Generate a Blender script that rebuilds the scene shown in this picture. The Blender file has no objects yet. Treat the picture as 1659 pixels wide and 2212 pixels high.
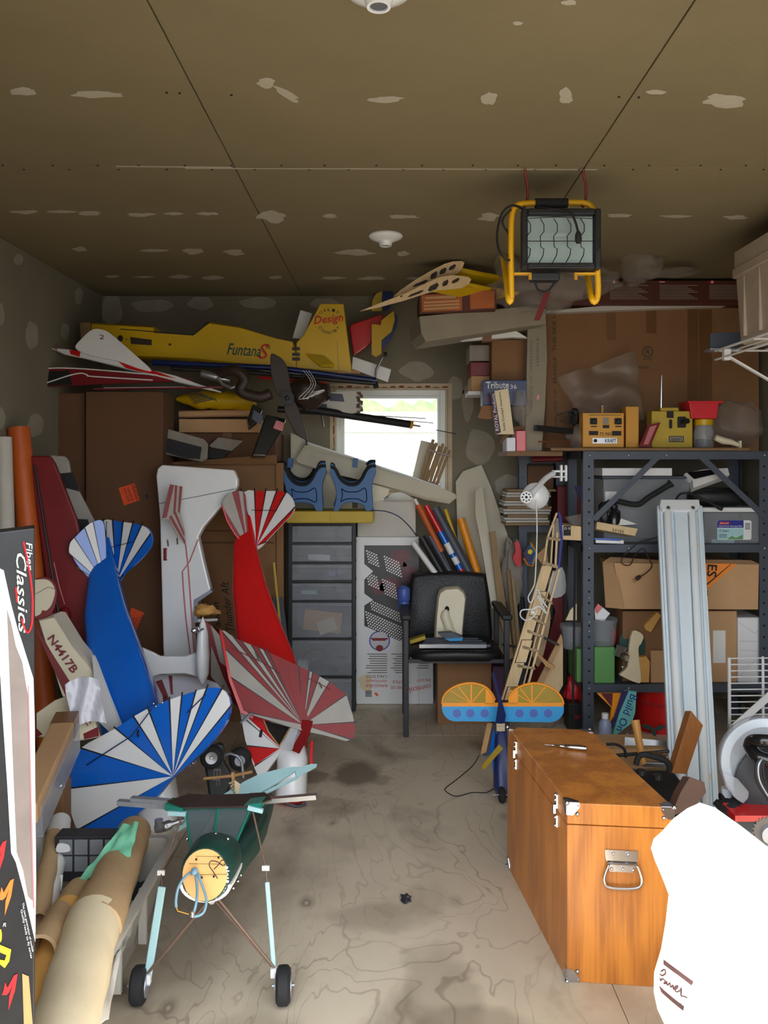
import bpy, bmesh, math, random
from mathutils import Vector, Matrix, noise
R = random.Random(7)
V = Vector
SC = bpy.context.scene
COL = SC.collection

# ------------------------------------------------------------------ camera
CAMZ, F, VX, VY = 1.45, 1800.0, 841.0, 1000.0
cam = bpy.data.cameras.new('camera'); camo = bpy.data.objects.new('camera', cam); COL.objects.link(camo)
camo.location = (0, 0, CAMZ); camo.rotation_euler = (math.pi/2, 0, 0)
cam.sensor_fit = 'VERTICAL'; cam.sensor_height = 36.0; cam.sensor_width = 27.0
cam.lens = 36.0*F/2212.0
cam.shift_x = (829.5-VX)/2212.0; cam.shift_y = (VY-1106.0)*-1/2212.0*-1
cam.clip_start = 0.05; cam.clip_end = 200
SC.camera = camo

# ------------------------------------------------------------------ world, sun, exposure
w = bpy.data.worlds.new('sky'); SC.world = w; w.use_nodes = True
wn = w.node_tree.nodes; wl = w.node_tree.links
bg = wn['Background']; sky = wn.new('ShaderNodeTexSky'); sky.sky_type = 'HOSEK_WILKIE'
sky.sun_direction = (-0.35, -0.5, 0.85); sky.turbidity = 5.0; sky.ground_albedo = 0.4
mixn = wn.new('ShaderNodeMix'); mixn.data_type = 'RGBA'; mixn.inputs[0].default_value = 0.6
mixn.inputs[7].default_value = (0.62, 0.64, 0.66, 1)
wl.new(sky.outputs[0], mixn.inputs[6]); wl.new(mixn.outputs[2], bg.inputs[0]); bg.inputs[1].default_value = 5.4
sun = bpy.data.lights.new('sun', 'SUN'); suno = bpy.data.objects.new('sun', sun); COL.objects.link(suno)
sun.energy = 10.0; sun.angle = math.radians(0.6); sun.color = (1, .97, .92)
SUNDIR = V((0.52, 0.80, -1.9)).normalized()
suno.rotation_euler = SUNDIR.to_track_quat('-Z', 'Y').to_euler()
SC.view_settings.view_transform = 'Standard'; SC.view_settings.look = 'None'
SC.view_settings.gamma = 1.0; SC.view_settings.use_curve_mapping = False
SC.view_settings.exposure = 0.68
SC.cycles.max_bounces = 8; SC.cycles.diffuse_bounces = 4; SC.cycles.glossy_bounces = 3
SC.cycles.transparent_max_bounces = 12; SC.cycles.caustics_reflective = False; SC.cycles.caustics_refractive = False

# ------------------------------------------------------------------ helpers
def P(x, y, Y): return V(((x-VX)*Y/F, Y, CAMZ-(y-VY)*Y/F))
class PL:
    """plane Y = Y0 + a(X-X0) + s(Z-Z0) through the point seen at x,y at depth Y"""
    def __init__(s, x, y, Y, a=0., t=0.):
        s.p = P(x, y, Y); s.n = V((a, -1, t)).normalized()
    def __call__(s, x, y, off=0.):
        d = V(((x-VX)/F, 1, -(y-VY)/F)); c = V((0, 0, CAMZ))
        return c + d*(s.n.dot(s.p-c)/s.n.dot(d)) + s.n*off
class HP:
    """horizontal plane at height z"""
    def __init__(s, z): s.z = z; s.n = V((0, 0, 1))
    def __call__(s, x, y, off=0.):
        d = V(((x-VX)/F, 1, -(y-VY)/F)); return V((0, 0, CAMZ)) + d*((s.z-CAMZ)/d.z) + s.n*off
def cat(pts, k=6, closed=True):
    out = []; n = len(pts); dim = len(pts[0]); rng = range(n) if closed else range(n-1)
    for i in rng:
        g = (lambda j: pts[j % n]) if closed else (lambda j: pts[max(0, min(n-1, j))])
        p0, p1, p2, p3 = g(i-1), g(i), g(i+1), g(i+2)
        for q in range(k):
            t = q/k
            out.append(tuple(.5*((2*p1[c])+(-p0[c]+p2[c])*t+(2*p0[c]-5*p1[c]+4*p2[c]-p3[c])*t*t+(-p0[c]+3*p1[c]-3*p2[c]+p3[c])*t**3) for c in range(dim)))
    if not closed: out.append(tuple(pts[-1]))
    return out
MATS = {}
def lin(c):
    c = c/255.; return c/12.92 if c <= .04045 else ((c+.055)/1.055)**2.4
def mat(name, col, rough=.6, metal=0., var=.12, scale=6., bump=0., alpha=1., bscale=None, coat=0., trans=0., grain=None, emit=0.):
    m = bpy.data.materials.new(name); m.use_nodes = True; MATS[name] = m
    nt = m.node_tree; N = nt.nodes; L = nt.links; b = N['Principled BSDF']
    rgb = [lin(c) for c in col]
    b.inputs['Roughness'].default_value = rough; b.inputs['Metallic'].default_value = metal
    b.inputs['Alpha'].default_value = alpha; b.inputs['Coat Weight'].default_value = coat
    b.inputs['Transmission Weight'].default_value = trans
    tc = N.new('ShaderNodeTexCoord'); mp = N.new('ShaderNodeMapping'); L.new(tc.outputs['Object'], mp.inputs[0])
    if grain: mp.inputs['Scale'].default_value = grain
    nz = N.new('ShaderNodeTexNoise'); nz.inputs['Scale'].default_value = scale; nz.inputs['Detail'].default_value = 6
    nz.inputs['Roughness'].default_value = .6
    L.new(mp.outputs[0], nz.inputs[0])
    cr = N.new('ShaderNodeValToRGB'); L.new(nz.outputs[0], cr.inputs[0])
    cr.color_ramp.elements[0].position = .3; cr.color_ramp.elements[1].position = .7
    cr.color_ramp.elements[0].color = (*[max(0, c*(1-var)) for c in rgb], 1)
    cr.color_ramp.elements[1].color = (*[min(1, c*(1+var)) for c in rgb], 1)
    L.new(cr.outputs[0], b.inputs['Base Color'])
    if bump:
        bp = N.new('ShaderNodeBump'); bp.inputs['Strength'].default_value = bump; bp.inputs['Distance'].default_value = .01
        n2 = N.new('ShaderNodeTexNoise'); n2.inputs['Scale'].default_value = bscale or scale*4; n2.inputs['Detail'].default_value = 5
        L.new(mp.outputs[0], n2.inputs[0]); L.new(n2.outputs[0], bp.inputs['Height']); L.new(bp.outputs[0], b.inputs['Normal'])
    return m
class G:
    def __init__(s): s.v = []; s.f = []; s.m = []
    def add(s, vs, fs, m=0):
        o = len(s.v); s.v += [V(p) for p in vs]
        for f in fs: s.f.append([i+o for i in f]); s.m.append(m)
        return s
    def prism(s, pts, vec, m=0, side=None):
        n = len(pts); vec = V(vec); pts = [V(p) for p in pts]
        s.add(pts+[p+vec for p in pts], [list(range(n)), list(range(2*n-1, n-1, -1))], m)
        o = len(s.v)-2*n
        for i in range(n):
            s.f.append([o+i, o+(i+1) % n, o+n+(i+1) % n, o+n+i]); s.m.append(m if side is None else side)
        return s
    def plate(s, pl, pts, th, m=0, off=0., side=None):
        return s.prism([pl(x, y, off) for x, y in pts], -pl.n*th, m, side)
    def decal(s, pl, pts, m=0, off=.0012):
        return s.prism([pl(x, y, off) for x, y in pts], -pl.n*.0008, m)
    def box(s, c, size, m=0, rot=None):
        x, y, z = [q/2 for q in size]; Q = rot if rot else Matrix.Identity(3); c = V(c)
        vs = [c+Q@V((a*x, b*y, d*z)) for a in (-1, 1) for b in (-1, 1) for d in (-1, 1)]
        return s.add(vs, [(0, 1, 3, 2), (4, 6, 7, 5), (0, 4, 5, 1), (2, 3, 7, 6), (0, 2, 6, 4), (1, 5, 7, 3)], m)
    def bb(s, a, b, m=0):
        a, b = V(a), V(b); return s.box((a+b)/2, b-a, m)
    def pbox(s, x0, y0, x1, y1, Y, d, m=0):
        a = P(x0, y1, Y); b = P(x1, y0, Y); return s.bb(a, b+V((0, d, 0)), m)
    def beam(s, a, b, wd, th, m=0, up=(0, 0, 1)):
        a, b = V(a), V(b); u = (b-a); L = u.length; u.normalize(); up = V(up)
        if abs(u.dot(up)) > .98: up = V((0, 1, 0))
        r = u.cross(up).normalized(); q = r.cross(u)
        return s.box((a+b)/2, (L, wd, th), m, Matrix((u, r, q)).transposed())
    def loft(s, rings, m=0, cap=True, closed=True):
        o = len(s.v); n = len(rings[0])
        for r in rings: s.v += [V(p) for p in r]
        for i in range(len(rings)-1):
            for j in range(n if closed else n-1):
                a = o+i*n+j; b = o+i*n+(j+1) % n
                s.f.append([a, b, b+n, a+n]); s.m.append(m)
        if cap:
            s.f.append([o+j for j in range(n)][::-1]); s.m.append(m)
            s.f.append([o+(len(rings)-1)*n+j for j in range(n)]); s.m.append(m)
        return s
    def tube(s, pts, r, m=0, n=8, cap=True):
        pts = [V(p) for p in pts]; rr = r if isinstance(r, (list, tuple)) else [r]*len(pts)
        t0 = (pts[1]-pts[0]).normalized(); up = V((0, 0, 1)) if abs(t0.z) < .9 else V((0, 1, 0))
        rings = []; u = t0.cross(up).normalized()
        for i, p in enumerate(pts):
            t = (pts[min(i+1, len(pts)-1)]-pts[max(i-1, 0)]).normalized()
            u = (u-t*u.dot(t)).normalized(); q = t.cross(u)
            rings.append([p+(u*math.cos(a)+q*math.sin(a))*rr[i] for a in [2*math.pi*k/n for k in range(n)]])
        return s.loft(rings, m, cap)
    def lathe(s, o, ax, prof, m=0, n=20, u=None, sq=1.):
        """prof: (distance along axis, radius)"""
        o = V(o); ax = V(ax).normalized(); u = V(u) if u else (V((1, 0, 0)) if abs(ax.x) < .9 else V((0, 1, 0)))
        u = (u-ax*u.dot(ax)).normalized(); q = ax.cross(u)
        return s.loft([[o+ax*d+(u*math.cos(a)+q*math.sin(a)*sq)*max(r, 1e-4) for a in [2*math.pi*k/n for k in range(n)]] for d, r in prof], m)
    def ball(s, c, r, m=0, n=12, rot=None, wob=0., seed=0, pw=1.):
        c = V(c); r = V(r) if hasattr(r, '__len__') else V((r, r, r)); rings = []
        for i in range(n+1):
            th = math.pi*max(.02, min(.98, i/n)) if i in (0, n) else math.pi*i/n
            ring = []
            for j in range(n*2):
                ph = math.pi*j/n
                d = V((math.sin(th)*math.cos(ph), math.sin(th)*math.sin(ph), math.cos(th)))
                if pw != 1: d = V([math.copysign(abs(k)**pw, k) for k in d])
                k = 1+wob*(noise.noise(d*1.7+V((seed, 0, 0)))+.6*noise.noise(d*5+V((0, seed, 0)))+.35*abs(noise.noise(d*11+V((0, seed, 3)))))
                p = V((d.x*r.x, d.y*r.y, d.z*r.z))*k
                ring.append(c+(rot@p if rot else p))
            rings.append(ring)
        return s.loft(rings, m)
    def build(s, name, mats, parent=None, smooth=None, bevel=0., label=None, keep=False, base=None):
        if isinstance(mats, str): mats = [mats]
        me = bpy.data.meshes.new(name)
        if parent is not None: org = V(parent['_o'])
        elif base is not None: org = V(base)
        else:
            xs = [p.x for p in s.v]; ys = [p.y for p in s.v]; zs = [p.z for p in s.v]
            org = V(((min(xs)+max(xs))/2, (min(ys)+max(ys))/2, min(zs)))
        me.from_pydata([tuple(p-org) for p in s.v], [], s.f)
        for i, k in enumerate(s.m): me.polygons[i].material_index = k
        for k in mats: me.materials.append(MATS[k])
        bm = bmesh.new(); bm.from_mesh(me); bmesh.ops.recalc_face_normals(bm, faces=bm.faces); bm.to_mesh(me); bm.free()
        if smooth:
            me.polygons.foreach_set('use_smooth', [True]*len(me.polygons)); me.set_sharp_from_angle(angle=math.radians(smooth))
        o = bpy.data.objects.new(name, me); COL.objects.link(o)
        if parent is not None: o.parent = parent
        else: o.location = org
        o['_o'] = tuple(org)
        if bevel:
            b = o.modifiers.new('bevel', 'BEVEL'); b.width = bevel; b.segments = 2; b.limit_method = 'ANGLE'
        if label: o['label'] = label
        return o
def tag(o, label, catg, group=None):
    o['label'] = label; o['category'] = catg
    if group: o['group'] = group
    return o
def thing(name, label, catg, base, group=None):
    o = bpy.data.objects.new(name, None); COL.objects.link(o); o.location = base; o.empty_display_size = .05
    o['_o'] = tuple(V(base)); return tag(o, label, catg, group)
def one(g, name, m, label, catg, group=None, **k): return tag(g.build(name, m, **k), label, catg, group)
def struct(o): o['kind'] = 'structure'; return o
def clip(poly, a, b, keep):
    """keep the part of poly on the side of line a->b given by sign keep"""
    out = []; n = len(poly)
    sd = lambda p: ((b[0]-a[0])*(p[1]-a[1])-(b[1]-a[1])*(p[0]-a[0]))*keep
    for i in range(n):
        p, q = poly[i], poly[(i+1) % n]; sp, sq = sd(p), sd(q)
        if sp >= 0: out.append(p)
        if (sp > 0 > sq) or (sp < 0 < sq):
            t = sp/(sp-sq); out.append((p[0]+(q[0]-p[0])*t, p[1]+(q[1]-p[1])*t))
    return out
def fan(g, pl, outline, apex, rays, ms, line=None, lw=3., off=.0012):
    """colour wedges of a plate: wedge i lies between rays[i] and rays[i+1] (points on the outline, in order)"""
    for i, m in enumerate(ms):
        if m is None: continue
        a, b = rays[i], rays[i+1]
        sg = (a[0]-apex[0])*(b[1]-apex[1])-(a[1]-apex[1])*(b[0]-apex[0]); k = 1 if sg > 0 else -1
        p = clip(clip(outline, apex, a, k), apex, b, -k)
        if len(p) > 2: g.decal(pl, p, m, off)
    if line is not None:
        for r in rays:
            dx, dy = r[0]-apex[0], r[1]-apex[1]; L = math.hypot(dx, dy) or 1
            nx, ny = -dy/L*lw/2, dx/L*lw/2
            g.decal(pl, [(apex[0], apex[1]), (r[0]+nx, r[1]+ny), (r[0]-nx, r[1]-ny)], line, off+.0006)
def txt(pl, body, p0, p1, h, m, parent, name='lettering', shear=0., off=.0025, label=None, fit=True, bold=0.):
    cu = bpy.data.curves.new('t', 'FONT'); cu.body = body; cu.resolution_u = 2; cu.shear = shear; cu.offset = bold
    to = bpy.data.objects.new('t', cu); me = bpy.data.meshes.new_from_object(to)
    bpy.data.objects.remove(to); bpy.data.curves.remove(cu)
    if not me.vertices: return
    xs = [v.co.x for v in me.vertices]; ys = [v.co.y for v in me.vertices]
    x0, x1, y0, y1 = min(xs), max(xs), min(ys), max(ys)
    o = pl(*p0, off); e = pl(*p1, off); u = (e-o); W = u.length; u.normalize(); n = pl.n; v = n.cross(u).normalized()
    H = h*o.y/F
    org = V(parent['_o'])
    for q in me.vertices:
        q.co = o+u*((q.co.x-x0)/(x1-x0)*W)+v*((q.co.y-y0)/(y1-y0)*H)-org
    me.materials.append(MATS[m]); ob = bpy.data.objects.new(name, me); COL.objects.link(ob); ob.parent = parent; ob['_o'] = tuple(org)
    if label: ob['label'] = label
    return ob
def script(pl, words, m, parent, r=.0012, name='lettering'):
    """handwritten strokes: list of pixel polylines"""
    g = G()
    for w_ in words: g.tube([pl(x, y, r*.6) for x, y in cat(w_, 4, False)], r, 0, 5)
    return g.build(name, m, parent)
def rect(x0, y0, x1, y1): return [(x0, y0), (x1, y0), (x1, y1), (x0, y1)]
def rrect(x0, y0, x1, y1, r, k=4):
    o = []
    for cx, cy, a in ((x1-r, y0+r, -90), (x1-r, y1-r, 0), (x0+r, y1-r, 90), (x0+r, y0+r, 180)):
        for i in range(k+1):
            t = math.radians(a+90*i/k); o.append((cx+r*math.cos(t), cy+r*math.sin(t)))
    return o
def disc(cx, cy, rx, ry=None, k=18): ry = ry or rx; return [(cx+rx*math.cos(2*math.pi*i/k), cy+ry*math.sin(2*math.pi*i/k)) for i in range(k)]
def blob(cx, cy, rx, ry, seed, k=18, rough=.35):
    return [(cx+rx*math.cos(t)*(1+rough*noise.noise(V((math.cos(t)*1.5, math.sin(t)*1.5, seed*3.3)))*2), cy+ry*math.sin(t)*(1+rough*noise.noise(V((math.cos(t)*1.5, math.sin(t)*1.5, seed*3.3+9)))*2)) for t in [2*math.pi*i/k for i in range(k)]]
def carton(name, label, x0, y0, x1, y1, Y, d, m='card', tape=True, group=None, catg='box', yaw=0., flaps=False):
    a = P(x0, y1, Y); b = P(x1, y0, Y)
    if a.z < .03: a.z = 0.
    t = thing(name, label, catg, ((a.x+b.x)/2, Y+d/2, a.z), group)
    G().bb(a, (b.x, Y+d, b.z)).build('body', m, t, bevel=.004)
    if tape:
        cx = (a.x+b.x)/2; w_ = min(.05, (b.x-a.x)*.2)
        g = G().bb((cx-w_/2, Y-.001, b.z-min(.08, (b.z-a.z)*.25)), (cx+w_/2, Y, b.z)).bb((cx-w_/2, Y, b.z), (cx+w_/2, Y+d, b.z+.001))
        g.build('tape', 'tape', t)
    if flaps:
        g = G(); h = .05
        g.prism([(a.x, Y, b.z), (b.x, Y, b.z), (b.x-.02, Y-.05, b.z+h), (a.x+.02, Y-.05, b.z+h)], (0, .004, 0))
        g.build('flap', m, t)
    return t

# ------------------------------------------------------------------ materials
mat('drywall', (128, 121, 104), .92, var=.07, scale=2.2, bump=.08, bscale=60)
mat('drywall_ceiling', (124, 111, 82), .95, var=.08, scale=1.8, bump=.1, bscale=70)
mat('compound', (176, 168, 150), .9, var=.08, scale=9, bump=.15, bscale=40)
mat('compound_wall', (158, 151, 136), .9, var=.1, scale=9)
mat('joint', (70, 62, 48), .95)
mat('card', (138, 100, 66), .85, var=.08, scale=3, bump=.05)
mat('card_dark', (104, 72, 48), .85, var=.1, scale=3)
mat('card_light', (196, 155, 112), .85, var=.07, scale=3)
mat('card_print', (86, 40, 28), .6, var=.1, scale=5)
mat('card_orange', (176, 98, 50), .7, var=.15, scale=8)
mat('card_white', (205, 200, 190), .7, var=.05)
mat('card_dusty', (150, 140, 122), .85, var=.1, scale=5)
mat('smoked', (104, 116, 118), .15, alpha=.6, var=.1)
mat('tape', (122, 82, 48), .35, var=.1, scale=8)
mat('tape_faint', (118, 82, 50), .3, var=.06)
mat('white', (232, 232, 232), .4, var=.03)
mat('white_gloss', (238, 240, 242), .22, var=.02, coat=.3)
mat('cream', (222, 212, 184), .45, var=.05)
mat('foam', (205, 198, 178), .8, var=.05, bump=.05)
mat('paper', (235, 233, 228), .8, var=.04)
mat('paper_dusty', (196, 192, 182), .85, var=.08)
mat('kraft', (196, 164, 122), .8, var=.1, scale=9, bump=.25, bscale=14)
mat('tracing', (232, 214, 178), .75, var=.1, scale=5, bump=.2, bscale=10)
mat('green_paper', (128, 208, 170), .8, var=.08, bump=.2, bscale=8)
mat('yellow', (208, 168, 10), .4, var=.07, scale=4)
mat('yellow_dull', (190, 162, 50), .55, var=.1)
mat('yellow_pipe', (240, 180, 20), .4, var=.06)
mat('orange', (240, 150, 20), .4, var=.06)
mat('orange_tube', (196, 92, 30), .5, var=.1)
mat('orange_label', (245, 88, 40), .6, var=.05)
mat('gold', (212, 150, 40), .45, var=.06)
mat('film_amber', (168, 140, 24), .3, var=.05, alpha=.85)
mat('red', (205, 24, 26), .3, var=.05, coat=.3)
mat('red_dark', (120, 20, 26), .45, var=.12)
mat('red_film', (132, 12, 14), .5, var=.14, scale=8)
mat('grey_film', (160, 155, 147), .5, var=.08, scale=8)
mat('red_plastic', (215, 40, 50), .45, var=.05)
mat('blue', (8, 100, 205), .22, var=.05, coat=.5)
mat('blue_dark', (22, 38, 92), .35, var=.1)
mat('blue_plastic', (44, 96, 150), .45, var=.07)
mat('sky_blue', (40, 150, 212), .4, var=.05, bump=.03)
mat('violet_blue', (74, 98, 176), .4, var=.04)
mat('pale_blue', (168, 208, 214), .35, var=.05)
mat('light_film', (196, 196, 206), .25, var=.04, coat=.3)
mat('black', (24, 24, 26), .5, var=.2)
mat('black_gloss', (20, 22, 24), .22, var=.2, coat=.3)
mat('black_leather', (26, 26, 28), .42, var=.2, bump=.25, bscale=120)
mat('black_rubber', (30, 30, 32), .8, var=.2)
mat('brown_dark', (52, 38, 30), .55, var=.2)
mat('steel_grey', (74, 80, 92), .5, var=.08, metal=.2)
mat('steel_dark', (48, 48, 52), .5, var=.1)
mat('chrome', (190, 190, 195), .16, metal=1., var=.03)
mat('metal', (170, 172, 175), .32, metal=.9, var=.08)
mat('galv', (165, 170, 180), .35, metal=.6, var=.2, scale=20)
mat('wire', (120, 98, 84), .5, metal=.3, var=.1)
mat('copper', (150, 90, 50), .4, metal=.5)
mat('hole', (8, 8, 8), .9)
mat('ink', (30, 28, 28), .7)
mat('ink_grey', (110, 104, 98), .7)
mat('ink_red', (200, 30, 36), .6)
mat('ink_brown', (56, 26, 24), .8)
mat('ink_blue', (36, 44, 140), .5)
mat('ink_white', (235, 235, 235), .5)
mat('ink_yellow', (250, 220, 40), .5)
mat('ink_orange', (250, 120, 40), .5)
mat('trim_red', (196, 120, 122), .4)
mat('green_box', (96, 152, 84), .55, var=.06)
mat('green_dark', (28, 70, 62), .5, var=.15)
mat('green_canvas', (18, 60, 52), .5, var=.3, scale=10)
mat('teal_edge', (30, 120, 104), .3, var=.2)
mat('aqua', (120, 205, 200), .5, var=.08)
mat('navy', (44, 40, 96), .5)
mat('magenta', (70, 36, 70), .6)
mat('bottle', (150, 160, 190), .3, alpha=.85, var=.05)
mat('balsa', (226, 196, 150), .7, var=.1, scale=3, grain=(14, 14, 1.5))
mat('balsa_dark', (176, 150, 116), .7, var=.12)
mat('pine', (196, 150, 96), .6, var=.12, scale=4, grain=(12, 12, 1))
mat('lath', (150, 122, 86), .7, var=.15, scale=4, grain=(12, 12, 1))
mat('handle_wood', (214, 150, 76), .4, var=.1)
mat('plank_brown', (150, 92, 40), .5, var=.15, grain=(10, 10, 1))
mat('plank_dark', (98, 72, 58), .7, var=.2)
mat('plywood_face', (232, 178, 110), .6, var=.08, scale=7)
mat('shelf_board', (128, 96, 64), .7, var=.1)
mat('clear', (235, 240, 245), .12, alpha=.22, var=.02)
mat('clear_bag', (170, 160, 150), .15, alpha=.22, var=.1, bump=.8, bscale=9)
mat('clear_grey', (180, 184, 190), .25, alpha=.4, var=.08)
mat('tote', (196, 192, 182), .35, alpha=.72, var=.05)
mat('tote_crate', (196, 180, 162), .55, var=.08, scale=14)
mat('drawer_clear', (175, 180, 188), .2, alpha=.34, var=.15, scale=12)
mat('glass', (235, 245, 245), .02, alpha=.12, var=.01)
mat('reflector', (190, 205, 205), .3, metal=.5, var=.25, scale=30, bump=.3, bscale=160)
mat('lamp_glass', (190, 210, 208), .15, alpha=.4, var=.1)
mat('tube_glass', (240, 244, 246), .2, var=.02, coat=.5)
mat('fixture', (226, 238, 245), .32, var=.04, coat=.3)
mat('window_pvc', (226, 230, 226), .4, var=.03)
mat('casing_wood', (196, 178, 150), .7, var=.1)
mat('rust', (130, 62, 34), .9)
mat('white_cloth', (250, 248, 246), .75, var=.01, bump=.1, bscale=14)
mat('grass', (120, 150, 90), .9, var=.2)
mat('hedge', (96, 130, 74), .9, var=.3, scale=5)
mat('concrete', (112, 110, 106), .9, var=.08)
mat('siding_white', (240, 242, 242), .8, var=.02)
mat('siding', (210, 206, 198), .8, var=.04)
mat('poster_black', (28, 24, 28), .35, var=.3, scale=12)
mat('poster_maroon', (92, 28, 40), .4, var=.3, scale=10)
mat('carton_art', (24, 23, 25), .35, var=.6, scale=9)
mat('carton_art_grey', (132, 118, 110), .4, var=.25, scale=5)
mat('varnish_plain', (150, 92, 40), .35)
mat('manila', (222, 168, 92), .75, var=.08)
mat('dust_grey', (150, 142, 132), .9, var=.2)
mat('spat', (20, 26, 26), .45, var=.2)
mat('saw_blade', (96, 92, 90), .4, metal=.5, var=.1)
mat('dark_void', (26, 22, 18), .9)

def floor_mat():
    m = bpy.data.materials.new('plywood_floor'); m.use_nodes = True; MATS['plywood_floor'] = m
    nt = m.node_tree; N = nt.nodes; L = nt.links; b = N['Principled BSDF']
    b.inputs['Roughness'].default_value = .55
    tc = N.new('ShaderNodeTexCoord')
    def nz(scale, sc=(1, 1, 1), det=5, dist=0., loc=(0, 0, 0)):
        mp = N.new('ShaderNodeMapping'); mp.inputs['Scale'].default_value = sc; mp.inputs['Location'].default_value = loc
        L.new(tc.outputs['Object'], mp.inputs[0])
        n = N.new('ShaderNodeTexNoise'); n.inputs['Scale'].default_value = scale; n.inputs['Detail'].default_value = det
        n.inputs['Distortion'].default_value = dist; L.new(mp.outputs[0], n.inputs[0]); return n.outputs[0]
    def ramp(src, stops):
        r = N.new('ShaderNodeValToRGB'); L.new(src, r.inputs[0]); e = r.color_ramp.elements
        while len(e) < len(stops): e.new(.5)
        for i, (p, c) in enumerate(stops): e[i].position = p; e[i].color = (c, c, c, 1) if not hasattr(c, '__len__') else (*[lin(k) for k in c], 1)
        return r.outputs[0]
    def mix(fac, a, bb_, mode='MIX'):
        x = N.new('ShaderNodeMix'); x.data_type = 'RGBA'; x.blend_type = mode
        if hasattr(fac, 'default_value') or not isinstance(fac, float): L.new(fac, x.inputs[0])
        else: x.inputs[0].default_value = fac
        for k, q in ((6, a), (7, bb_)):
            if isinstance(q, tuple): x.inputs[k].default_value = (*[lin(c) for c in q], 1)
            else: L.new(q, x.inputs[k])
        return x.outputs[2]
    base = ramp(nz(1.3, (1, .6, 1), 6), [(.3, (194, 180, 158)), (.5, (218, 204, 180)), (.72, (230, 217, 194))])
    # veneer contour lines
    f = nz(2.3, (1.0, .42, 1), 4, .6)
    lines = ramp(f, [(.0, 0.), (.443, 0.), (.448, .6), (.453, 0.), (.500, 0.), (.504, .4), (.508, 0.), (.549, 0.), (.553, .6), (.557, 0.), (.642, 0.), (.646, .5), (.650, 0.), (1., 0.)])
    wear = ramp(nz(1.7, (1, 1, 1), 3, 0, (3, 1, 0)), [(.38, .15), (.62, 1.)])
    fac = N.new('ShaderNodeMath'); fac.operation = 'MULTIPLY'; L.new(lines, fac.inputs[0]); L.new(wear, fac.inputs[1])
    c1 = mix(fac.outputs[0], base, (112, 88, 70))
    dirt = ramp(nz(3.1, (1, .7, 1), 8, .4, (5, 2, 0)), [(.52, 0.), (.72, .6)])
    c2 = mix(dirt, c1, (104, 86, 68))
    # knots
    vo = N.new('ShaderNodeTexVoronoi'); vo.inputs['Scale'].default_value = 4.2; mp = N.new('ShaderNodeMapping')
    mp.inputs['Scale'].default_value = (1.4, .8, 1); L.new(tc.outputs['Object'], mp.inputs[0]); L.new(mp.outputs[0], vo.inputs[0])
    vo.inputs['Randomness'].default_value = .9
    kn = ramp(vo.outputs['Distance'], [(0., .1), (.03, .25), (.05, .85), (.11, .4), (.2, 0.)])
    kk = N.new('ShaderNodeMath'); kk.operation = 'MULTIPLY'; L.new(kn, kk.inputs[0])
    L.new(ramp(nz(2.9, (1, 1, 1), 2, 0, (9, 4, 0)), [(.48, 0.), (.56, .75)]), kk.inputs[1])
    c3 = mix(kk.outputs[0], c2, (84, 66, 58))
    for (sx, sy, rx_, ry_, am) in ((-.07, 3.98, .13, .2, .75), (-.27, 3.93, .1, .1, .6), (.05, 3.9, .06, .08, .4), (.5, 1.9, .25, .2, .3), (-.62, 2.85, .28, .8, .6), (.22, 2.35, .12, .3, .35), (.3, 2.2, .2, .12, .4), (-.25, 2.15, .12, .2, .35), (.05, 2.75, .16, .12, .3)):
        m2 = N.new('ShaderNodeMapping'); m2.vector_type = 'TEXTURE'; m2.inputs['Location'].default_value = (sx, sy, 0); m2.inputs['Scale'].default_value = (rx_, ry_, 10)
        ad = N.new('ShaderNodeVectorMath'); ad.operation = 'MULTIPLY_ADD'; n9 = N.new('ShaderNodeTexNoise'); n9.inputs['Scale'].default_value = 7; L.new(tc.outputs['Object'], n9.inputs[0])
        L.new(n9.outputs['Color'], ad.inputs[0]); ad.inputs[1].default_value = (.16, .16, 0); L.new(tc.outputs['Object'], ad.inputs[2]); L.new(ad.outputs[0], m2.inputs[0])
        ln = N.new('ShaderNodeVectorMath'); ln.operation = 'LENGTH'; L.new(m2.outputs[0], ln.inputs[0])
        c3 = mix(ramp(ln.outputs['Value'], [(.6, am), (1., 0.)]), c3, (104, 88, 68))
    L.new(c3, b.inputs['Base Color'])
    bp = N.new('ShaderNodeBump'); bp.inputs['Strength'].default_value = .12; bp.inputs['Distance'].default_value = .005
    L.new(nz(30, (3, .5, 1), 6), bp.inputs['Height']); L.new(bp.outputs[0], b.inputs['Normal'])
floor_mat()
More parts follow.
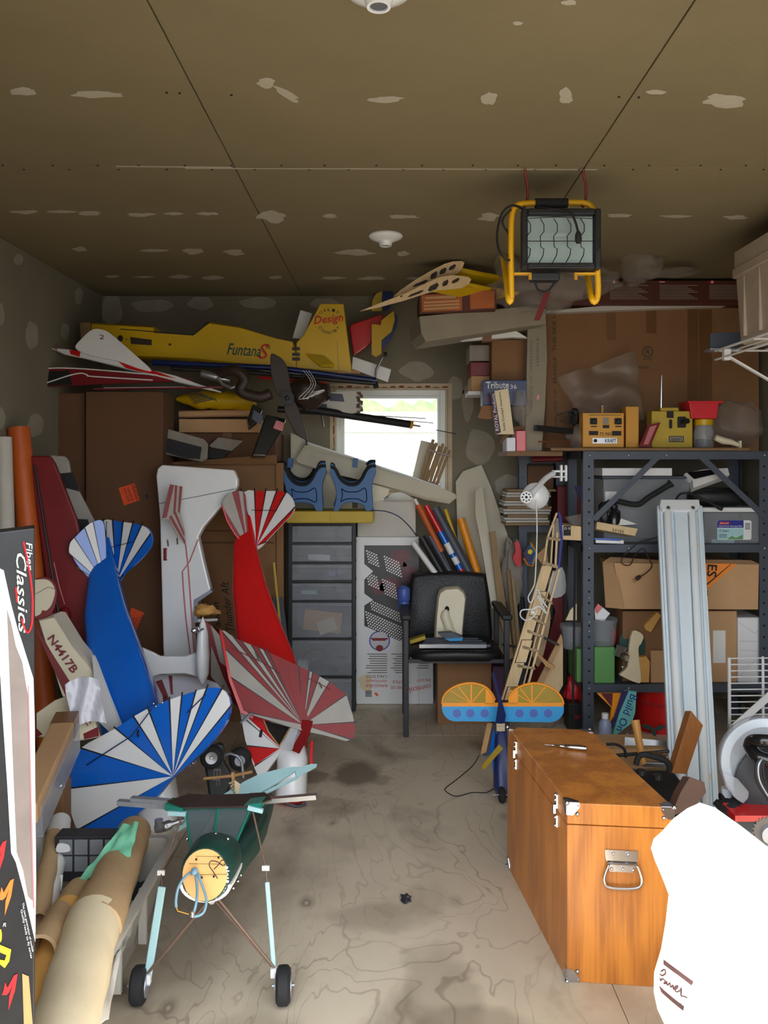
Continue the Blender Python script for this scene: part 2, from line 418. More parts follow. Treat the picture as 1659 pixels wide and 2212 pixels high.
def varnish():
    m = bpy.data.materials.new('varnished_oak'); m.use_nodes = True; MATS['varnished_oak'] = m
    nt = m.node_tree; N = nt.nodes; L = nt.links; b = N['Principled BSDF']
    b.inputs['Roughness'].default_value = .38; b.inputs['Coat Weight'].default_value = .25; b.inputs['Coat Roughness'].default_value = .3
    tc = N.new('ShaderNodeTexCoord'); mp = N.new('ShaderNodeMapping'); L.new(tc.outputs['Object'], mp.inputs[0])
    mp.inputs['Scale'].default_value = (2.2, 2.2, .55); mp.inputs['Location'].default_value = (.1, .3, .2)
    n1 = N.new('ShaderNodeTexNoise'); n1.inputs['Scale'].default_value = 2.6; n1.inputs['Detail'].default_value = 2; L.new(mp.outputs[0], n1.inputs[0])
    mu = N.new('ShaderNodeMath'); mu.operation = 'MULTIPLY'; mu.inputs[1].default_value = 26; L.new(n1.outputs[0], mu.inputs[0])
    si = N.new('ShaderNodeMath'); si.operation = 'SINE'; L.new(mu.outputs[0], si.inputs[0])
    n2 = N.new('ShaderNodeTexNoise'); n2.inputs['Scale'].default_value = 60; n2.inputs['Detail'].default_value = 4
    mp2 = N.new('ShaderNodeMapping'); mp2.inputs['Scale'].default_value = (2, 2, .08); L.new(tc.outputs['Object'], mp2.inputs[0]); L.new(mp2.outputs[0], n2.inputs[0])
    ad = N.new('ShaderNodeMath'); ad.operation = 'MULTIPLY_ADD'; ad.inputs[1].default_value = .17; L.new(si.outputs[0], ad.inputs[0]); L.new(n2.outputs[0], ad.inputs[2])
    r = N.new('ShaderNodeValToRGB'); L.new(ad.outputs[0], r.inputs[0]); e = r.color_ramp.elements
    e[0].position = .25; e[0].color = (*[lin(c) for c in (160, 94, 34)], 1); e[1].position = .7; e[1].color = (*[lin(c) for c in (198, 124, 46)], 1)
    L.new(r.outputs[0], b.inputs['Base Color'])
varnish()

# ------------------------------------------------------------------ structure
LX, RX, BY, CZ, FY = -1.775, 2.12, 5.15, 2.48, 1.2
fl = struct(G().bb((LX-.1, FY-.1, -.12), (RX+.1, BY+.1, -.02)).build('floor', 'dark_void', base=(0, 0, 0)))
for (x0, x1) in ((LX, -.8), (-.8, .62), (.62, RX)):
    for (y0, y1) in ((FY-.1, 1.995), (1.995, 4.435), (4.435, BY)):
        G().bb((x0+.001, y0+.001, -.02), (x1-.001, y1-.001, 0)).build('plywood_sheet', 'plywood_floor', fl, bevel=.0015)
ce = struct(G().bb((LX-.1, FY, CZ+.013), (RX+.1, BY+.1, CZ+.1)).build('ceiling', 'joint', base=(0, 0, 0)))
for (x0, x1) in ((LX, -.54), (-.54, .681), (.681, RX)):
    for (y0, y1) in ((FY, 2.908), (2.908, BY)):
        G().bb((x0+.002, y0+.002, CZ), (x1-.002, y1-.002, CZ+.013)).build('drywall_sheet', 'drywall_ceiling', ce, bevel=.002)
class CP(HP):
    def __init__(s): s.z = CZ; s.n = V((0, 0, -1))
cp = CP()
patches = [(48,197,32,9),(210,204,60,8),(575,178,22,9),(620,203,30,8,.5),(832,214,42,7),(1057,212,18,14),(1222,208,15,18),(1568,218,48,14),(52,457,28,4),(130,457,30,3),(197,460,30,4),(306,463,28,4),(375,461,18,3),(450,461,22,4),(586,466,34,12),(714,466,13,5),(868,468,34,4),(1056,468,22,8),(1334,465,30,4),(1456,467,34,3),(1590,469,24,5),(174,538,14,5),(332,541,28,3),(418,542,22,6),(508,545,24,5),(770,545,40,6),(870,548,14,5),(243,597,14,3),(310,598,20,2),(388,598,24,4),(460,600,22,4),(598,599,14,4),(716,600,24,3),(808,601,28,4),(900,601,20,3),(1118,50,10,5),(1230,5,16,6),(1415,198,18,5)]
for i, q in enumerate(patches):
    pts = blob(q[0], q[1], q[2], q[3], i+1, 16, .32)
    if len(q) > 4: pts = [(x, y+(x-q[0])*q[4]) for x, y in pts]
    G().decal(cp, pts, 0, .0012).build('plaster_patch', 'compound', ce)
g = G()
for (xa, ya, xb, yb) in ((400,363,1290,366),(250,359,500,361)):
    g.decal(cp, [(xa, ya-1.2), (xb, yb-1), (xb, yb+1), (xa, ya+1)], 0)
g.build('joint_filler', 'compound', ce)
g = G()
for i in range(34):
    x = 10+i*50+R.uniform(-12, 12); g.decal(cp, disc(x, 357+(i % 2)*9, 2.6, 1.3, 8), 0)
for x, y in ((388, 201), (500, 205), (1337, 209), (1380, 210), (360, 200)): g.decal(cp, disc(x, y, 3, 2, 8), 0)
g.build('screw_head', 'hole', ce)
# walls
WX0, WX1 = (722-VX)*BY/F, (967-VX)*BY/F
WZ1, WZ0 = CAMZ+(1000-838)*BY/F, CAMZ-(1062-1000)*BY/F
g = G()
g.bb((LX-.1, BY, 0), (WX0, BY+.12, CZ)).bb((WX1, BY, 0), (RX+.1, BY+.12, CZ)).bb((WX0, BY, 0), (WX1, BY+.12, WZ0)).bb((WX0, BY, WZ1), (WX1, BY+.12, CZ))
wb = struct(g.build('wall_back', 'drywall', base=(0, BY, 0)))
pb = PL(841, 1000, BY)
for i, q in enumerate([(242,670,24,34),(330,660,45,14),(435,655,26,14),(560,655,40,12),(700,655,30,12),(900,800,34,22),(983,840,18,26),(950,720,20,26),(1010,870,12,40),(1035,965,30,40),(1100,1050,30,24),(290,800,20,20),(1085,640,22,12)]):
    G().decal(pb, blob(q[0], q[1], q[2], q[3], i+60, 22, .16)).build('plaster_patch', 'compound_wall', wb)
wlft = struct(G().bb((LX-.1, FY, 0), (LX, BY, CZ)).build('wall_left', 'drywall', base=(LX, 3, 0)))
class WP:
    def __init__(s, X): s.X = X; s.n = V((1 if X < 0 else -1, 0, 0))
    def __call__(s, x, y, off=0.):
        Y = s.X*F/(x-VX); return P(x, y, Y)+s.n*off
wp = WP(LX)
for i, q in enumerate([(2,680,7,24),(0,905,12,24),(68,725,14,30),(140,715,9,18),(76,918,16,26),(40,560,10,12),(170,640,9,18)]):
    G().decal(wp, blob(q[0], q[1], q[2], q[3], i+90, 16, .16)).build('plaster_patch', 'compound_wall', wlft)
struct(G().bb((RX, FY, 0), (RX+.1, BY, CZ)).build('wall_right', 'drywall', base=(RX, 3, 0)))
g = G().bb((LX-.1, FY-.12, 0), (-.86, FY, CZ+.1)).bb((2.0, FY-.12, 0), (RX+.1, FY, CZ+.1)).bb((-.86, FY-.12, 2.27), (2.0, FY, CZ+.1))  # unseen wall; jamb and lintel placed so sun reaches the sack only
struct(g.build('wall_front', 'siding', base=(0, FY, 0)))
gd = struct(G().bb((-60, -60, -.3), (60, 60, -.14)).build('ground', 'concrete', base=(0, 0, 0)))
g = G()
for k in range(16): g.ball((-9+k*1.2, 19, 1.6), (1.1, .8, 1.25+.3*math.sin(k*2.3)), 0, 10, wob=.35, seed=k)
one(g, 'hedge', 'hedge', 'pale green hedge outside the small window', 'hedge', smooth=60)
t = thing('window_backdrop', 'made-up white building filling the overexposed view in the small window', 'building', (0, 16, -.14))  # added sunlit block that keeps the window view bright white
G().bb((-9, 15, -.14), (9, 17, 2.0)).build('wall', 'siding_white', t); G().prism([(-9.2, 14.8, 2.0), (9.2, 14.8, 2.0), (9.2, 16, 2.35), (-9.2, 16, 2.35)], (0, 0, .08)).build('roof', 'siding', t)
for x in (-1.6, -.2, 1.4): G().bb((x, 14.97, .3), (x+.8, 15, 1.3)).build('window', 'pale_blue', t)
# window
wd = struct(thing('window_1', 'small bright window in the back wall', 'window', ((WX0+WX1)/2, BY, WZ0)))
del wd['category']; del wd['label']
def frame_mesh(x0, x1, z0, z1, w_, y0, y1):
    g = G(); g.bb((x0, y0, z0), (x0+w_, y1, z1)); g.bb((x1-w_, y0, z0), (x1, y1, z1)); g.bb((x0+w_, y0, z0), (x1-w_, y1, z0+w_)); g.bb((x0+w_, y0, z1-w_), (x1-w_, y1, z1)); return g
frame_mesh(WX0-.028, WX1+.028, WZ0-.028, WZ1+.028, .026, BY-.006, BY+.02).build('casing', 'casing_wood', wd, bevel=.002)
frame_mesh(WX0+.001, WX1-.001, WZ0+.001, WZ1-.001, .008, BY+.002, BY+.06).build('window_liner', 'casing_wood', wd)
frame_mesh(WX0+.009, WX1-.009, WZ0+.009, WZ1-.009, .036, BY+.03, BY+.09).build('window_frame', 'window_pvc', wd, bevel=.004)
frame_mesh(WX0+.046, WX1-.046, WZ0+.046, WZ1-.046, .016, BY+.045, BY+.075).build('sash', 'window_pvc', wd, bevel=.003)
G().bb((WX0+.06, BY+.058, WZ0+.06), (WX1-.06, BY+.062, WZ1-.06)).build('pane', 'glass', wd)
g = G()
for k in range(14):
    x = WX0-.028+(WX1-WX0+.05)*k/14; g.bb((x, BY-.0075, WZ1+.002), (x+.03, BY-.006, WZ1+.006+.004*(k % 3)))
for k in range(9):
    z = WZ0+(WZ1-WZ0)*k/9; g.bb((WX0-.004-.003*(k % 2), BY-.0075, z), (WX0, BY-.006, z+.05))
g.build('foam_bead', 'rust', wd)
# ceiling lamp holders
def holder(x, y, label):
    c = cp(x, y); t = thing('lamp_holder', label, 'lamp holder', c)
    G().lathe(c, (0, 0, -1), [(0, .076), (.006, .078), (.016, .07), (.024, .05), (.03, .032)], 0, 28).build('base', 'white_gloss', t, smooth=35)
    G().lathe(c, (0, 0, -1), [(.026, .034), (.044, .028), (.05, .026), (.05, .02), (.036, .018)], 0, 20).build('socket', 'white_gloss', t, smooth=35)
    G().lathe(c, (0, 0, -1), [(.036, .0175), (.048, .0175), (.048, .001)], 0, 14).build('contact', 'metal', t, smooth=35)
holder(833, 508, 'white ceiling lamp holder without a bulb, farther back near the window wall')
holder(818, -34, 'white ceiling lamp holder without a bulb, nearest the doorway')
# ================================================================== LEFT: tall cartons
t = carton('tall_carton', 'very tall brown carton with two orange fragile stickers behind the blue plane', 185, 846, 352, 1560, 4.42, .225, 'card_dark', tape=False)
pf = PL(185, 1000, 4.42)
for k, (pts, base, e1, h) in enumerate((([(256,1054),(291,1044),(303,1080),(268,1092)], ((283,1050),(295,1081)), 0, 9), ([(284,1312),(312,1324),(296,1360),(276,1340)], ((306,1327),(292,1356)), 0, 8))):
    o = G().decal(pf, pts).build('fragile_sticker', 'orange_label', t)
    (a, b) = base
    o2 = txt(pf, 'FRAGILE', a, b, h, 'ink', t)
    txt(pf, 'HANDLE', (a[0]-9, a[1]+5), (b[0]-10, b[1]+1), 5, 'ink', t)
    txt(pf, 'WITH CARE', (a[0]-17, a[1]+5), (b[0]-18, b[1]+3), 5, 'ink', t)
G().lathe(pf(318, 1072, .001), (0, -1, 0), [(0, .011), (.002, .011), (.002, .006), (.0005, .005)], 0, 14).build('grommet', 'steel_dark', t)
carton('flat_carton', 'narrow dark brown carton standing against the left wall beside the very tall carton', 117, 849, 183, 1500, 4.47, .25, 'card_dark', tape=False)
t = carton('upright_carton', 'brown carton with handwritten pen lettering behind the red plane', 356, 1000, 598, 1560, 4.66, .4, 'card', tape=False)
ph = PL(450, 1300, 4.66)
txt(ph, 'Thunder Aft', (505, 1362), (493, 1255), 17, 'ink', t, name='handwriting', shear=.35)
txt(ph, 'Yannin', (478, 1366), (472, 1300), 14, 'ink', t, name='handwriting', shear=.3)
G().decal(ph, rect(428, 1170, 592, 1174)).decal(ph, rect(434, 1145, 500, 1148)).build('fold_line', 'card_dark', t)
G().plate(PL(455, 990, 4.6, 0, -.6), [(356, 1000), (560, 985), (598, 983), (598, 1002), (356, 1004)], .004).build('flap', 'card', t)
carton('carton', 'shut brown carton on the upright carton, under the grey wings', 385, 935, 596, 997, 4.74, .36, 'card_dark')
carton('long_flat_carton', 'pale flat carton stacked above the grey folded wings', 386, 905, 560, 934, 4.7, .4, 'card_light', tape=False)
one(G().tube([P(388, 895, 4.76), P(556, 892, 4.76)], .021, 0, 14), 'cardboard_tube', 'card_light', 'brown cardboard tube lying on the pale flat carton', 'tube', smooth=40)
# yellow foil covered fuselage piece
t = thing('foil_fuselage', 'crumpled glossy yellow foil covered fuselage under the yellow plane', 'model part', P(460, 882, 4.75))
g = G(); rings = []
for i in range(13):
    x = 382+i*14; k = math.sin(math.pi*min(1, (i+.6)/5)/2); c = P(x, 862+i*.6, 4.78)
    rings.append([c+V((0, .07*math.cos(a)*k, .052*math.sin(a)*k*(1+.16*math.sin(i*1.9+a*3)))) for a in [2*math.pi*j/14 for j in range(14)]])
g.loft(rings).build('body', 'yellow', t, smooth=50)
g = G()
for k in range(6): g.tube([P(404+k*3, 852+k*4, 4.70), P(424+k*8, 846+k*3, 4.695), P(438+k*6, 856+k*2, 4.70)], .003, 0, 5)
g.build('foil_crease', 'metal', t)

# grey folded wings in front of cartons
def flat(name, label, catg, pl, pts, th, m, group=None, smooth_n=0, bevel=.0, **k):
    if smooth_n: pts = cat(pts, smooth_n)
    return one(G().plate(pl, pts, th), name, m, label, catg, group, bevel=bevel, **k)
pg = PL(400, 960, 4.5, 0, .3)
t = thing('grey_wing', 'grey and dark wing panel with rounded end against the cartons', 'model part', pg(395, 995))
G().plate(pg, [(336,975),(334,945),(342,925),(352,923),(440,948),(449,958),(447,990),(436,997),(345,978)], .02).build('panel', 'dust_grey', t, bevel=.004)
g = G(); g.decal(pg, [(340,968),(345,942),(436,966),(432,992),(400,990),(350,975)]); g.build('dark_covering', 'steel_dark', t)
pg2 = PL(490, 960, 4.68, .2, .3)
t = thing('grey_wing', 'small grey wing tip with a black edge, leaning right of the longer grey wing', 'model part', pg2(480, 990))
G().plate(pg2, [(452,962),(472,944),(526,952),(500,974),(455,966)], .012).build('panel', 'dust_grey', t, bevel=.003)
G().plate(pg2, [(452,968),(498,975),(480,990),(450,990)], .01).build('dark_covering', 'black', t)

# ================================================================== YELLOW PLANE
YF = 4.62
py = PL(450, 760, YF)
t = thing('model_airplane', 'long yellow model airplane fuselage lying on top of the pile', 'model airplane', P(450, 800, YF+.06))
side = [(196,696),(330,704),(333,716),(415,722),(452,694),(520,705),(600,731),(632,738),(640,770),(640,800),(530,790),(420,777),(300,772),(196,762)]
g = G()
base = [py(x, y) for x, y in side]; mid = [py(x, y)+V((0, .03, 0)) for x, y in side]
cx = sum(p.z for p in base)/len(base)
def inset(pl, pts, kx, ky, dy):
    mx = sum(p[0] for p in pts)/len(pts); my = sum(p[1] for p in pts)/len(pts)
    return [pl(mx+(x-mx)*kx, my+(y-my)*ky)+V((0, dy, 0)) for x, y in pts]
g.loft([inset(py, side, .995, .9, 0), inset(py, side, 1, 1, .018), inset(py, side, 1, 1, .13), inset(py, side, .995, .9, .15)])
g.build('fuselage', 'yellow', t, smooth=35)
G().plate(PL(450, 760, YF+.01), [(640,740),(655,725),(692,656),(742,656),(760,802),(700,800),(640,795)], .03).build('fin', 'yellow', t, bevel=.004)
g = G(); pfn = PL(450, 760, YF+.008)
g.decal(pfn, [(727,737),(729,737),(733,802),(731,802)]); g.build('rudder_hinge_line', 'yellow_dull', t)
G().plate(PL(172, 730, YF+.01), [(172,697),(196,696),(196,762),(176,760)], .12).build('firewall', 'lath', t, bevel=.003)
ps = PL(660, 775, YF-.02, .1, .9)
o = G().plate(ps, [(640,752),(648,756),(694,789),(720,790),(722,786),(688,756),(645,750)], .012).build('stabiliser', 'yellow', t, bevel=.003)
G().decal(ps, [(652,755),(690,758),(716,786),(696,787)]).build('stabiliser_covering', 'yellow_dull', t)
g = G(); g.decal(py, [(281,728),(328,734),(328,746),(283,743)]); g.decal(py, disc(260, 731, 6, 7)); g.decal(py, disc(367, 744, 3, 2.5)); g.decal(py, disc(273, 733, 1.5))
for dy in (0, 12, 22): g.decal(py, rect(631, 750+dy, 648, 757+dy))
g.build('vent_slot', 'brown_dark', t)
g = G().decal(py, [(333,716),(415,722),(450,695),(453,697),(418,725),(333,719)], 0, .002).decal(py, [(260,710),(340,716),(340,718),(260,712)]); g.build('hatch_seam', 'ink', t)
txt(py, 'Funtana', (490, 766), (563, 771), 25, 'green_dark', t, shear=.3, bold=.01)
txt(py, 'S', (557, 775), (581, 776), 33, 'ink_red', t, shear=.2)
txt(py, '90', (574, 754), (584, 754), 8, 'ink', t)
pfd = PL(450, 760, YF+.01)
txt(pfd, 'Design', (679, 706), (743, 699), 22, 'ink_red', t, shear=.3, off=.005, bold=.01)
for s_, a0, a1 in (('QUALITY', 200, 340), ('COUNTRY', 160, 20)):
    for i, ch in enumerate(s_):
        a = math.radians(a0+(a1-a0)*(i+.5)/len(s_)); cx_, cy_ = 711+25*math.cos(a), 697+25*math.sin(a)
        tx, ty = -math.sin(a)*3, math.cos(a)*3
        if a1 < a0: tx, ty = -tx, -ty
        txt(pfd, ch, (cx_-tx, cy_-ty), (cx_+tx, cy_+ty), 6, 'ink', t, off=.004)

# racing model: white and red swept wings, number 2
pr = PL(260, 780, 4.4, .15, .5)
t = thing('racing_model', 'white and red racing model with number 2 on its fin atop the cartons', 'model airplane', P(280, 845, 4.4))
pfz = PL(240, 770, 4.38, .1, .15)
G().plate(pfz, cat([(163,752),(180,728),(200,712),(220,712),(240,722),(290,765),(327,800),(300,796),(255,780),(200,768)], 4), .012).build('fin', 'white', t)
txt(pfz, '2', (215, 733), (225, 733), 10, 'red_dark', t)
g = G().plate(pr, [(112,752),(150,755),(205,766),(260,778),(310,795),(380,812),(430,830),(478,846),(440,838),(270,794),(180,772),(140,764)], .012)
g.decal(pr, [(150,756),(174,759),(172,771),(152,765)], 1); g.decal(pr, [(245,773),(300,792),(330,800),(380,818),(300,802),(272,795)], 1); g.decal(pr, [(118,753),(124,754),(124,757),(117,754)], 1)
g.build('wing', ['white', 'red'], t)
t = thing('red_black_wing', 'red and black wings with white edges resting under the racing model', 'model part', P(230, 840, 4.37))
prb = PL(200, 815, 4.36, .1, .25)
G().plate(prb, cat([(60,813),(80,802),(110,797),(170,797),(240,803),(330,812),(420,820),(330,825),(200,830),(90,834),(66,826)], 3), .01, 0).build('panel', 'red_dark', t)
g = G().decal(prb, [(94,803),(150,800),(156,832),(98,832)], 0); g.build('black_band', 'black', t)
g = G().tube([prb(x, y, .006) for x, y in cat([(62,811),(85,801),(115,796),(170,797),(250,803),(340,811)], 4, False)], .0035, 0, 6)
g.tube([prb(x, y, .006) for x, y in cat([(85,833),(110,825),(150,812),(175,807),(190,811),(200,814),(330,822)], 4, False)], .0035, 0, 6)
g.build('white_edge', 'white', t)
one(G().beam(P(205, 841, 4.38), P(480, 837, 4.40), .05, .006).beam(P(225, 838.5, 4.37), P(400, 836.5, 4.38), .006, .006, 1), 'checkered_stick', ['red_dark', 'white'], 'thin dark red and white edged panel lying flat on top of the tallest carton', 'model part')
# tubes, rods and clutter above the window
def rod(name, label, pts, r, m, n=8, catg='rod', group=None): return one(G().tube([P(*p) for p in pts], r, 0, n), name, m, label, catg, group, smooth=45)
rod('wing_tube', 'long dark blue tube right under the yellow fuselage', [(330, 783, 4.55), (600, 795, 4.55), (812, 822, 4.6)], .016, 'blue_dark', 12)
rod('wing_tube', 'long black tube just below the dark blue tube', [(370, 796, 4.5), (560, 806, 4.5), (806, 828, 4.5)], .012, 'black', 12)
rod('wing_tube', 'thin red rod ending right above the window corner', [(560, 815, 4.5), (707, 829, 4.5)], .007, 'red', 8)
t = thing('board', 'white narrow wing flap leaning right of the yellow fin over the window', 'model part', P(790, 815, 4.85))
G().plate(PL(800, 800, 4.85), [(762,770),(845,798),(838,825),(760,796)], .02).build('panel', 'white', t, bevel=.002)
g = G().tube([P(826, 772, 4.8), P(812, 800, 4.8)], .008).tube([P(812, 800, 4.8), P(810, 830, 4.8)], .006); g.build('strut', 'metal', t)
G().lathe(P(806, 833, 4.8), (1, 0, .2), [(0, .02), (.03, .02)], 0, 12).build('wheel', 'black_rubber', t)
flat('wood_strip', 'pale wooden strip behind the yellow fin, over the window', 'strip', PL(740, 805, 4.9), [(640,785),(780,786),(778,806),(640,803)], .02, 'pine')
flat('white_fin', 'white tail fin corner behind the left edge of the yellow fin', 'model part', PL(650, 700, 4.79), [(649,670),(674,677),(655,732),(632,730)], .01, 'white')
flat('board', 'white flat board under the rods, left of the propeller', 'board', PL(560, 820, 4.75, 0, .6), [(560,796),(650,797),(650,806),(560,806)], .012, 'white')
t = thing('metal_muffler', 'shiny metal exhaust silencer lying left of the propeller', 'model part', P(460, 830, 4.4))
g = G().lathe(P(432, 806, 4.4), (1, 0, -.25), [(0, .008), (.01, .02), (.1, .022), (.13, .012), (.16, .01)], 0, 14); g.build('body', 'metal', t, smooth=40)
g = G().tube([P(x, y, 4.38) for x, y in ((470,815),(480,830),(500,838),(510,834))], .008); g.build('pipe', 'metal', t)
one(G().tube([P(*p) for p in cat([(470,812,4.42),(505,800,4.35),(530,820,4.35),(520,845,4.35),(560,858,4.35),(585,850,4.35)], 4, False)], .03, 0, 10), 'glove', 'brown_dark', 'dark crumpled leather glove lying between silencer and propeller', 'glove', smooth=60)
# propeller
t = thing('propeller', 'large dark brown wooden propeller hanging at the front of the top pile', 'propeller', P(622, 880, 4.25))
pp = PL(622, 850, 4.25)
for pts in ([(585,765),(597,767),(612,778),(622,800),(626,830),(630,850),(615,865),(598,850),(588,820),(584,790)], [(615,862),(632,862),(645,885),(655,915),(664,950),(655,948),(640,938),(625,912),(614,885)]):
    G().plate(pp, cat(pts, 4), .018).build('blade', 'brown_dark', t, bevel=.004)
G().lathe(P(621, 860, 4.23), (0, -1, 0), [(-.2, .012), (-.002, .012), (0, .035), (.012, .035), (.012, .012), (.03, .01), (.034, .001)], 0, 18).build('hub', 'black', t, smooth=40)
one(G().ball(P(662, 850, 4.45), (.11, .1, .075), 0, 12, wob=.3, seed=4), 'cowling', 'brown_dark', 'crumpled black plastic cowling behind the propeller', 'model part', smooth=60)
g = G()
for k in range(3): g.tube([P(*p) for p in cat([(655+k*6,800,4.3),(672+k*5,830,4.28),(645+k*9,862,4.26),(690-k*6,850,4.27),(700,842,4.27),(672,848+k*5,4.28)], 5, False)], .0011, 0, 5)
one(g, 'wire', 'white', 'loose looped white wires hanging right of the propeller', 'wire')
one(G().tube([P(692, 884, 4.70), P(699, 922, 4.68)], .006), 'metal_bracket', 'metal', 'short bare metal strut hanging beside the propeller', 'bracket')
# black box with label straps
pbx = PL(570, 920, 4.32, .3, .2)
t = thing('battery_box', 'black plastic box with grey and pink labels hanging under the propeller', 'box', P(575, 985, 4.2))
g = G().plate(pbx, [(547,872),(568,884),(556,912),(540,925),(535,905)], .06).plate(pbx, [(575,895),(618,905),(612,925),(575,985),(545,984),(558,945)], .08); g.build('body', 'black_gloss', t, bevel=.006)
G().decal(pbx, [(548,886),(568,898),(564,918),(544,905)]).build('grey_label', 'steel_grey', t)
G().decal(pbx, [(597,908),(615,914),(610,932),(590,925)]).build('pink_label', 'trim_red', t)
# checkered torn wing, black tube and rods in front of the window
t = thing('torn_wing', 'torn cream wing tip with blue checks in front of the window', 'model part', P(750, 890, 4.7))
pt = PL(750, 870, 4.7, 0, .1)
G().plate(pt, [(690,848),(735,845),(765,844),(776,852),(780,872),(784,880),(778,889),(760,893),(690,884)], .03).build('panel', 'paper_dusty', t, bevel=.004)
G().decal(pt, [(707,849),(740,851),(744,868),(712,866)]).decal(pt, [(690,872),(706,873),(706,884),(690,884)]).build('blue_check', 'steel_grey', t)
g = G()
for k in range(9): g.plate(pt, blob(776+4*math.sin(k*2), 849+k*5, 5, 4, k, 8), .034)
g.build('torn_edge', 'plank_dark', t)
t = thing('black_tube', 'long black tube with a brass end poking across the window', 'tube', P(780, 915, 4.75))
G().tube([P(640, 880, 4.6), P(886, 917, 4.9)], .023, 0, 14).build('tube', 'black', t, smooth=40)
G().tube([P(884, 916.5, 4.898), P(890, 918, 4.905)], .024, 0, 14).build('brass_end', 'gold', t, smooth=40)
G().tube([P(890, 918, 4.905), P(908, 921, 4.92)], .006).build('pin', 'metal', t)
rod('thin_rod', 'thinnest dark rod, above the black tube across the window', [(700, 892, 4.8), (920, 904, 5.0)], .003, 'black')
rod('thin_rod', 'thin dark rod crossing behind the end of the black tube', [(760, 897, 4.86), (936, 914, 5.05)], .003, 'black')
rod('thin_rod', 'short thin rod sticking out at the right window casing', [(942, 929, 5.12), (984, 937, 5.0)], .003, 'black')
rod('black_tube', 'short black tube beneath the brass ended tube, left of the window', [(600, 884, 4.7), (735, 893, 4.8)], .018, 'black', 12, 'tube')
0 and flat('blue_strip', 'small blue strip left of the window casing under the tubes', 'strip', PL(690, 905, 4.95), [(660,905),(712,899),(712,908),(664,910)], .01, 'blue_dark')
# red tail with yellow and blue rudder
t = thing('stunt_tail', 'red tail boom with yellow and blue rudder standing right of the yellow fin', 'model part', P(800, 800, 4.9))
pq = PL(800, 720, 4.95)
G().plate(pq, [(755,708),(760,700),(826,678),(828,690),(800,742),(764,768)], .05).build('boom', 'red', t, bevel=.006)
G().plate(PL(850, 720, 4.9), cat([(826,712),(840,700),(856,678),(858,700),(850,722),(838,742),(824,752),(826,735)], 3), .012).build('rudder', 'blue_dark', t)
g = G().plate(PL(850, 720, 4.88), [(803,742),(803,700),(822,702),(824,692),(850,672),(853,690),(846,716),(824,735),(824,764),(812,771),(803,766)], .012); g.build('stabiliser', 'yellow', t)
G().plate(PL(830, 650, 5.0), cat([(826,670),(826,632),(833,622),(845,624),(849,640),(842,665)], 3), .012).build('blue_tip', 'blue_dark', t)
G().plate(PL(820, 650, 5.01), [(803,672),(804,650),(812,635),(826,628),(825,672)], .01).build('yellow_tip', 'yellow_dull', t)
G().lathe(P(832, 765, 4.88), (1, 0, 0), [(-.01, .012), (.012, .012)], 0, 12).build('tail_wheel', 'black_rubber', t)

# ================================================================== LEFT WALL leaning things
def leaning(name, label, catg, x0, y0, Y0, x1, y1, Y1, r, m, n=16, group=None):
    return one(G().tube([P(x0, y0, Y0), P(x1, y1, Y1)], r, 0, n), name, m, label, catg, group, smooth=40)
leaning('tube', 'beige cardboard tube standing in the left corner beside the orange tube', 'tube', 8, 945, 3.71, 30, 1620, 3.62, .034, 'paper_dusty')
leaning('tube', 'orange tube leaning on the left wall', 'tube', 40, 925, 3.88, 110, 1660, 3.72, .05, 'orange_tube')
leaning('tube', 'thin dark tube between the orange tube and the dark red wing', 'tube', 58, 985, 3.98, 100, 1500, 3.92, .014, 'black')
pl1 = PL(130, 1200, 3.82, .12, .12)
t = thing('red_wing', 'dark red model wing leaning upright behind the N4417B fuselage', 'model part', pl1(160, 1560))
G().plate(pl1, [(60,992),(68,984),(108,985),(118,1000),(165,1120),(190,1230),(205,1420),(205,1560),(150,1560),(128,1480),(92,1200)], .035).build('panel', 'red_dark', t, bevel=.008)
G().tube([pl1(*p, .004) for p in ((117, 1215), (128, 1265), (140, 1305))], .0025).build('trim_line', 'trim_red', t)
G().ball(pl1(140, 1330, .0), (.03, .03, .04), 0, 8).build('wing_knob', 'red_dark', t, smooth=60)
pl2 = PL(150, 1100, 3.98, .12, .12)
t = thing('white_wing', 'white model wing with black checks leaning right behind the dark red wing', 'model part', pl2(190, 1500))
G().plate(pl2, [(103,990),(110,983),(140,985),(148,995),(152,1022),(170,1060),(203,1124),(240,1300),(250,1500),(190,1500),(150,1130)], .03).build('panel', 'grey_film', t, bevel=.006)
G().decal(pl2, [(116,1024),(158,1020),(172,1062),(126,1050)]).build('black_check', 'black', t); G().decal(pl2, [(147,1120),(190,1122),(200,1160),(160,1165)]).build('black_check', 'black', t)
rod('thin_rod', 'dark carbon rod leaning in the left corner between red wing and white wing', [(75, 1005, 3.8), (150, 1470, 3.7)], .006, 'black')
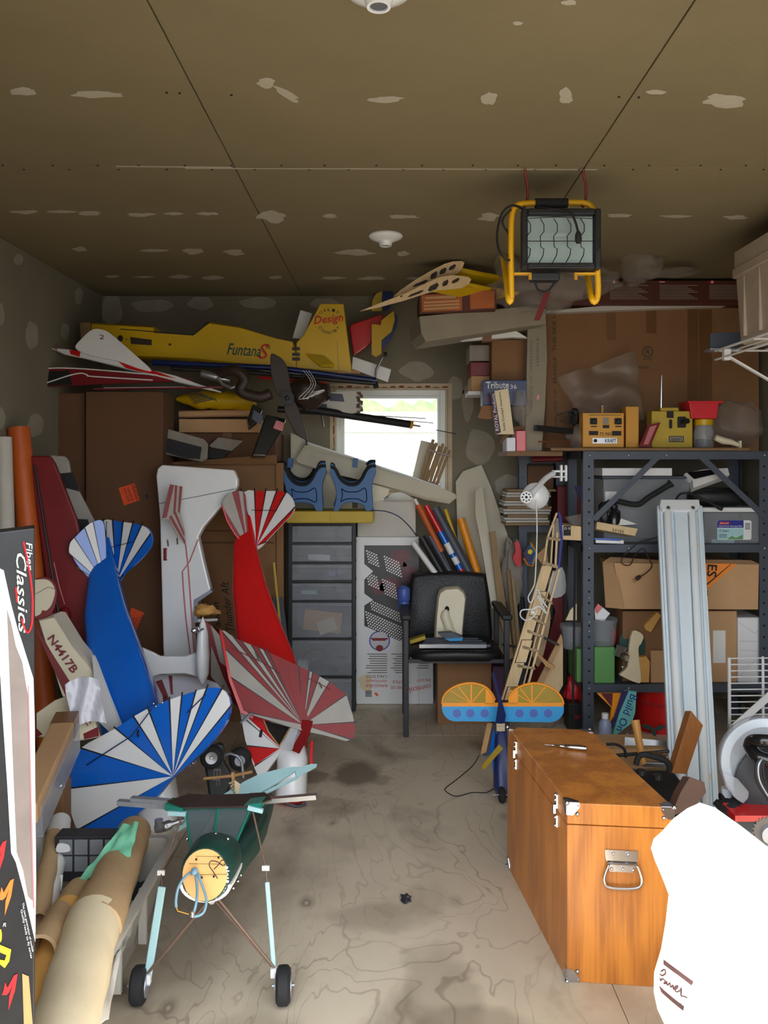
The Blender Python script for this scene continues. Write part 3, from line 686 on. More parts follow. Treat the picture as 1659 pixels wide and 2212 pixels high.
# N4417B fuselage
t = thing('model_airplane', 'cream and red model airplane fuselage marked N4417B', 'model airplane', P(200, 1620, 3.35))
pn = PL(140, 1400, 3.42, .25, .2)
G().plate(pn, cat([(60,1262),(75,1250),(98,1246),(116,1256),(123,1280),(118,1310),(106,1330),(80,1338),(60,1336)], 3), .02).build('fin', 'red_dark', t, bevel=.003)
G().decal(pn, cat([(60,1262),(82,1252),(106,1254),(119,1275),(112,1305),(100,1319),(92,1318),(85,1328),(62,1328)], 3)).build('fin_panel', 'cream', t)
G().tube([pn(x, y, .002) for x, y in ((76,1284),(104,1268),(120,1273))], .0012, 0, 5).build('fin_hinge', 'ink_grey', t)
g = G(); ra = [(76,1338),(112,1330),(155,1395),(200,1445),(235,1520),(235,1600),(180,1590),(130,1500)]
g.loft([inset(pn, ra, .9, .97, .0), inset(pn, ra, 1, 1, .02), inset(pn, ra, 1, 1, .1), inset(pn, ra, .9, .97, .12)]); g.build('fuselage', 'cream', t, smooth=40)
G().decal(pn, [(76,1358),(84,1362),(112,1410),(150,1470),(176,1520),(150,1520),(118,1450)], 0, .003).build('stripe', 'red_dark', t)
txt(pn, 'N4417B', (102, 1380), (156, 1456), 17, 'red_dark', t, off=.006, bold=.02)
# striped wing piece beneath with red writing
pw = PL(110, 1540, 3.05, .1, .6)
t = thing('model_wing', 'cream model wing with red edge lying under the N4417B fuselage', 'model part', pw(120, 1580))
G().plate(pw, [(78,1540),(118,1512),(165,1495),(200,1540),(215,1590),(160,1600),(78,1590)], .02).build('panel', 'cream', t, bevel=.004)
G().decal(pw, [(78,1572),(92,1586),(78,1594)]).build('red_edge', 'red_dark', t); G().decal(pw, [(180,1585),(212,1570),(214,1590),(182,1597)]).build('red_edge', 'red_dark', t)
txt(pw, 'TA', (186, 1572), (206, 1556), 18, 'red_dark', t)
# plastic sheet
g = G(); pls = PL(180, 1500, 3.0, .2, .3); sheet = []
for i in range(9):
    row = []
    for j in range(7):
        x = 140+i*9+j*3; y = 1468+j*16-i*1.5+(abs(i-4)**1.6)*1.2; row.append(pls(x, y, .012*math.sin(i*1.3+j)))
    sheet.append(row)
g.loft([r+[p+V((0, .002, 0)) for p in r[::-1]] for r in sheet]); one(g, 'plastic_sheet', 'light_film', 'thin pale printed plastic sheet draped over the wing beside the blue plane', 'plastic sheet', smooth=60)

# ================================================================== WHITE PLANE
pwp = PL(420, 1250, 4.22, 0, .06)
t = thing('model_airplane', 'white model airplane standing on its nose with thin red trim lines', 'model airplane', pwp(395, 1560))
g = G(); ol = [(337,1028),(340,1012),(350,1004),(420,1009),(505,1015),(513,1035),(513,1050),(500,1072),(470,1102),(440,1138),(428,1160),(440,1215),(455,1275),(420,1297),(416,1340),(425,1480),(425,1560),(360,1560),(352,1400),(345,1120)]
g.plate(pwp, ol, .06); g.build('fuselage', 'white_gloss', t, bevel=.008)
G().plate(pwp, [(455,1275),(460,1278),(428,1300),(426,1345),(418,1345),(418,1296)], .07, 0, .001).build('wing_saddle', 'galv', t)
pst = PL(380, 1100, 4.12, .5, .1)
st = [(368,1046),(394,1051),(390,1105),(400,1150),(402,1178),(385,1160),(365,1122),(350,1122)]
o = G().plate(pst, st, .008).build('stabiliser', 'grey_film', t)
G().decal(pst, [(368,1046),(376,1048),(360,1118),(350,1120)]).decal(pst, [(378,1048),(383,1049),(379,1110),(374,1110)]).decal(pst, [(388,1050),(394,1051),(388,1110),(384,1104)]).decal(pst, [(365,1118),(370,1112),(400,1168),(401,1178)]).decal(pst, [(376,1110),(380,1106),(398,1150),(398,1160)]).build('stripe', 'red_film', t)
g = G()
for L in ([(401,1176),(407,1230),(412,1300),(420,1420)], [(428,1165),(410,1212),(394,1235),(396,1270),(402,1340),(412,1420)], ):
    for a, b in zip(L, L[1:]): g.decal(pwp, [(a[0]-1.6, a[1]), (b[0]-1.6, b[1]), (b[0]+1.6, b[1]), (a[0]+1.6, a[1])], 0, .002)
g.build('trim_line', 'trim_red', t)
g = G().tube([pwp(x, y, .003) for x, y in ((343,1088),(430,1072),(508,1056))], .0015); g.tube([pwp(362,1166,.003), pwp(364,1180,.003)], .004); g.tube([pwp(383,1162,.003), pwp(384,1176,.003)], .004)
g.build('rudder_hinge', 'ink_grey', t)
G().decal(pwp, rect(353, 1184, 361, 1211)).build('maker_label', 'red_dark', t)
txt(pwp, 'HANGAR', (359, 1187), (359, 1208), 4, 'ink_white', t)
# white landing gear leg
t = thing('landing_gear', 'white landing gear with a slim white wheel spat beside the blue tail', 'model part', P(400, 1490, 3.85))
pgl = PL(390, 1430, 3.85)
G().plate(pgl, [(302,1398),(330,1410),(345,1418),(400,1418),(424,1410),(432,1400),(432,1468),(425,1462),(400,1455),(345,1457),(318,1466),(305,1450)], .02).build('leg', 'white', t, bevel=.005)
g = G(); g.loft([[pgl(440, 1415)+V((.035*k*math.cos(a)*.9, -.02+.05*math.sin(a)*k, z)) for a in [2*math.pi*j/12 for j in range(12)]] for z, k in ((.18, .05), (.15, .45), (.1, .8), (0, 1), (-.08, .9), (-.12, .4), (-.135, .05))])
g.build('wheel_spat', 'white_gloss', t, smooth=50)
g = G().lathe(P(428, 1360, 3.8), (-.6, -1, 0), [(0, .014), (.03, .014), (.04, .006)], 0, 10).tube([P(428, 1356, 3.78), P(432, 1362, 3.78), P(440, 1358, 3.78)], .004); g.build('axle_nut', 'metal', t)
# chrome-striped wing under gear
pcw = PL(400, 1490, 3.95, .1, .4)
t = thing('model_wing', 'glossy silver wing with brown red stripes between blue and white planes', 'model part', pcw(400, 1530))
G().plate(pcw, [(320,1455),(375,1458),(440,1465),(470,1475),(490,1500),(420,1530),(352,1545),(338,1500)], .02).build('panel', 'light_film', t, bevel=.004)
G().decal(pcw, [(336,1472),(350,1468),(364,1505),(356,1512)]).decal(pcw, [(364,1460),(372,1460),(374,1500),(369,1500)]).decal(pcw, [(352,1500),(368,1510),(352,1535)]).build('stripe', 'red_dark', t)
# maroon wing panel
pmw = PL(470, 1430, 4.0, .5, .1)
t = thing('model_wing', 'dark red and grey model wing standing between the wheel spat and red wing', 'model part', pmw(480, 1530))
G().plate(pmw, [(436,1335),(455,1348),(475,1370),(500,1410),(508,1470),(515,1530),(480,1495),(455,1465),(450,1390)], .02).build('panel', 'red_dark', t, bevel=.004)
G().decal(pmw, [(455,1350),(474,1372),(488,1440),(475,1430)]).decal(pmw, [(456,1395),(482,1462),(500,1500),(480,1490),(455,1460)]).build('grey_stripe', 'grey_film', t)
one(G().ball(P(445, 1318, 4.2), (.055, .04, .03), 0, 9, wob=.5, seed=9), 'rag', 'manila', 'small yellow and orange rag wedged by the white wing saddle', 'rag', smooth=60)
flat('white_strip', 'short white strip by the handwritten carton', 'strip', PL(450, 1340, 4.22), [(424,1338),(470,1336),(470,1341),(428,1344)], .01, 'white')
one(G().beam(P(614, 1440, 4.5), P(592, 1215, 4.58), .012, .006).beam(P(617, 1440, 4.5), P(600, 1290, 4.58), .06, .004, 1), 'slate_wing', ['yellow_dull', 'steel_grey'], 'slate blue wing with yellow edge right of the red fuselage', 'model part')
flat('magazine_board', 'cream board with a yellow mark beside the upright carton', 'board', PL(610, 1250, 4.64), [(596,1000),(612,1000),(613,1480),(600,1480)], .02, 'card')

# ================================================================== BLUE PLANE
def body(pl_secs, m, t, name='fuselage', n=20, ex=.5):
    """sections: (x, y, Y, halfwidth_px, halfdepth_m, slope) rings perpendicular to the run of the body"""
    g = G(); C = [P(s[0], s[1], s[2]) for s in pl_secs]; rings = []
    for i, s in enumerate(pl_secs):
        d = (C[min(i+1, len(C)-1)]-C[max(i-1, 0)]).normalized(); u = V((1, 0, 0)); u = (u-d*u.dot(d)).normalized(); q = d.cross(u)
        hw = s[3]*s[2]/F
        rings.append([C[i]+u*math.copysign(abs(math.cos(a))**ex, math.cos(a))*hw+q*math.copysign(abs(math.sin(a))**ex, math.sin(a))*s[4] for a in [2*math.pi*(j+.5)/n for j in range(n)]])
    g.loft(rings); return g.build(name, m, t, smooth=40)
t = thing('aerobatic_airplane', 'blue and white sunburst aerobatic model standing on its nose', 'model airplane', P(345, 1790, 3.3))
body([(231,1165,3.94,7,.02),(226,1250,3.84,30,.05),(232,1330,3.75,44,.07),(252,1420,3.62,55,.09),(278,1520,3.5,64,.11),(306,1620,3.42,62,.12),(325,1690,3.35,50,.11)], 'blue', t, ex=.34)
body([(326,1688,3.36,48,.105),(340,1735,3.33,42,.09),(350,1780,3.31,30,.06),(352,1798,3.3,12,.02)], 'white_gloss', t, 'cowl')
psd = PL(225, 1500, 3.36, -.3, .3)
G().plate(psd, [(199,1415),(206,1430),(232,1500),(262,1575),(240,1585),(214,1560),(205,1500)], .02).build('side_panel', 'white', t)
plt = PL(290, 1190, 3.88, -.35, .1)
sr = cat([(222,1126),(260,1127),(300,1133),(320,1143),(328,1163),(323,1185),(298,1214),(268,1240),(253,1264),(244,1225),(234,1180)], 3)
g = G().plate(plt, sr, .012); fan(g, plt, sr, (252,1258), [(222,1120),(243,1120),(267,1122),(289,1124),(309,1128),(326,1152),(268,1242)], [1, None, 1, None, 1, None], 2, 2.8)
g.build('stabiliser', ['blue', 'white', 'black'], t)
g = G().decal(plt, [(222,1126),(223.5,1126),(252,1258),(251,1258)], 0, .003); g.tube([plt(211, 1190, .004), plt(291, 1170, .012)], .0015); g.build('elevator_wire', 'ink', t)
pll = PL(190, 1190, 3.82, .5, .1)
sl = cat([(183,1140),(200,1128),(222,1126),(228,1170),(231,1268),(200,1254),(172,1227),(155,1200),(149,1192),(152,1172),(165,1158)], 3)
g = G().plate(pll, sl, .012); fan(g, pll, sl, (229,1266), [(165,1225),(149,1195),(160,1160),(183,1140),(201,1126),(230,1126)], [None, 1, None, 1, None], 2, 2.2)
g.build('stabiliser', ['blue', 'white', 'black'], t)
pwg = PL(372, 1677, 3.12, -.08, .32)
W = cat([(173,1617),(245,1576),(315,1533),(385,1505),(450,1486),(482,1490),(497,1515),(491,1555),(460,1600),(415,1645),(372,1681),(330,1730),(270,1780),(225,1815),(205,1823),(186,1816),(166,1790),(153,1750),(150,1700),(157,1655)], 3)
g = G().plate(pwg, W, .03)
fan(g, pwg, W, (374,1677), [(168,1793),(148,1703),(172,1615),(246,1570),(287,1545),(318,1525),(366,1505),(394,1495),(424,1490),(450,1478),(484,1480),(503,1520)], [1, None, 1, None, 1, None, 1, None, 1, None, 1], 2, 3.6)
g.build('wing', ['blue', 'white', 'black'], t, bevel=0)
G().tube([pwg(188, 1653, .006), pwg(290, 1590, .03), pwg(332, 1528, .006)], .0022).tube([pwg(405, 1540, .006), pwg(448, 1500, .02)], .0022).build('aileron_rod', 'blue_dark', t)
G().tube([pwg(300, 1578, .008), pwg(304, 1590, .03)], .004).build('control_horn', 'black', t)
g = G()
for x, y in ((338,1526),(352,1518),(333,1520)): g.ball(pwg(x, y, .006), .005, 0, 6)
g.build('screw', 'chrome', t)
g = G().ball(P(415, 1646, 3.2), .016, 0, 10); g.build('wheel_hub', 'chrome', t, smooth=60)
t['label'] = 'blue and white sunburst aerobatic model standing on its nose'
# small linkage metal by nose
t = thing('engine', 'small metal model engine lying by the tote behind the kraft paper roll', 'engine', P(345, 1800, 2.75))
g = G().lathe(P(335, 1792, 2.75), (1, .1, .3), [(0, .012), (.02, .016), (.05, .016), (.06, .008), (.1, .007)], 0, 12).ball(P(358, 1785, 2.75), .016, 0, 8); g.build('crankcase', 'metal', t, smooth=40)
g = G(); [g.lathe(P(343, 1782, 2.75), (0, 0, 1), [(.004*k, .014), (.004*k+.002, .014)], 0, 12) for k in range(5)]; g.build('cylinder_fin', 'galv', t)

# ================================================================== RED PLANE
t = thing('aerobatic_airplane', 'red and white sunburst aerobatic model standing on its nose', 'model airplane', P(630, 1735, 3.55))
body([(535,1110,4.3,6,.015),(530,1180,4.22,24,.05),(540,1270,4.12,36,.07),(560,1360,4.02,48,.09),(585,1450,3.9,58,.11),(604,1540,3.78,58,.12),(612,1610,3.7,52,.12)], 'red', t, ex=.34)
psr = PL(560, 1600, 3.56, -.1, .3)
fs = [(517,1528),(600,1560),(655,1578),(640,1625),(608,1622),(562,1686),(550,1660),(530,1600)]
g = G().plate(psr, fs, .03); g.decal(psr, [(522,1535),(530,1545),(605,1615),(610,1575),(560,1545)], 1, .001); g.decal(psr, [(534,1612),(604,1617),(551,1653)], 1, .001)
for a, b in (((524,1548),(606,1618)), ((534,1611),(606,1617)), ((550,1655),(606,1619))): g.decal(psr, [(a[0], a[1]-1.6), b, (a[0], a[1]+1.6)], 2, .003)
g.build('side_panel', ['white', 'red', 'black'], t)
G().decal(psr, [(570,1556),(628,1572),(614,1598),(604,1612),(585,1586)], 0, .004).build('cockpit_opening', 'dark_void', t)
G().tube([psr(x, y, .006) for x, y in ((570,1555),(580,1580),(604,1612))], .003).tube([psr(x, y, .006) for x, y in ((604,1612),(628,1570))], .003, 0).build('cockpit_rim', 'pine', t)
G().plate(PL(635, 1600, 3.5, .2, .2), [(628,1572),(648,1560),(632,1620),(607,1618)], .003).build('windscreen', 'clear_grey', t)
G().plate(PL(650, 1600, 3.5, -.4, .2), [(652,1555),(674,1558),(666,1590),(645,1628),(628,1620),(648,1585)], .01).build('strut', 'red_film', t)
body([(629,1618,3.62,30,.07),(632,1640,3.6,33,.085),(630,1690,3.57,33,.09),(628,1722,3.56,34,.085)], 'white_gloss', t, 'cowl', ex=.8)
body([(628,1720,3.56,35,.086),(626,1734,3.555,24,.06),(625,1738,3.55,6,.015)], 'red', t, 'cowl_front', ex=.9)
g = G().tube([P(x, y, 3.5) for x, y in ((612,1732),(640,1742),(660,1738),(655,1725))], .006); g.build('propeller_tip', 'steel_grey', t)
g = G().tube([P(673, 1600, 3.6), P(672, 1650, 3.58)], .008); g.build('gear_leg', 'red', t)
pwr = PL(652, 1560, 3.52, .1, .45)
Wr = [(476,1361),(486,1363),(510,1380),(560,1400),(620,1427),(680,1455),(715,1475),(748,1500),(762,1545),(767,1575),(763,1595),(748,1601),(700,1588),(652,1578),(600,1562),(548,1545),(524,1532),(498,1466),(482,1400)]
g = G().plate(pwr, Wr, .03)
fan(g, pwr, Wr, (655,1566), [(524,1536),(497,1462),(481,1396),(474,1358),(500,1370),(520,1382),(541,1390),(556,1396),(568,1400),(576,1402),(645,1438),(668,1448),(676,1450),(690,1458),(713,1472),(749,1500),(768,1560),(768,1600)],
    [1, 2, 1, 2, 1, 2, 1, 2, 1, 1, 1, 2, 1, 2, 1, 2, 1], 3, 2.8)
g.build('wing', ['grey_film', 'red_film', 'grey_film', 'black', 'red'], t)
G().decal(pwr, [(618,1440),(632,1446),(672,1570),(650,1566)], 0, .003).build('centre_stripe', 'red_film', t)
g = G()
for L in ([(500,1400),(575,1435),(605,1455)], [(665,1465),(715,1490)]): g.tube([pwr(x, y, .005) for x, y in L], .0018)
g.build('aileron_line', 'red_dark', t)
G().tube([pwr(552, 1408, .01), pwr(560, 1428, .02)], .003).tube([pwr(690, 1475, .01), pwr(695, 1488, .02)], .003).build('control_horn', 'metal', t)
G().plate(pwr, [(474,1360),(479,1362),(500,1466),(526,1534),(548,1547),(545,1552),(520,1540),(494,1468)], .034, 0, .002).build('wing_edge', 'red', t)
plr = PL(590, 1110, 4.24, -.3, .1)
srr = cat([(527,1063),(565,1061),(602,1061),(622,1067),(635,1088),(632,1108),(612,1130),(585,1158),(556,1188),(546,1170),(534,1110)], 3)
g = G().plate(plr, srr, .012); fan(g, plr, srr, (554,1180), [(520,1055),(550,1055),(575,1055),(600,1055),(620,1060),(638,1095),(575,1170)], [None, 1, None, 1, None, 1], 2, 2.8)
g.tube([plr(545, 1102, .01), plr(600, 1103, .01)], .0015, 2); g.build('stabiliser', ['white', 'red', 'black'], t)
pll = PL(505, 1110, 4.2, .4, .1)
slr = cat([(480,1092),(486,1075),(498,1064),(515,1061),(527,1064),(532,1085),(537,1188),(528,1180),(506,1150),(490,1122)], 3)
g = G().plate(pll, slr, .012); fan(g, pll, slr, (536,1186), [(498,1140),(480,1092),(500,1060),(515,1058),(524,1058),(534,1066)], [1, 0, 1, 0, 1], None)
g.tube([pll(x, y, .003) for x, y in [(480,1092),(490,1125),(508,1155),(537,1188)]], .005, 2); g.build('stabiliser', ['grey_film', 'red_film', 'red'], t)
g = G().tube([P(x, y, 3.5) for x, y in ((523,1545),(530,1555),(545,1540))], .006).beam(P(522, 1560, 3.48), P(540, 1542, 3.45), .02, .006); g.build('cabane_bracket', 'galv', t)
G().beam(P(562, 1592, 3.42), P(565, 1577, 3.42), .012, .008).build('switch', 'black', t)
# black spat with wheel
t = thing('wheel_spat', 'black wheel spat with tyre standing in front of the red plane', 'model part', P(470, 1735, 3.4))
psp = PL(470, 1680, 3.4, .2, .1)
G().plate(psp, cat([(442,1650),(452,1622),(470,1608),(485,1615),(484,1645),(497,1668),(502,1690),(488,1720),(470,1738),(455,1735),(448,1700),(446,1680)], 3), .05).build('body', 'spat', t, bevel=.01)
G().lathe(psp(457, 1633, .03), psp.n, [(-.045, .03), (-.035, .046), (-.005, .046), (.004, .036), (.004, .01)], 0, 24).build('tyre', 'black_rubber', t, smooth=50)
G().lathe(psp(457, 1633, .034), psp.n, [(-.02, .024), (.004, .024), (.002, .008), (.006, .006), (.006, .001)], 0, 18).build('rim', 'metal', t, smooth=30)
txt(psp, 'EF', (462, 1660), (459, 1697), 15, 'ink_grey', t, off=.004)
t = thing('wheel', 'black model wheel with grey hub and bent wire leg between spat and red plane', 'wheel', P(520, 1690, 3.55))
psq = PL(520, 1641, 3.5)
G().lathe(psq(519, 1641, 0), (.2, -1, 0), [(-.03, .03), (-.02, .048), (.0, .048), (.01, .036)], 0, 20).build('tyre', 'black_rubber', t, smooth=50)
G().lathe(psq(519, 1641, .012), (.2, -1, 0), [(-.02, .022), (.004, .022), (.004, .001)], 0, 16).build('rim', 'galv', t, smooth=30)
G().tube([psq(x, y, .02) for x, y in ((488,1628),(500,1624),(516,1630),(524,1642),(527,1676))], .006).build('leg', 'galv', t, smooth=50)
one(G().tube([P(x, y, 3.3) for x, y in ((440,1682),(500,1676),(545,1667))], .006, 0, 6), 'stick', 'pine', 'thin wooden stick lying on the floor behind the black wheel spat', 'stick')
# ================================================================== FRONT: teal plane
t = thing('unfinished_airplane', 'unfinished dark teal model airplane with bare wooden nose disc and two wheels', 'model airplane', P(450, 2165, 2.24))
A = P(443, 1889, 2.12); AX = V((.03, 1, -.12)).normalized()
def ring(c, hw, hh, ex=1., n=28, ax=AX):
    u = V((1, 0, 0)); u = (u-ax*u.dot(ax)).normalized(); q = u.cross(ax)*1.
    return [c+u*math.copysign(abs(math.cos(a))**ex, math.cos(a))*hw+q*math.copysign(abs(math.sin(a))**ex, math.sin(a))*hh for a in [2*math.pi*(j+.5)/n for j in range(n)]]
c = lambda d, dz=0: A+AX*d+V((0, 0, dz))
G().loft([ring(c(0), .060, .065), ring(c(.012), .065, .071), ring(c(.06), .068, .073), ring(c(.10), .068, .072, .9), ring(c(.13), .066, .06, .8)]).build('cowl_ring', 'green_canvas', t, smooth=40)
G().loft([ring(c(-.004), .057, .063), ring(c(-.001), .057, .063)]).build('firewall', 'plywood_face', t)
pfw = PL(452, 1858, 2.112, .0, 0.)
g = G()
for x, y in ((424,1856), (472,1852), (436,1895), (462,1893)): g.decal(pfw, disc(x, y, 2.4, 2.8, 10))
for x0, y0, x1, y1 in ((424,1849,478,1850), (408,1865,490,1866), (410,1889,492,1888)): g.decal(pfw, [(x0, y0), (x1, y1), (x1, y1+.7), (x0, y0+.7)])
g.build('mount_hole', 'ink', t)
g = G()
for k in range(22):
    a = math.radians(-25+k*8); r = (math.cos(a), math.sin(a)); cpt = c(-.0035)+V((r[0]*.061, 0, -r[1]*.071)) if False else c(-.003)+V((.058*math.cos(a), 0, -.064*math.sin(a)))
    g.ball(cpt, (.002+.002*(k % 3), .002, .002+.002*(k % 2)), 0, 5)
g.build('chipped_paint', 'white', t)
G().loft([ring(c(.09, -.02), .066, .046, .8), ring(c(.20, -.03), .070, .04, .5), ring(c(.34, -.03), .078, .038, .35), ring(c(.5, -.03), .072, .036, .35), ring(c(.54, -.03), .066, .042, .35), ring(c(.8, -.06), .036, .034, .35), ring(c(.95, -.08), .016, .026, .35)]).build('fuselage', 'green_canvas', t, smooth=40)
g = G()
g.loft([[c(0)+V((0, d, 0))+V((.066*math.cos(a)*k, 0, -.028-.046*math.sin(a)*k)) for a in [math.pi*(j)/14 for j in range(15)]]+[c(0)+V((0, d, 0))+V((.058*math.cos(a)*k, 0, -.028-.038*math.sin(a)*k)) for a in [math.pi*(14-j)/14 for j in range(15)]] for d, k in ((.004, 1.), (.06, 1.09), (.12, 1.12))]); g.build('lower_lip', 'white', t, smooth=40)
# cabin
fr = [P(413, 1832, 2.30), P(506, 1828, 2.30), P(541, 1745, 2.40), P(401, 1748, 2.40)]
bk = [p+V((0, .26, -.02)) for p in fr[:2]]+[p+V((0, .13, -.032)) for p in fr[2:]]
g = G()
def bar(a, b, r=.0034): g.tube([a, b], r, 0, 6)
for i in range(4): bar(fr[i], fr[(i+1) % 4]); bar(bk[i], bk[(i+1) % 4]); bar(fr[i], bk[i])
bar((fr[0]+fr[1])/2, (fr[2]+fr[3])/2, .004); g.build('cabin_frame', 'teal_edge', t)
G().add(fr+[p+V((0, .002, 0)) for p in fr], [(0, 1, 2, 3), (7, 6, 5, 4), (0, 1, 5, 4), (1, 2, 6, 5), (2, 3, 7, 6), (3, 0, 4, 7)]).build('windscreen', 'smoked', t)
for i, nm in ((1, 'side_window'), (3, 'side_window')):
    a, b = fr[i], fr[(i+1) % 4]; a2, b2 = bk[i], bk[(i+1) % 4]; e = V((.002, 0, 0)); G().add([a, b, b2, a2, a+e, b+e, b2+e, a2+e], [(0, 1, 2, 3), (7, 6, 5, 4), (0, 1, 5, 4), (1, 2, 6, 5), (2, 3, 7, 6), (3, 0, 4, 7)]).build(nm, 'smoked', t)
G().add([bk[0], bk[1], bk[2], bk[3]]+[p+V((0, .01, 0)) for p in bk], [(0, 1, 2, 3), (7, 6, 5, 4), (0, 1, 5, 4), (1, 2, 6, 5), (2, 3, 7, 6), (3, 0, 4, 7)]).build('cabin_bulkhead', 'green_canvas', t)
rf = [fr[3]+V((-.01, -.01, .004)), fr[2]+V((.01, -.01, .004)), fr[2]+V((0, .10, -.004)), fr[3]+V((0.02, .10, -.004))]
g = G().prism(rf, (0, 0, .006)); g.prism([rf[0]+V((.0, 0, .002)), rf[3]+V((.02, 0, .002)), rf[3]+V((-.03, -.02, .012)), rf[0]+V((-.045, .02, .012))], (0, 0, .005)); g.prism([rf[1]+V((0, 0, .002)), rf[2]+V((-.02, 0, .002)), rf[2]+V((.03, -.02, .012)), rf[1]+V((.05, .02, .012))], (0, 0, .005))
g.build('cabin_roof', 'brown_dark', t)
for x0, y0, x1, y1, m in ((255,1733,366,1741,'galv'), (284,1726,366,1732,'galv'), (566,1730,684,1720,'metal')):
    G().beam(P(x0, y0, 2.44), P(x1, y1, 2.42), .02, .013).build('wing_spar', m, t)
for sg, x0, x1, yy in ((-1, 364, 402, 1742), (1, 536, 568, 1738)):
    G().beam(P(x0, yy-6*(sg < 0), 2.42), P(x1, yy+4*(sg < 0)-4*(sg > 0), 2.41), .05, .018).build('wing_root', 'teal_edge', t)
    G().beam(P(x0, yy+8-8*(sg > 0)+6, 2.39), P(x1, yy+10-2*(sg > 0)+6, 2.385), .01, .012).build('root_tape', 'pale_blue', t)
# tubing
g = G(); o0 = P(420, 1884, 2.11)
for L in ([(418,1882),(402,1892),(386,1915),(380,1945),(381,1960)], [(422,1884),(426,1920),(424,1950),(416,1978)], [(426,1884),(438,1915),(446,1945),(440,1970),(425,1979),(412,1978)]):
    Q = cat(L, 4, False); g.tube([P(x, y, 2.115-.07*math.sin(math.pi*.5*k/(len(Q)-1))) for k, (x, y) in enumerate(Q)], .0035, 0, 8)
g.ball(P(420, 1882, 2.10), (.009, .012, .009), 0, 8); mat('tubing', (120, 158, 178), .3, alpha=.9, var=.05); g.build('fuel_tubing', 'tubing', t, smooth=50)
G().tube([P(x, y, 2.04) for x, y in ((381,1960),(384,1968),(408,1975))], .0012).build('brass_tube', 'gold', t)
G().lathe(P(416, 1970, 2.04), (0, 0, -1), [(0, .004), (.012, .004)], 0, 8).build('fitting', 'chrome', t)
g = G().tube([P(x, y, 2.10) for x, y in cat([(470,1898),(462,1885),(452,1870),(456,1860),(470,1862),(482,1870),(490,1862),(480,1858),(472,1868),(462,1878)], 4, False)], .0012, 0, 5); g.build('control_wire', 'ink', t)
g = G()
for x, y, Y in ((404,1812,2.2),(492,1812,2.2),(466,1801,2.22),(520,1890,2.28),(514,1903,2.26),(504,1918,2.22)): g.ball(P(x, y, Y), .005, 0, 6)
g.build('screw', 'chrome', t, smooth=60)
G().lathe(P(458, 1944, 2.16), (0, -1, 0), [(0, .009), (.006, .009), (.006, .003)], 0, 10).build('drain_fitting', 'metal', t)
# struts and gear
for (a, b, c2, d2, wv, wx) in (((396,1757,2.4),(348,1885,2.3),(350,1915,2.28),(318,2118,2.24), 17, 300), ((546,1752,2.4),(574,1875,2.3),(577,1905,2.29),(593,2105,2.25), 10, 612)):
    G().tube([P(*a), P(*b)], .0028).tube([P(*b), P(*c2)], .0016).build('strut_wire', 'wire', t)
    G().box(P(*b), (.02, .006, .013)).build('tape_flag', 'white', t)
    s_, e_ = P(*c2), P(*d2); u = (e_-s_).normalized(); G().beam(s_, e_, wv*2.26/F, .008, 0, (0, 1, 0)).build('strut_fairing', 'pale_blue', t, bevel=.003)
    G().box(P(d2[0], d2[1]-4, d2[2]-.004), (.02, .012, .024)).build('axle_bracket', 'white_gloss', t)
    G().tube([P(462, 1930, 2.25), P(d2[0], d2[1]-14, d2[2])], .004).build('gear_wire', 'wire', t)
    G().tube([P(456, 1936, 2.32), P(d2[0], d2[1]-10, d2[2]+.01)], .0025).build('gear_wire', 'wire', t)
    wc = P(wx, 2130, 2.235); wc.z = .049
    o = G().lathe(wc, (1, .08, 0), [(-.02, .03), (-.019, .04), (-.012, .048), (0, .049), (.012, .048), (.019, .04), (.02, .03)], 0, 28).build('tyre', 'black_rubber', t, smooth=40)
    G().lathe(wc, (1, .08, 0), [(-.022, .03), (-.02, .031), (.02, .031), (.022, .03), (.022, .01)], 0, 20).lathe(wc, (1, .08, 0), [(-.03, .004), (.03, .004)], 0, 8).build('hub', 'galv', t, smooth=30)
# tail surfaces
ptl = PL(560, 1690, 2.95, .35, 1.6)
G().plate(ptl, cat([(378,1778),(455,1733),(500,1705),(560,1672),(635,1656),(637,1666),(545,1722),(500,1742),(440,1770)], 2), .008).build('stabiliser', 'pale_blue', t)
G().plate(ptl, [(638,1666),(645,1658),(672,1650),(685,1650),(684,1655),(660,1668),(640,1678)], .008).build('elevator_tip', 'pale_blue', t)
G().plate(ptl, [(570,1710),(640,1676),(645,1679),(575,1713)], .008).build('elevator', 'pale_blue', t)
G().plate(ptl, [(378,1790),(405,1775),(405,1782),(380,1797)], .008).build('elevator', 'pale_blue', t)
g = G()
for k in range(7): g.tube([P(496+k*3.2, 1692+k*6, 2.9), P(507, 1688+k*5, 2.885), P(518-k*1.2, 1696+k*5, 2.9)], .004, 0, 6)
g.build('rubber_band', 'tracing', t, smooth=60)
G().beam(P(506, 1712, 2.93), P(503, 1668, 2.93), .01, .01).build('peg', 'pine', t)

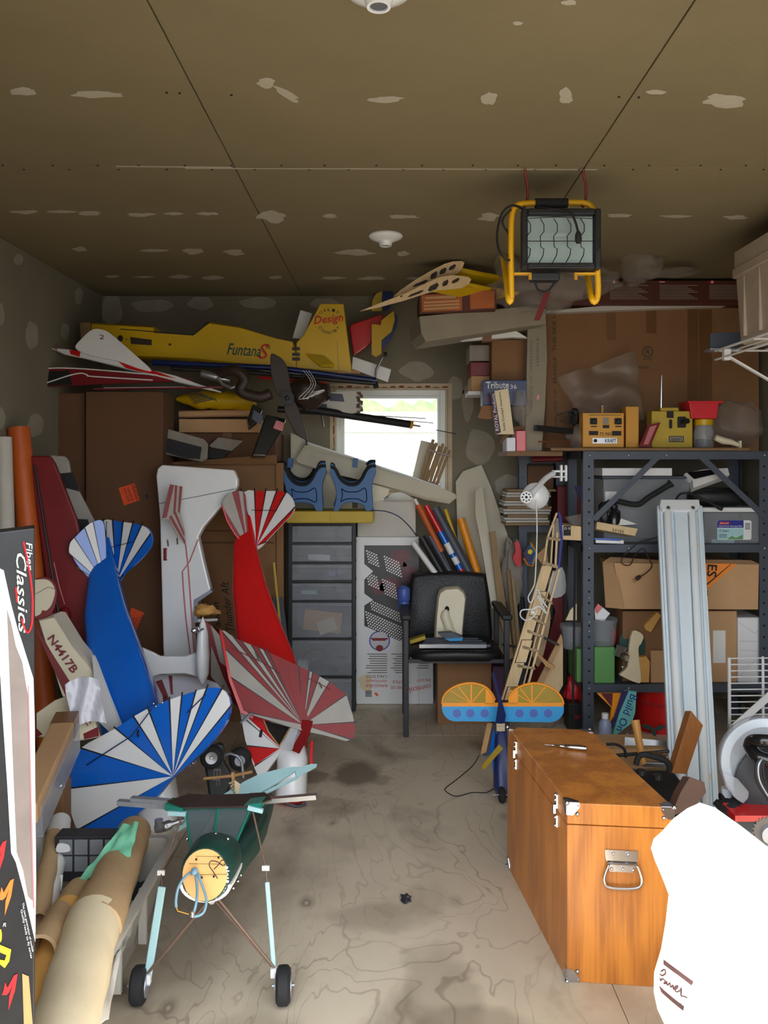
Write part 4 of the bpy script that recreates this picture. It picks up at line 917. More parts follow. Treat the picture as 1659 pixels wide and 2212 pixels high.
# ================================================================== TOTE with paper rolls
t = thing('storage_tote', 'long grey translucent plastic tote full of papers in the left foreground', 'tote', (-.9, 2.15, 0))
g = G(); zt = .225
def ringr(x0, x1, y0, y1, z, r=.03, n=4):
    o = []
    for cx, cy, a in ((x1-r, y0+r, -90), (x1-r, y1-r, 0), (x0+r, y1-r, 90), (x0+r, y0+r, 180)):
        for i in range(n+1):
            q = math.radians(a+90*i/n); o.append(V((cx+r*math.cos(q), cy+r*math.sin(q), z)))
    return o
g.loft([ringr(-1.12, -.76, 1.56, 2.66, .0), ringr(-1.17, -.705, 1.50, 2.73, zt), ringr(-1.16, -.715, 1.51, 2.72, zt), ringr(-1.11, -.77, 1.57, 2.65, .006)], cap=False)
g.loft([ringr(-1.12, -.76, 1.56, 2.66, .0), ringr(-1.12, -.76, 1.56, 2.66, .006)]); g.build('tub', 'tote', t, smooth=30)
g = G().loft([ringr(-1.19, -.69, 1.485, 2.745, zt-.012), ringr(-1.19, -.69, 1.485, 2.745, zt), ringr(-1.165, -.715, 1.51, 2.72, zt+.002), ringr(-1.165, -.715, 1.51, 2.72, zt-.014)], cap=False); g.build('rim', 'tote', t, smooth=30)
for y in (1.75, 1.98, 2.21, 2.44): G().bb((-.735, y, .04), (-.712, y+.012, .2)).build('rib', 'tote', t)
def roll(name, label, a, b, r0, r1, m, n=20, hollow=True, flat_=1.):
    a, b = V(a), V(b); g = G(); ax = (b-a); L = ax.length
    prof = [(0, r0*.8), (0, r0)]+[(L*k/8, r0+(r1-r0)*k/8+.002*math.sin(k*2.1)) for k in range(1, 8)]+[(L, r1), (L, r1*.8), (L*.6, r1*.75)]
    g.lathe(a, ax, prof, 0, n, sq=flat_); return one(g, name, m, label, 'paper roll', smooth=50)
roll('paper_roll', 'fat kraft paper roll lying along the tote, its far end under green paper', P(290, 1798, 2.78), P(200, 2010, 2.16), .055, .074, 'kraft')
roll('paper_roll', 'big cream tracing paper roll nearest the camera on the tote', P(204, 1985, 2.2), P(120, 2290, 1.76), .07, .076, 'tracing')
roll('paper_roll', 'tan paper roll left of the big cream roll, low in the tote', P(172, 1925, 2.45), P(84, 2060, 2.05), .04, .045, 'kraft')
roll('paper_roll', 'peach coloured crumpled paper roll at the black box edge', P(150, 1960, 2.3), P(40, 2280, 1.85), .04, .045, 'manila')
roll('paper_roll', 'white paper tube standing at the far end of the tote', P(130, 1775, 2.8), P(92, 1990, 2.35), .034, .036, 'paper')
roll('paper_roll', 'brown paper tube leaning beside the white paper tube', P(117, 1805, 2.7), P(82, 1990, 2.3), .026, .028, 'kraft')
def patch_sheet(name, label, m, pl, c4, n=8, wob=.008, seed=0, catg='sheet', th=.0015):
    (a, b, c_, d) = c4; rows = []
    for i in range(n+1):
        row = []
        for j in range(n+1):
            u, v = i/n, j/n
            x = (a[0]*(1-u)+b[0]*u)*(1-v)+(d[0]*(1-u)+c_[0]*u)*v; y = (a[1]*(1-u)+b[1]*u)*(1-v)+(d[1]*(1-u)+c_[1]*u)*v
            row.append(pl(x, y, wob*noise.noise(V((u*3+seed, v*3, seed)))*2))
        rows.append(row)
    g = G(); g.loft([r+[p-pl.n*th for p in r[::-1]] for r in rows]); return one(g, name, m, label, catg, smooth=60)
patch_sheet('green_paper', 'mint green tissue paper sheet lying over the kraft roll', 'green_paper', PL(235, 1830, 2.5, -.2, 1.2), ((262,1782),(299,1776),(282,1850),(168,1905)), 8, .012, 3)
patch_sheet('plan_sheet', 'white printed plan sheet between rolls in the tote', 'paper', PL(110, 1910, 2.5, 0, 1.), ((100,1895),(136,1890),(132,1925),(90,1930)), 5, .01, 5)
for i, (c4, m, lb) in enumerate(((((215,2100),(262,2050),(235,2200),(195,2212)), 'paper', 'crumpled white sheet low in the tote near the right rim'), (((225,2060),(290,1985),(270,2050),(210,2110)), 'paper_dusty', 'grey folded plan sheet in the middle of the tote'), (((240,1985),(310,1930),(290,1990),(232,2030)), 'white', 'white magazine page under the rolls against the tote side'), (((205,2055),(240,2040),(236,2062),(210,2070)), 'tubing', 'teal booklet corner sticking out in the tote'), (((236,2010),(270,2000),(262,2030),(238,2040)), 'black', 'black folder corner in the tote'), (((262,1850),(345,1835),(320,1930),(268,1935)), 'steel_grey', 'dark grey flat sleeve at the far end of the tote'))):
    patch_sheet('loose_sheet', lb, m, HP(.17-.012*i), c4, 5, .012, i*2.3)
# long carton diagonal
def obox(name, label, m, a, b, wd, th, catg='box', tape=True):
    t = thing(name, label, catg, (V(a)+V(b))/2-V((0, 0, th/2)))
    G().beam(a, b, wd, th).build('body', m, t, bevel=.004)
    a, b = V(a), V(b); u = (b-a).normalized()
    if tape: G().beam(a-u*.001, a+u*.09, wd+.002, th+.002).build('tape', 'tape', t)
    return t
obox('long_carton', 'long taped brown carton slanting down behind the black printed carton', 'card_light', P(146, 1555, 2.95), P(50, 1760, 2.35), .075, .06)
one(G().beam(P(166, 1592, 2.9), P(84, 1775, 2.4), .02, .10), 'wrapped_board', 'clear_grey', 'plastic wrapped board along the right side of the long slanting carton', 'panel')
carton('carton', 'brown carton in shadow under the slanting long carton', 84, 1695, 136, 1860, 2.95, .08, 'card', tape=False)
t = carton('parts_box', 'dark grey divided plastic case at the far end of the tote', 118, 1806, 262, 1905, 2.60, .06, 'steel_dark', tape=False)
for i in range(4):
    for j in range(2): G().bb(P(128+i*33, 1846+j*36, 2.599), P(156+i*33, 1814+j*36, 2.5975)).build('compartment', 'clear_grey', t)
one(G().lathe(P(131, 1697, 2.951), (.1, -1, 0), [(0, .016), (.01, .014), (.016, .003)], 0, 14), 'spinner', 'chrome', 'small shiny spinner left of the blue wing tip', 'spinner', smooth=50)
flat('white_paddle', 'small white rounded balsa tip poking out of the tote', 'model part', PL(140, 1832, 2.58, 0, .3), [(126,1822),(145,1824),(151,1832),(148,1840),(122,1840)], .006, 'white', smooth_n=3)

# ================================================================== black printed carton, left foreground
nx = .5; pbc = PL(40, 1700, 1.5, nx, 0)
t = thing('printed_carton', 'tall black printed carton standing at the left edge', 'box', pbc(30, 2212)*1.0)
t.location.z = 0; t['_o'] = (t.location.x, t.location.y, 0.)
o_ = [pbc(75, 1140), pbc(-90, 1160)]; bl = [V((p.x, p.y, 0)) for p in o_]
g = G().prism([o_[0], o_[1], bl[1], bl[0]], V((-.42, 1, 0)).normalized()*.08); g.build('body', 'carton_art', t, bevel=.003)
g = G().decal(pbc, [(0,1228),(8,1232),(24,1305),(38,1358),(48,1388),(72,1465),(75,1560),(76,1700),(78,1900),(76,2035),(66,1990),(52,1930),(34,1862),(24,1842),(16,1700),(4,1520),(0,1450)], 0, .001); g.build('wing_picture', 'white', t)
g = G().decal(pbc, [(15,1316),(24,1345),(34,1395),(48,1430),(60,1500),(64,1600),(68,1760),(70,1945),(60,1935),(50,1880),(36,1840),(30,1700),(22,1500)], 0, .002); g.build('photo_area', 'carton_art_grey', t)
g = G().decal(pbc, [(60,1480),(62,1480),(74,1960),(71,1960)], 0, .003); g.build('picture_edge', 'trim_red', t)
txt(pbc, 'Classics', (34, 1195), (40, 1368), 20, 'paper_dusty', t, shear=.3, off=.004, bold=.01)
txt(pbc, 'Fiber', (56, 1172), (58, 1232), 12, 'ink_white', t, shear=.2, off=.004)
g = G().tube([pbc(x, y, .003) for x, y in cat([(50,1170),(56,1195),(60,1215),(66,1250),(70,1290),(70,1320),(68,1350),(60,1366),(52,1355),(47,1335)], 4, False)], .0018, 0, 5).tube([pbc(x, y, .003) for x, y in ((34,1268),(37,1300))], .0018, 0, 5); g.build('red_swoosh', 'ink_red', t)
for k, (x, y) in enumerate(((34,1950),(31,1964))): txt(pbc, 'The next generation of models' if k == 0 else 'Quality ready to fly series', (x+12, y), (x+34, y+105), 5, 'ink_white', t, off=.003)
txt(pbc, 'R', (6, 2000), (13, 2000), 8, 'ink_white', t, off=.003)
M1 = lambda dx, dy, m: G().decal(pbc, [(dx+0, dy+26), (dx+3, dy+10), (dx+8, dy+22), (dx+22, dy-4), (dx+30, dy-8), (dx+24, dy+30), (dx+10, dy+72), (dx+12, dy+40), (dx+20, dy+14), (dx+12, dy+32), (dx+6, dy+38), (dx-4, dy+38)], 0, .002).build('flame_letter', m, t)
M1(0, 1905, 'ink_orange'); M1(8, 2110, 'ink_red'); M1(-16, 1822, 'ink_red')
G().decal(pbc, [(0,2040),(24,2050),(20,2075),(10,2090),(0,2082),(0,2072),(10,2074),(14,2062),(0,2056)], 0, .002).build('flame_letter', 'ink_yellow', t)
G().decal(pbc, disc(1, 2020, 3, 14, 12), 0, .002).build('flame_letter', 'ink_yellow', t)
G().decal(pbc, [(48,2102),(62,2108),(72,2230),(52,2230)], 0, .002).build('picture_strip', 'pine', t)

# ================================================================== CENTRE
# drawer tower
YD = 4.86
t = thing('drawer_tower', 'black framed tower of clear plastic drawers under the blue stands', 'drawer unit', P(698, 1537, YD+.18))
dr = [(1135,1172),(1176,1214),(1218,1254),(1259,1297),(1301,1378),(1382,1460),(1465,1532)]
x0, x1 = 629, 762
for x in (626, 764): 
    for yy in (0, .32): G().bb(P(x-4, 1534, YD-.01)+V((0, yy, 0)), P(x+5, 1128, YD-.01)+V((0, yy+.02, 0))).build('upright', 'black', t, bevel=.003)
G().bb(P(624, 1135, YD-.01), P(768, 1128, YD-.01)+V((0, .34, 0))).build('top_panel', 'black', t, bevel=.003)
for i, (ya, yb) in enumerate(dr):
    G().bb(P(624, yb+4, YD-.008), P(768, yb, YD-.008)+V((0, .33, 0))).build('drawer_rail', 'black', t)
    dd = G(); a = P(x0+2, yb-1, YD); b = P(x1-2, ya+1, YD)
    dd.bb((a.x, YD, a.z), (b.x, YD+.004, b.z)).bb((a.x, YD, a.z), (a.x+.003, YD+.3, b.z-.01)).bb((b.x-.003, YD, a.z), (b.x, YD+.3, b.z-.01)).bb((a.x, YD, a.z), (b.x, YD+.3, a.z+.003))
    d_ = dd.build('drawer', 'drawer_clear', t)
    G().bb((a.x-.001, YD-.006, b.z-.018), (b.x+.001, YD, b.z-.006)).build('drawer_lip', 'drawer_clear', d_)
    if i < 4:
        G().bb((a.x+.255, YD-.002, a.z+.004), (a.x+.260, YD+.2, b.z-.02)).build('divider', 'drawer_clear', d_)
rnd = random.Random(3)
def junk(name, label, catg, x, y, Y, w_, h_, d_, m, tilt=0., grp=None):
    c_ = P(x, y, Y); return one(G().box(c_, (w_, d_, h_), 0, Matrix.Rotation(tilt, 3, 'Y')), name, m, label, catg, grp, bevel=.001)
junk('parts_packet', 'silver packet in the second drawer of the clear tower', 'packet', 690, 1203, YD+.06, .13, .035, .05, 'metal', .05)
junk('parts_packet', 'purple printed packet in the third drawer of the clear tower', 'packet', 725, 1236, YD+.06, .08, .03, .04, 'violet_blue', -.2)
junk('parts_packet', 'blue and white packet in the fourth drawer of the clear tower', 'packet', 668, 1279, YD+.05, .09, .022, .03, 'pale_blue', .02)
junk('envelope', 'orange manila envelope tilted in the deep fifth drawer', 'envelope', 697, 1342, YD+.03, .22, .12, .008, 'manila', .12)
junk('envelope', 'cream paper label sheet in front of the manila envelope', 'envelope', 706, 1352, YD+.018, .11, .08, .004, 'tracing', -.35)
junk('parts_packet', 'white packet in the sixth drawer, bottom left', 'packet', 655, 1437, YD+.05, .06, .07, .05, 'white', .1)
one(G().ball(P(715, 1430, YD+.09), (.1, .05, .04), 0, 9, wob=.5, seed=2), 'parts_bag', 'steel_dark', 'dark bag of parts in the sixth drawer', 'bag', smooth=60)
one(G().tube([P(x, y, YD+.03) for x, y in cat([(648,1430),(665,1408),(690,1402),(705,1408)], 5, False)], .003, 0, 6), 'wire', 'ink', 'black curved wire in the sixth drawer', 'wire')
# blue cradles on yellow bases
for k, (xo, lb) in enumerate(((0, 'blue and yellow plane stand on the drawer tower, left of the pair'), (108, 'blue and yellow plane stand on the drawer tower, right of the pair'))):
    t = thing('plane_stand', lb, 'plane stand', P(660+xo, 1130, 4.82), 'plane stands on the drawer tower')
    a = P(618+xo*.86, 1130, 4.70); b = P(715+xo*.86, 1104, 4.70)
    G().bb(a, b+V((-.003, .3, 0))).build('base', 'yellow_dull', t, bevel=.006)
    for yy, y_off in ((0, 0), (.2, -18)):
        pc = PL(660+xo, 1060, 4.72+yy)
        ol = cat([(606,1012),(614,1016),(622,1032),(633,1044),(648,1050),(664,1048),(676,1036),(684,1020),(692,1011),(702,1010),(704,1022),(697,1042),(696,1070),(697,1104),(683,1104),(677,1092),(665,1087),(640,1086),(628,1095),(622,1104),(612,1104),(618,1080),(616,1050),(606,1025)], 3)
        ol = [(x+xo, y+y_off*.6) for x, y in ol]
        c_ = G().plate(pc, ol, .045).build('cradle', 'blue_plastic', t, bevel=.005)
        arc = cat([(606,1013),(614,1016),(622,1032),(633,1044),(648,1050),(664,1048),(676,1036),(684,1020),(692,1011),(703,1011)], 4, False)
        G().tube([pc(x+xo, y-1+y_off*.6)+V((0, .0225, 0)) for x, y in arc], .017, 0, 8).build('foam_pad', 'black_rubber', c_, smooth=60)
        if yy == 0:
            pr_ = cat([(630,1056),(640,1062),(665,1062),(680,1054),(684,1070),(682,1085),(665,1078),(640,1078),(628,1084),(632,1070)], 3)
            G().tube([pc(x+xo, y, .001) for x, y in pr_+[pr_[0]]], .003, 0, 6).build('raised_rib', 'blue_dark', c_, smooth=60)
    G().beam(P(626+xo*1.3, 1010, 4.93), P(628+xo*1.3, 990, 4.93), .03, .03).build('post', 'blue_plastic', t)
# foam wing diagonal
pfo = PL(800, 1030, 4.95, 0, .1)
t = thing('foam_wing', 'long pale foam wing core slanting across the bottom of the window', 'model part', pfo(820, 1090))
ol = [(662,958),(800,1000),(950,1055),(986,1075),(970,1088),(920,1080),(830,1052),(700,1015),(640,990)]
g = G().loft([inset(pfo, ol, .98, .8, -.03), inset(pfo, ol, 1, 1, -.012), inset(pfo, ol, 1, 1, .0), inset(pfo, ol, .98, .8, .02)]); g.build('core', 'foam', t, smooth=50)
G().tube([pfo(664, 957, .02), pfo(950, 1052, .02)], .006).build('leading_edge', 'white', t)
G().box(pfo(663, 957, .02), (.012, .02, .03)).build('tip_cap', 'black', t)
flat('foam_board', 'large pale foam board behind the blue stands, left of the window', 'panel', PL(680, 1010, 5.02), [(628,935),(662,950),(700,1010),(760,1060),(760,1110),(628,1110)], .03, 'foam')
flat('curved_card', 'cream curved card behind the right blue stand', 'panel', PL(770, 1050, 4.96), [(700,1015),(735,1002),(742,1020),(770,1030),(800,1020),(835,1040),(838,1068),(810,1085),(760,1085),(720,1060)], .02, 'cream', smooth_n=3)
t = carton('white_carton', 'plain pale carton on top of the cable box beneath the window', 772, 1080, 898, 1160, 4.98, .15, 'card_white', tape=False)
flat('white_sheet', 'folded white sheet lying on the pale carton', 'sheet', PL(860, 1078, 4.93, 0, 2), [(828,1080),(848,1066),(868,1062),(885,1072),(900,1080)], .004, 'paper_dusty')
one(G().tube([P(x, y, Y) for x, y, Y in cat([(800,1103,4.66),(830,1104,4.7),(860,1115,4.75),(885,1138,4.8),(900,1158,4.9)], 5, False)], .003, 0, 6), 'cable', 'blue_dark', 'thin blue cable arching from the right blue stand', 'cable')
# lath bundle
t = thing('wood_bundle', 'bundle of thin wooden laths tied together in the window', 'wood bundle', P(930, 1050, 5.0))
for k in range(6): 
    a = P(908+k*7, 1036+k*2, 4.97+.008*(k % 2)); b = P(936+k*7, 950+k*3+4*(k % 3), 5.0+.008*(k % 2)); G().beam(a, b, .018, .022, 0, (0, 1, 0)).build('lath', 'lath', t)
G().beam(P(926, 972, 4.965), P(975, 986, 4.965), .006, .012).build('tie', 'tape', t)
one(G().beam(P(905, 1040, 5.03), P(925, 955, 5.05), .09, .01, 0, (0, 1, 0)), 'foam_sleeve', 'foam', 'pale plastic sleeve behind the lath bundle in the window', 'panel')
# foam sheets right of window
for k, (pts, Y, tl, lb, m) in enumerate((([(985,1040),(1000,1018),(1040,1004),(1060,1050),(1098,1160),(1110,1290),(1100,1520),(1005,1520),(990,1200)], 5.04, .1, 'tall dusty foam sheet leaning in the corner right of the window', 'foam'), ([(1028,1060),(1042,1050),(1052,1130),(1086,1300),(1084,1312),(1062,1314),(1040,1180),(1027,1110)], 4.86, .15, 'narrow pale foam wing leaning behind the chair', 'foam'), ([(1058,1150),(1070,1146),(1080,1220),(1110,1420),(1100,1425),(1078,1330)], 4.82, .12, 'brown edged strip leaning right of the narrow foam wing', 'lath'))):
    flat('foam_sheet', lb, 'foam sheet', PL(1050, 1250, Y, 0, tl), pts, .025, m)
# tubes leaning in front of poster
for k, (a, b, r, m, lb) in enumerate((((892,1172),(945,1245),.017,'white','short white tube leaning lowest in the tube bunch'), ((910,1160),(962,1250),.022,'black','black tube right of the short white tube'), ((928,1158),(980,1250),.018,'steel_grey','slate grey tube in the middle of the bunch'), ((903,1090),(955,1195),.018,'orange_tube','orange tube at the upper left of the bunch'), ((920,1092),(1000,1240),.018,'red','red tube with blue and white lower end'), ((940,1098),(1010,1230),.03,'steel_grey','wide grey blue tube behind the red tube'), ((962,1100),(985,1170),.012,'yellow','thin yellow tube behind the grey tubes'), ((995,1120),(1030,1235),.024,'orange','bright orange yellow tube right of the bunch'))):
    Y0 = 4.98-.012*(8-k)
    o = one(G().tube([P(*a, Y0), P(a[0]+(b[0]-a[0])*1.4, a[1]+(b[1]-a[1])*1.4, Y0-.03)], r, 0, 14), 'rolled_tube', m, lb, 'tube', smooth=40)
    if k == 4:
        o['_o'] = tuple(o.location)
        for f0, f1, m2 in ((.38, .55, 'blue'), (.55, .7, 'white'), (.7, .75, 'blue'), (.75, .85, 'white'), (.85, .93, 'blue'), (.93, .99, 'red')):
            q = lambda f: P(a[0]+(b[0]-a[0])*f, a[1]+(b[1]-a[1])*f, Y0-.03*f/1.4)
            G().tube([q(f0), q(f1)], r+.001, 0, 14, False).build('colour_band', m2, o, smooth=40)
    if k == 3:
        o['_o'] = tuple(o.location); G().tube([P(896, 1078, Y0), P(903, 1091, Y0)], .01, 0, 10).build('white_end', 'white', o, smooth=40)
        q = lambda f: P(a[0]+(b[0]-a[0])*f, a[1]+(b[1]-a[1])*f, Y0-.03*f/1.4); G().tube([q(.97), q(1.38)], r+.001, 0, 14, False).build('colour_band', 'black', o, smooth=40)
# poster box
t = thing('poster_carton', 'white printed carton standing upside down behind the chair', 'box', P(850, 1519, 5.0))
ppb = PL(850, 1300, 5.0)
G().bb(P(769, 1521, 5.0), P(905, 1160, 5.0)+V((0, .1, 0))).bb(P(905, 1521, 5.0), P(936, 1420, 5.0)+V((0, .1, 0))).build('body', 'white', t, bevel=.003)
hexs = [((787,1178),(825,1178),(858,1200),(858,1222),(800,1222),(787,1215)), ((787,1250),(812,1226),(880,1226),(900,1260),(880,1290),(810,1290),(787,1280)), ((787,1300),(830,1292),(890,1292),(890,1380),(862,1384),(787,1352))]
g = G().decal(ppb, [(787,1178),(895,1178),(905,1200),(905,1390),(862,1384),(787,1352),(787,1308),(806,1296),(787,1282),(787,1252),(806,1234),(787,1218)]); g.build('photo_print', 'poster_black', t)
g = G(); 
for x, y, rx, ry in ((860,1205,26,20),(845,1265,22,18),(815,1270,18,16),(880,1240,16,22)): g.decal(ppb, blob(x, y, rx, ry, x, 12), 0, .002)
g.build('maroon_print', 'poster_maroon', t)
g = G()
for (sx, sy, nx_, ny_) in ((792,1188,5,5), (830,1200,7,6), (792,1236,5,5), (826,1250,6,6), (790,1330,16,6), (800,1306,13,4)):
    for i in range(nx_):
        for j in range(ny_):
            x, y = sx+i*5+j*1.2, sy+j*6+i*2.2-(10 if nx_ > 10 else 0)
            if x < 870: g.decal(ppb, [(x, y), (x+3, y+1), (x+1.4, y+4), (x-1.6, y+3)], 0, .003)
g.build('slot_print', 'ink_white', t)['kind'] = 'stuff'
G().decal(ppb, disc(820, 1384, 23, 22)).build('round_photo', 'violet_blue', t); G().decal(ppb, disc(820, 1384, 20, 19), 0, .002).build('round_photo', 'light_film', t)
g = G().decal(ppb, disc(820, 1400, 8, 7), 0, .003).decal(ppb, [(800,1378),(840,1378),(832,1384),(806,1384)], 0, .003); g.build('photo_figure', 'red_film', t)
for i, (s_, x, y, w_, h_) in enumerate((('CABLE DUCT', 836, 1458, 46, 6), ('VENTILADO', 836, 1468, 46, 5), ('RANGUELE', 836, 1478, 46, 6), ('VENTILE', 884, 1470, 36, 6), ('RETARD DE', 884, 1482, 40, 6), ('EN LOT', 930, 1466, 30, 6))): txt(ppb, s_, (x, y), (x-w_, y), h_, 'ink_red' if i not in (0,) else 'ink', t, off=.003)
txt(ppb, 'conticol', (930, 1477), (884, 1486), 11, 'ink_red', t, off=.003)
g = G()
for c_, (xa, xb, n) in enumerate(((790, 836, 9), (842, 880, 9), (896, 926, 7))):
    for j in range(n): g.decal(ppb, rect(xa+rnd.uniform(0, 14), 1412+j*5, xb, 1413.6+j*5), 0, .002)
g.build('small_print', 'ink_grey', t)
g = G()
for j in range(6): g.decal(ppb, rect(789, 1492+j*2.3, 803, 1493.2+j*2.3), 0, .002)
g.build('barcode', 'ink', t); G().decal(ppb, [(812,1495),(818,1501),(814,1504),(808,1498)], 0, .002).build('price_sticker', 'orange_label', t)
G().decal(ppb, blob(790, 1475, 16, 16, 4), 0, .001).build('stain', 'tracing', t)
# cylinder (purple can) behind arm
one(G().lathe(P(872, 1318, 4.75), (0, 0, 1), [(0, .028), (.02, .036), (.05, .03), (.06, .036), (.12, .036), (.13, .03), (.14, .01)], 0, 16), 'spray_can', 'violet_blue', 'purple and blue bottle standing on the chair arm', 'bottle', smooth=40)
# chair
t = thing('office_chair', 'black padded office chair with metal legs facing the doorway', 'chair', P(975, 1590, 4.62).xyz*1)
t.location.z = 0; t['_o'] = (t.location.x, t.location.y, 0)
sx0, sx1 = P(882, 0, 4.4).x, P(1090, 0, 4.4).x; cxm = (sx0+sx1)/2
g = G(); rings = []
for z, k in ((.405, .93), (.42, .985), (.44, 1), (.455, .97), (.462, .9)):
    rings.append([V((cxm+(sx1-sx0)/2*k*math.copysign(abs(math.cos(a))**.45, math.cos(a)), 4.6+.22*k*math.copysign(abs(math.sin(a))**.55, math.sin(a)), z-.012*abs(math.cos(a)))) for a in [2*math.pi*j/36 for j in range(36)]])
g.loft(rings).build('seat', 'black_leather', t, smooth=60)
pbk = PL(970, 1315, 4.84, 0, .1)
ol = cat([(887,1250),(900,1238),(970,1234),(1040,1238),(1052,1250),(1060,1320),(1063,1385),(1050,1396),(970,1398),(890,1396),(878,1380),(880,1320)], 3)
g = G().loft([inset(pbk, ol, .9, .9, -.022), inset(pbk, ol, .98, .98, -.012), inset(pbk, ol, 1, 1, .01), inset(pbk, ol, .97, .97, .035)]); g.build('backrest', 'black_leather', t, smooth=60)
for k, xx in enumerate((sx0-.012, sx1+.012)):
    G().bb((xx-.014, 4.40, .0), (xx+.014, 4.43, .62)).build('leg', 'steel_dark', t, bevel=.004)
    G().bb((xx-.013, 4.82, .0), (xx+.013, 4.85, .62)).build('leg', 'steel_dark', t, bevel=.004)
    G().bb((xx-.028, 4.38, .62), (xx+.028, 4.86, .65)).build('armrest', 'black', t, bevel=.01)
    G().lathe((xx, 4.415, 0), (0, 0, 1), [(0, .011), (.018, .011)], 0, 10).build('foot_glide', 'chrome', t)
G().bb((sx0, 4.41, .39), (sx1, 4.43, .41)).bb((sx0, 4.82, .39), (sx1, 4.84, .41)).bb((sx0-.01, 4.42, .39), (sx0+.01, 4.84, .41)).bb((sx1-.01, 4.42, .39), (sx1+.01, 4.84, .41)).build('seat_frame', 'steel_dark', t)
carton('carton', 'brown carton on the floor under the office chair', 945, 1432, 1062, 1568, 4.62, .15, 'card', tape=False)
carton('carton', 'maroon box on the floor right of the chair', 1064, 1440, 1098, 1568, 4.6, .2, 'magenta', tape=False)
# tray and cream part on the seat
t = thing('metal_tray', 'grey metal tray of rails lying on the chair seat', 'tray', P(978, 1398, 4.5).xyz)
zt = .463
for k in range(4): G().bb((P(908+k*5, 0, 4.5).x, 4.46+k*.04, zt), (P(1058-k*7, 0, 4.5).x, 4.485+k*.04, zt+.014+.003*k)).build('rail', 'steel_grey', t, bevel=.002)
G().bb((P(905, 0, 4.5).x, 4.44, zt), (P(1048, 0, 4.5).x, 4.455, zt+.02)).build('front_lip', 'metal', t)
t = thing('cowl_shell', 'cream plastic cowl shell with a dark hole standing on the chair seat', 'model part', P(970, 1392, 4.66))
pcs = PL(970, 1330, 4.66, 0, .16)
ol = [(938,1385),(941,1330),(945,1290),(950,1277),(962,1270),(990,1268),(1003,1278),(1007,1290),(1003,1330),(998,1384),(985,1391),(950,1391)]
g = G().loft([inset(pcs, ol, .9, .94, -.02), inset(pcs, ol, 1, 1, 0), inset(pcs, ol, 1, 1, .05)]); g.build('shell', 'cream', t, smooth=50)
g = G().loft([[pcs(cx_, cy_, .018+r*.0005)+V((r/390*math.cos(a), -.02*max(0, math.sin(a)), 0)) for a in [2*math.pi*j/14 for j in range(14)]] for cx_, cy_, r in ((962,1316,4),(962,1322,9),(961,1332,11),(966,1345,11),(970,1358,11),(974,1372,14),(976,1388,20))]); g.build('spout', 'cream', t, smooth=60)
G().decal(pcs, disc(965, 1316, 5, 7, 12), 0, .026).build('opening', 'dark_void', t)
pcw_ = PL(970, 1378, 4.48)
G().plate(pcw_, [(946,1368),(975,1366),(1000,1376),(998,1384),(970,1384),(950,1372)], .05).build('grey_base', 'steel_grey', t, bevel=.002)
G().decal(pcw_, [(960,1380),(1000,1377),(998,1384),(972,1385)], 0, .001).build('blue_patch', 'sky_blue', t)
junk('envelope', 'yellow printed card at the left of the chair seat', 'card', 902, 1380, 4.62, .09, .02, .06, 'yellow_dull', -.3)
# ================================================================== STEEL SHELF
mat('strap_red', (92, 14, 16), .8)
YS, YR = 4.4, 4.8
def zs(y): return CAMZ-(y-1000)*YS/F
X0, X1 = P(1259, 0, YS).x, P(1664, 0, YS).x
t = thing('steel_shelf', 'dark grey perforated steel shelving unit behind the long fluorescent fixture', 'shelving unit', ((X0+X1)/2, 4.6, 0))
T0 = zs(975)
for xx, sg in ((X0, 1), (X1, -1)):
    for yy, sy in ((YS, 1), (YR, -1)):
        p_ = G().bb((min(xx, xx+sg*.058), min(yy, yy+sy*.003), 0), (max(xx, xx+sg*.058), max(yy, yy+sy*.003), T0)).bb((min(xx, xx+sg*.003), min(yy, yy+sy*.04), 0), (max(xx, xx+sg*.003), max(yy, yy+sy*.04), T0)).build('upright', 'steel_grey', t)
        if yy == YS:
            g = G(); n = 24
            for k in range(n):
                z = .05+k*(T0-.07)/n; c_ = (xx+sg*.033, YS-.001, z); g.lathe(c_, (0, 1, 0), [(0, .006), (.0006, .006)], 0, 8)
            g.build('hole', 'hole', p_)
tops = []
for i, y in enumerate((975, 1176, 1478)):
    z = zs(y) if i < 3 else .06; tops.append(z)
    b_ = G().bb((X0+.003, YS-.004, z-.042), (X1-.003, YS, z)).bb((X0+.003, YR, z-.042), (X1-.003, YR+.004, z)).bb((X0+.004, YS, z-.004), (X1-.004, YR, z)).bb((X0, YS+.01, z-.042), (X0+.003, YR-.01, z)).bb((X1-.003, YS+.01, z-.042), (X1, YR-.01, z)).build('shelf_plate', 'steel_grey', t)
    g = G()
    for x in (X0+.033, X0+.24, X0+.44, X1-.033): g.ball((x, YS-.006, z-.02), .0075, 0, 6)
    g.build('bolt', 'galv', t, smooth=60)
pbr = PL(1400, 1050, YS-.004)
for a, b in (((1283, 1122), (1424, 984)), ((1512, 984), (1658, 1122))): G().beam(pbr(*a), pbr(*b), .03, .003, 0, (0, 1, 0)).build('brace', 'steel_grey', t)
g = G()
for z in (zs(1123), zs(1183), zs(1344), zs(1363), zs(1292)): g.ball((X0+.033, YS-.002, z), .007, 0, 6)
g.build('bolt', 'galv', t, smooth=60)
ZT, Z2, Z3 = tops
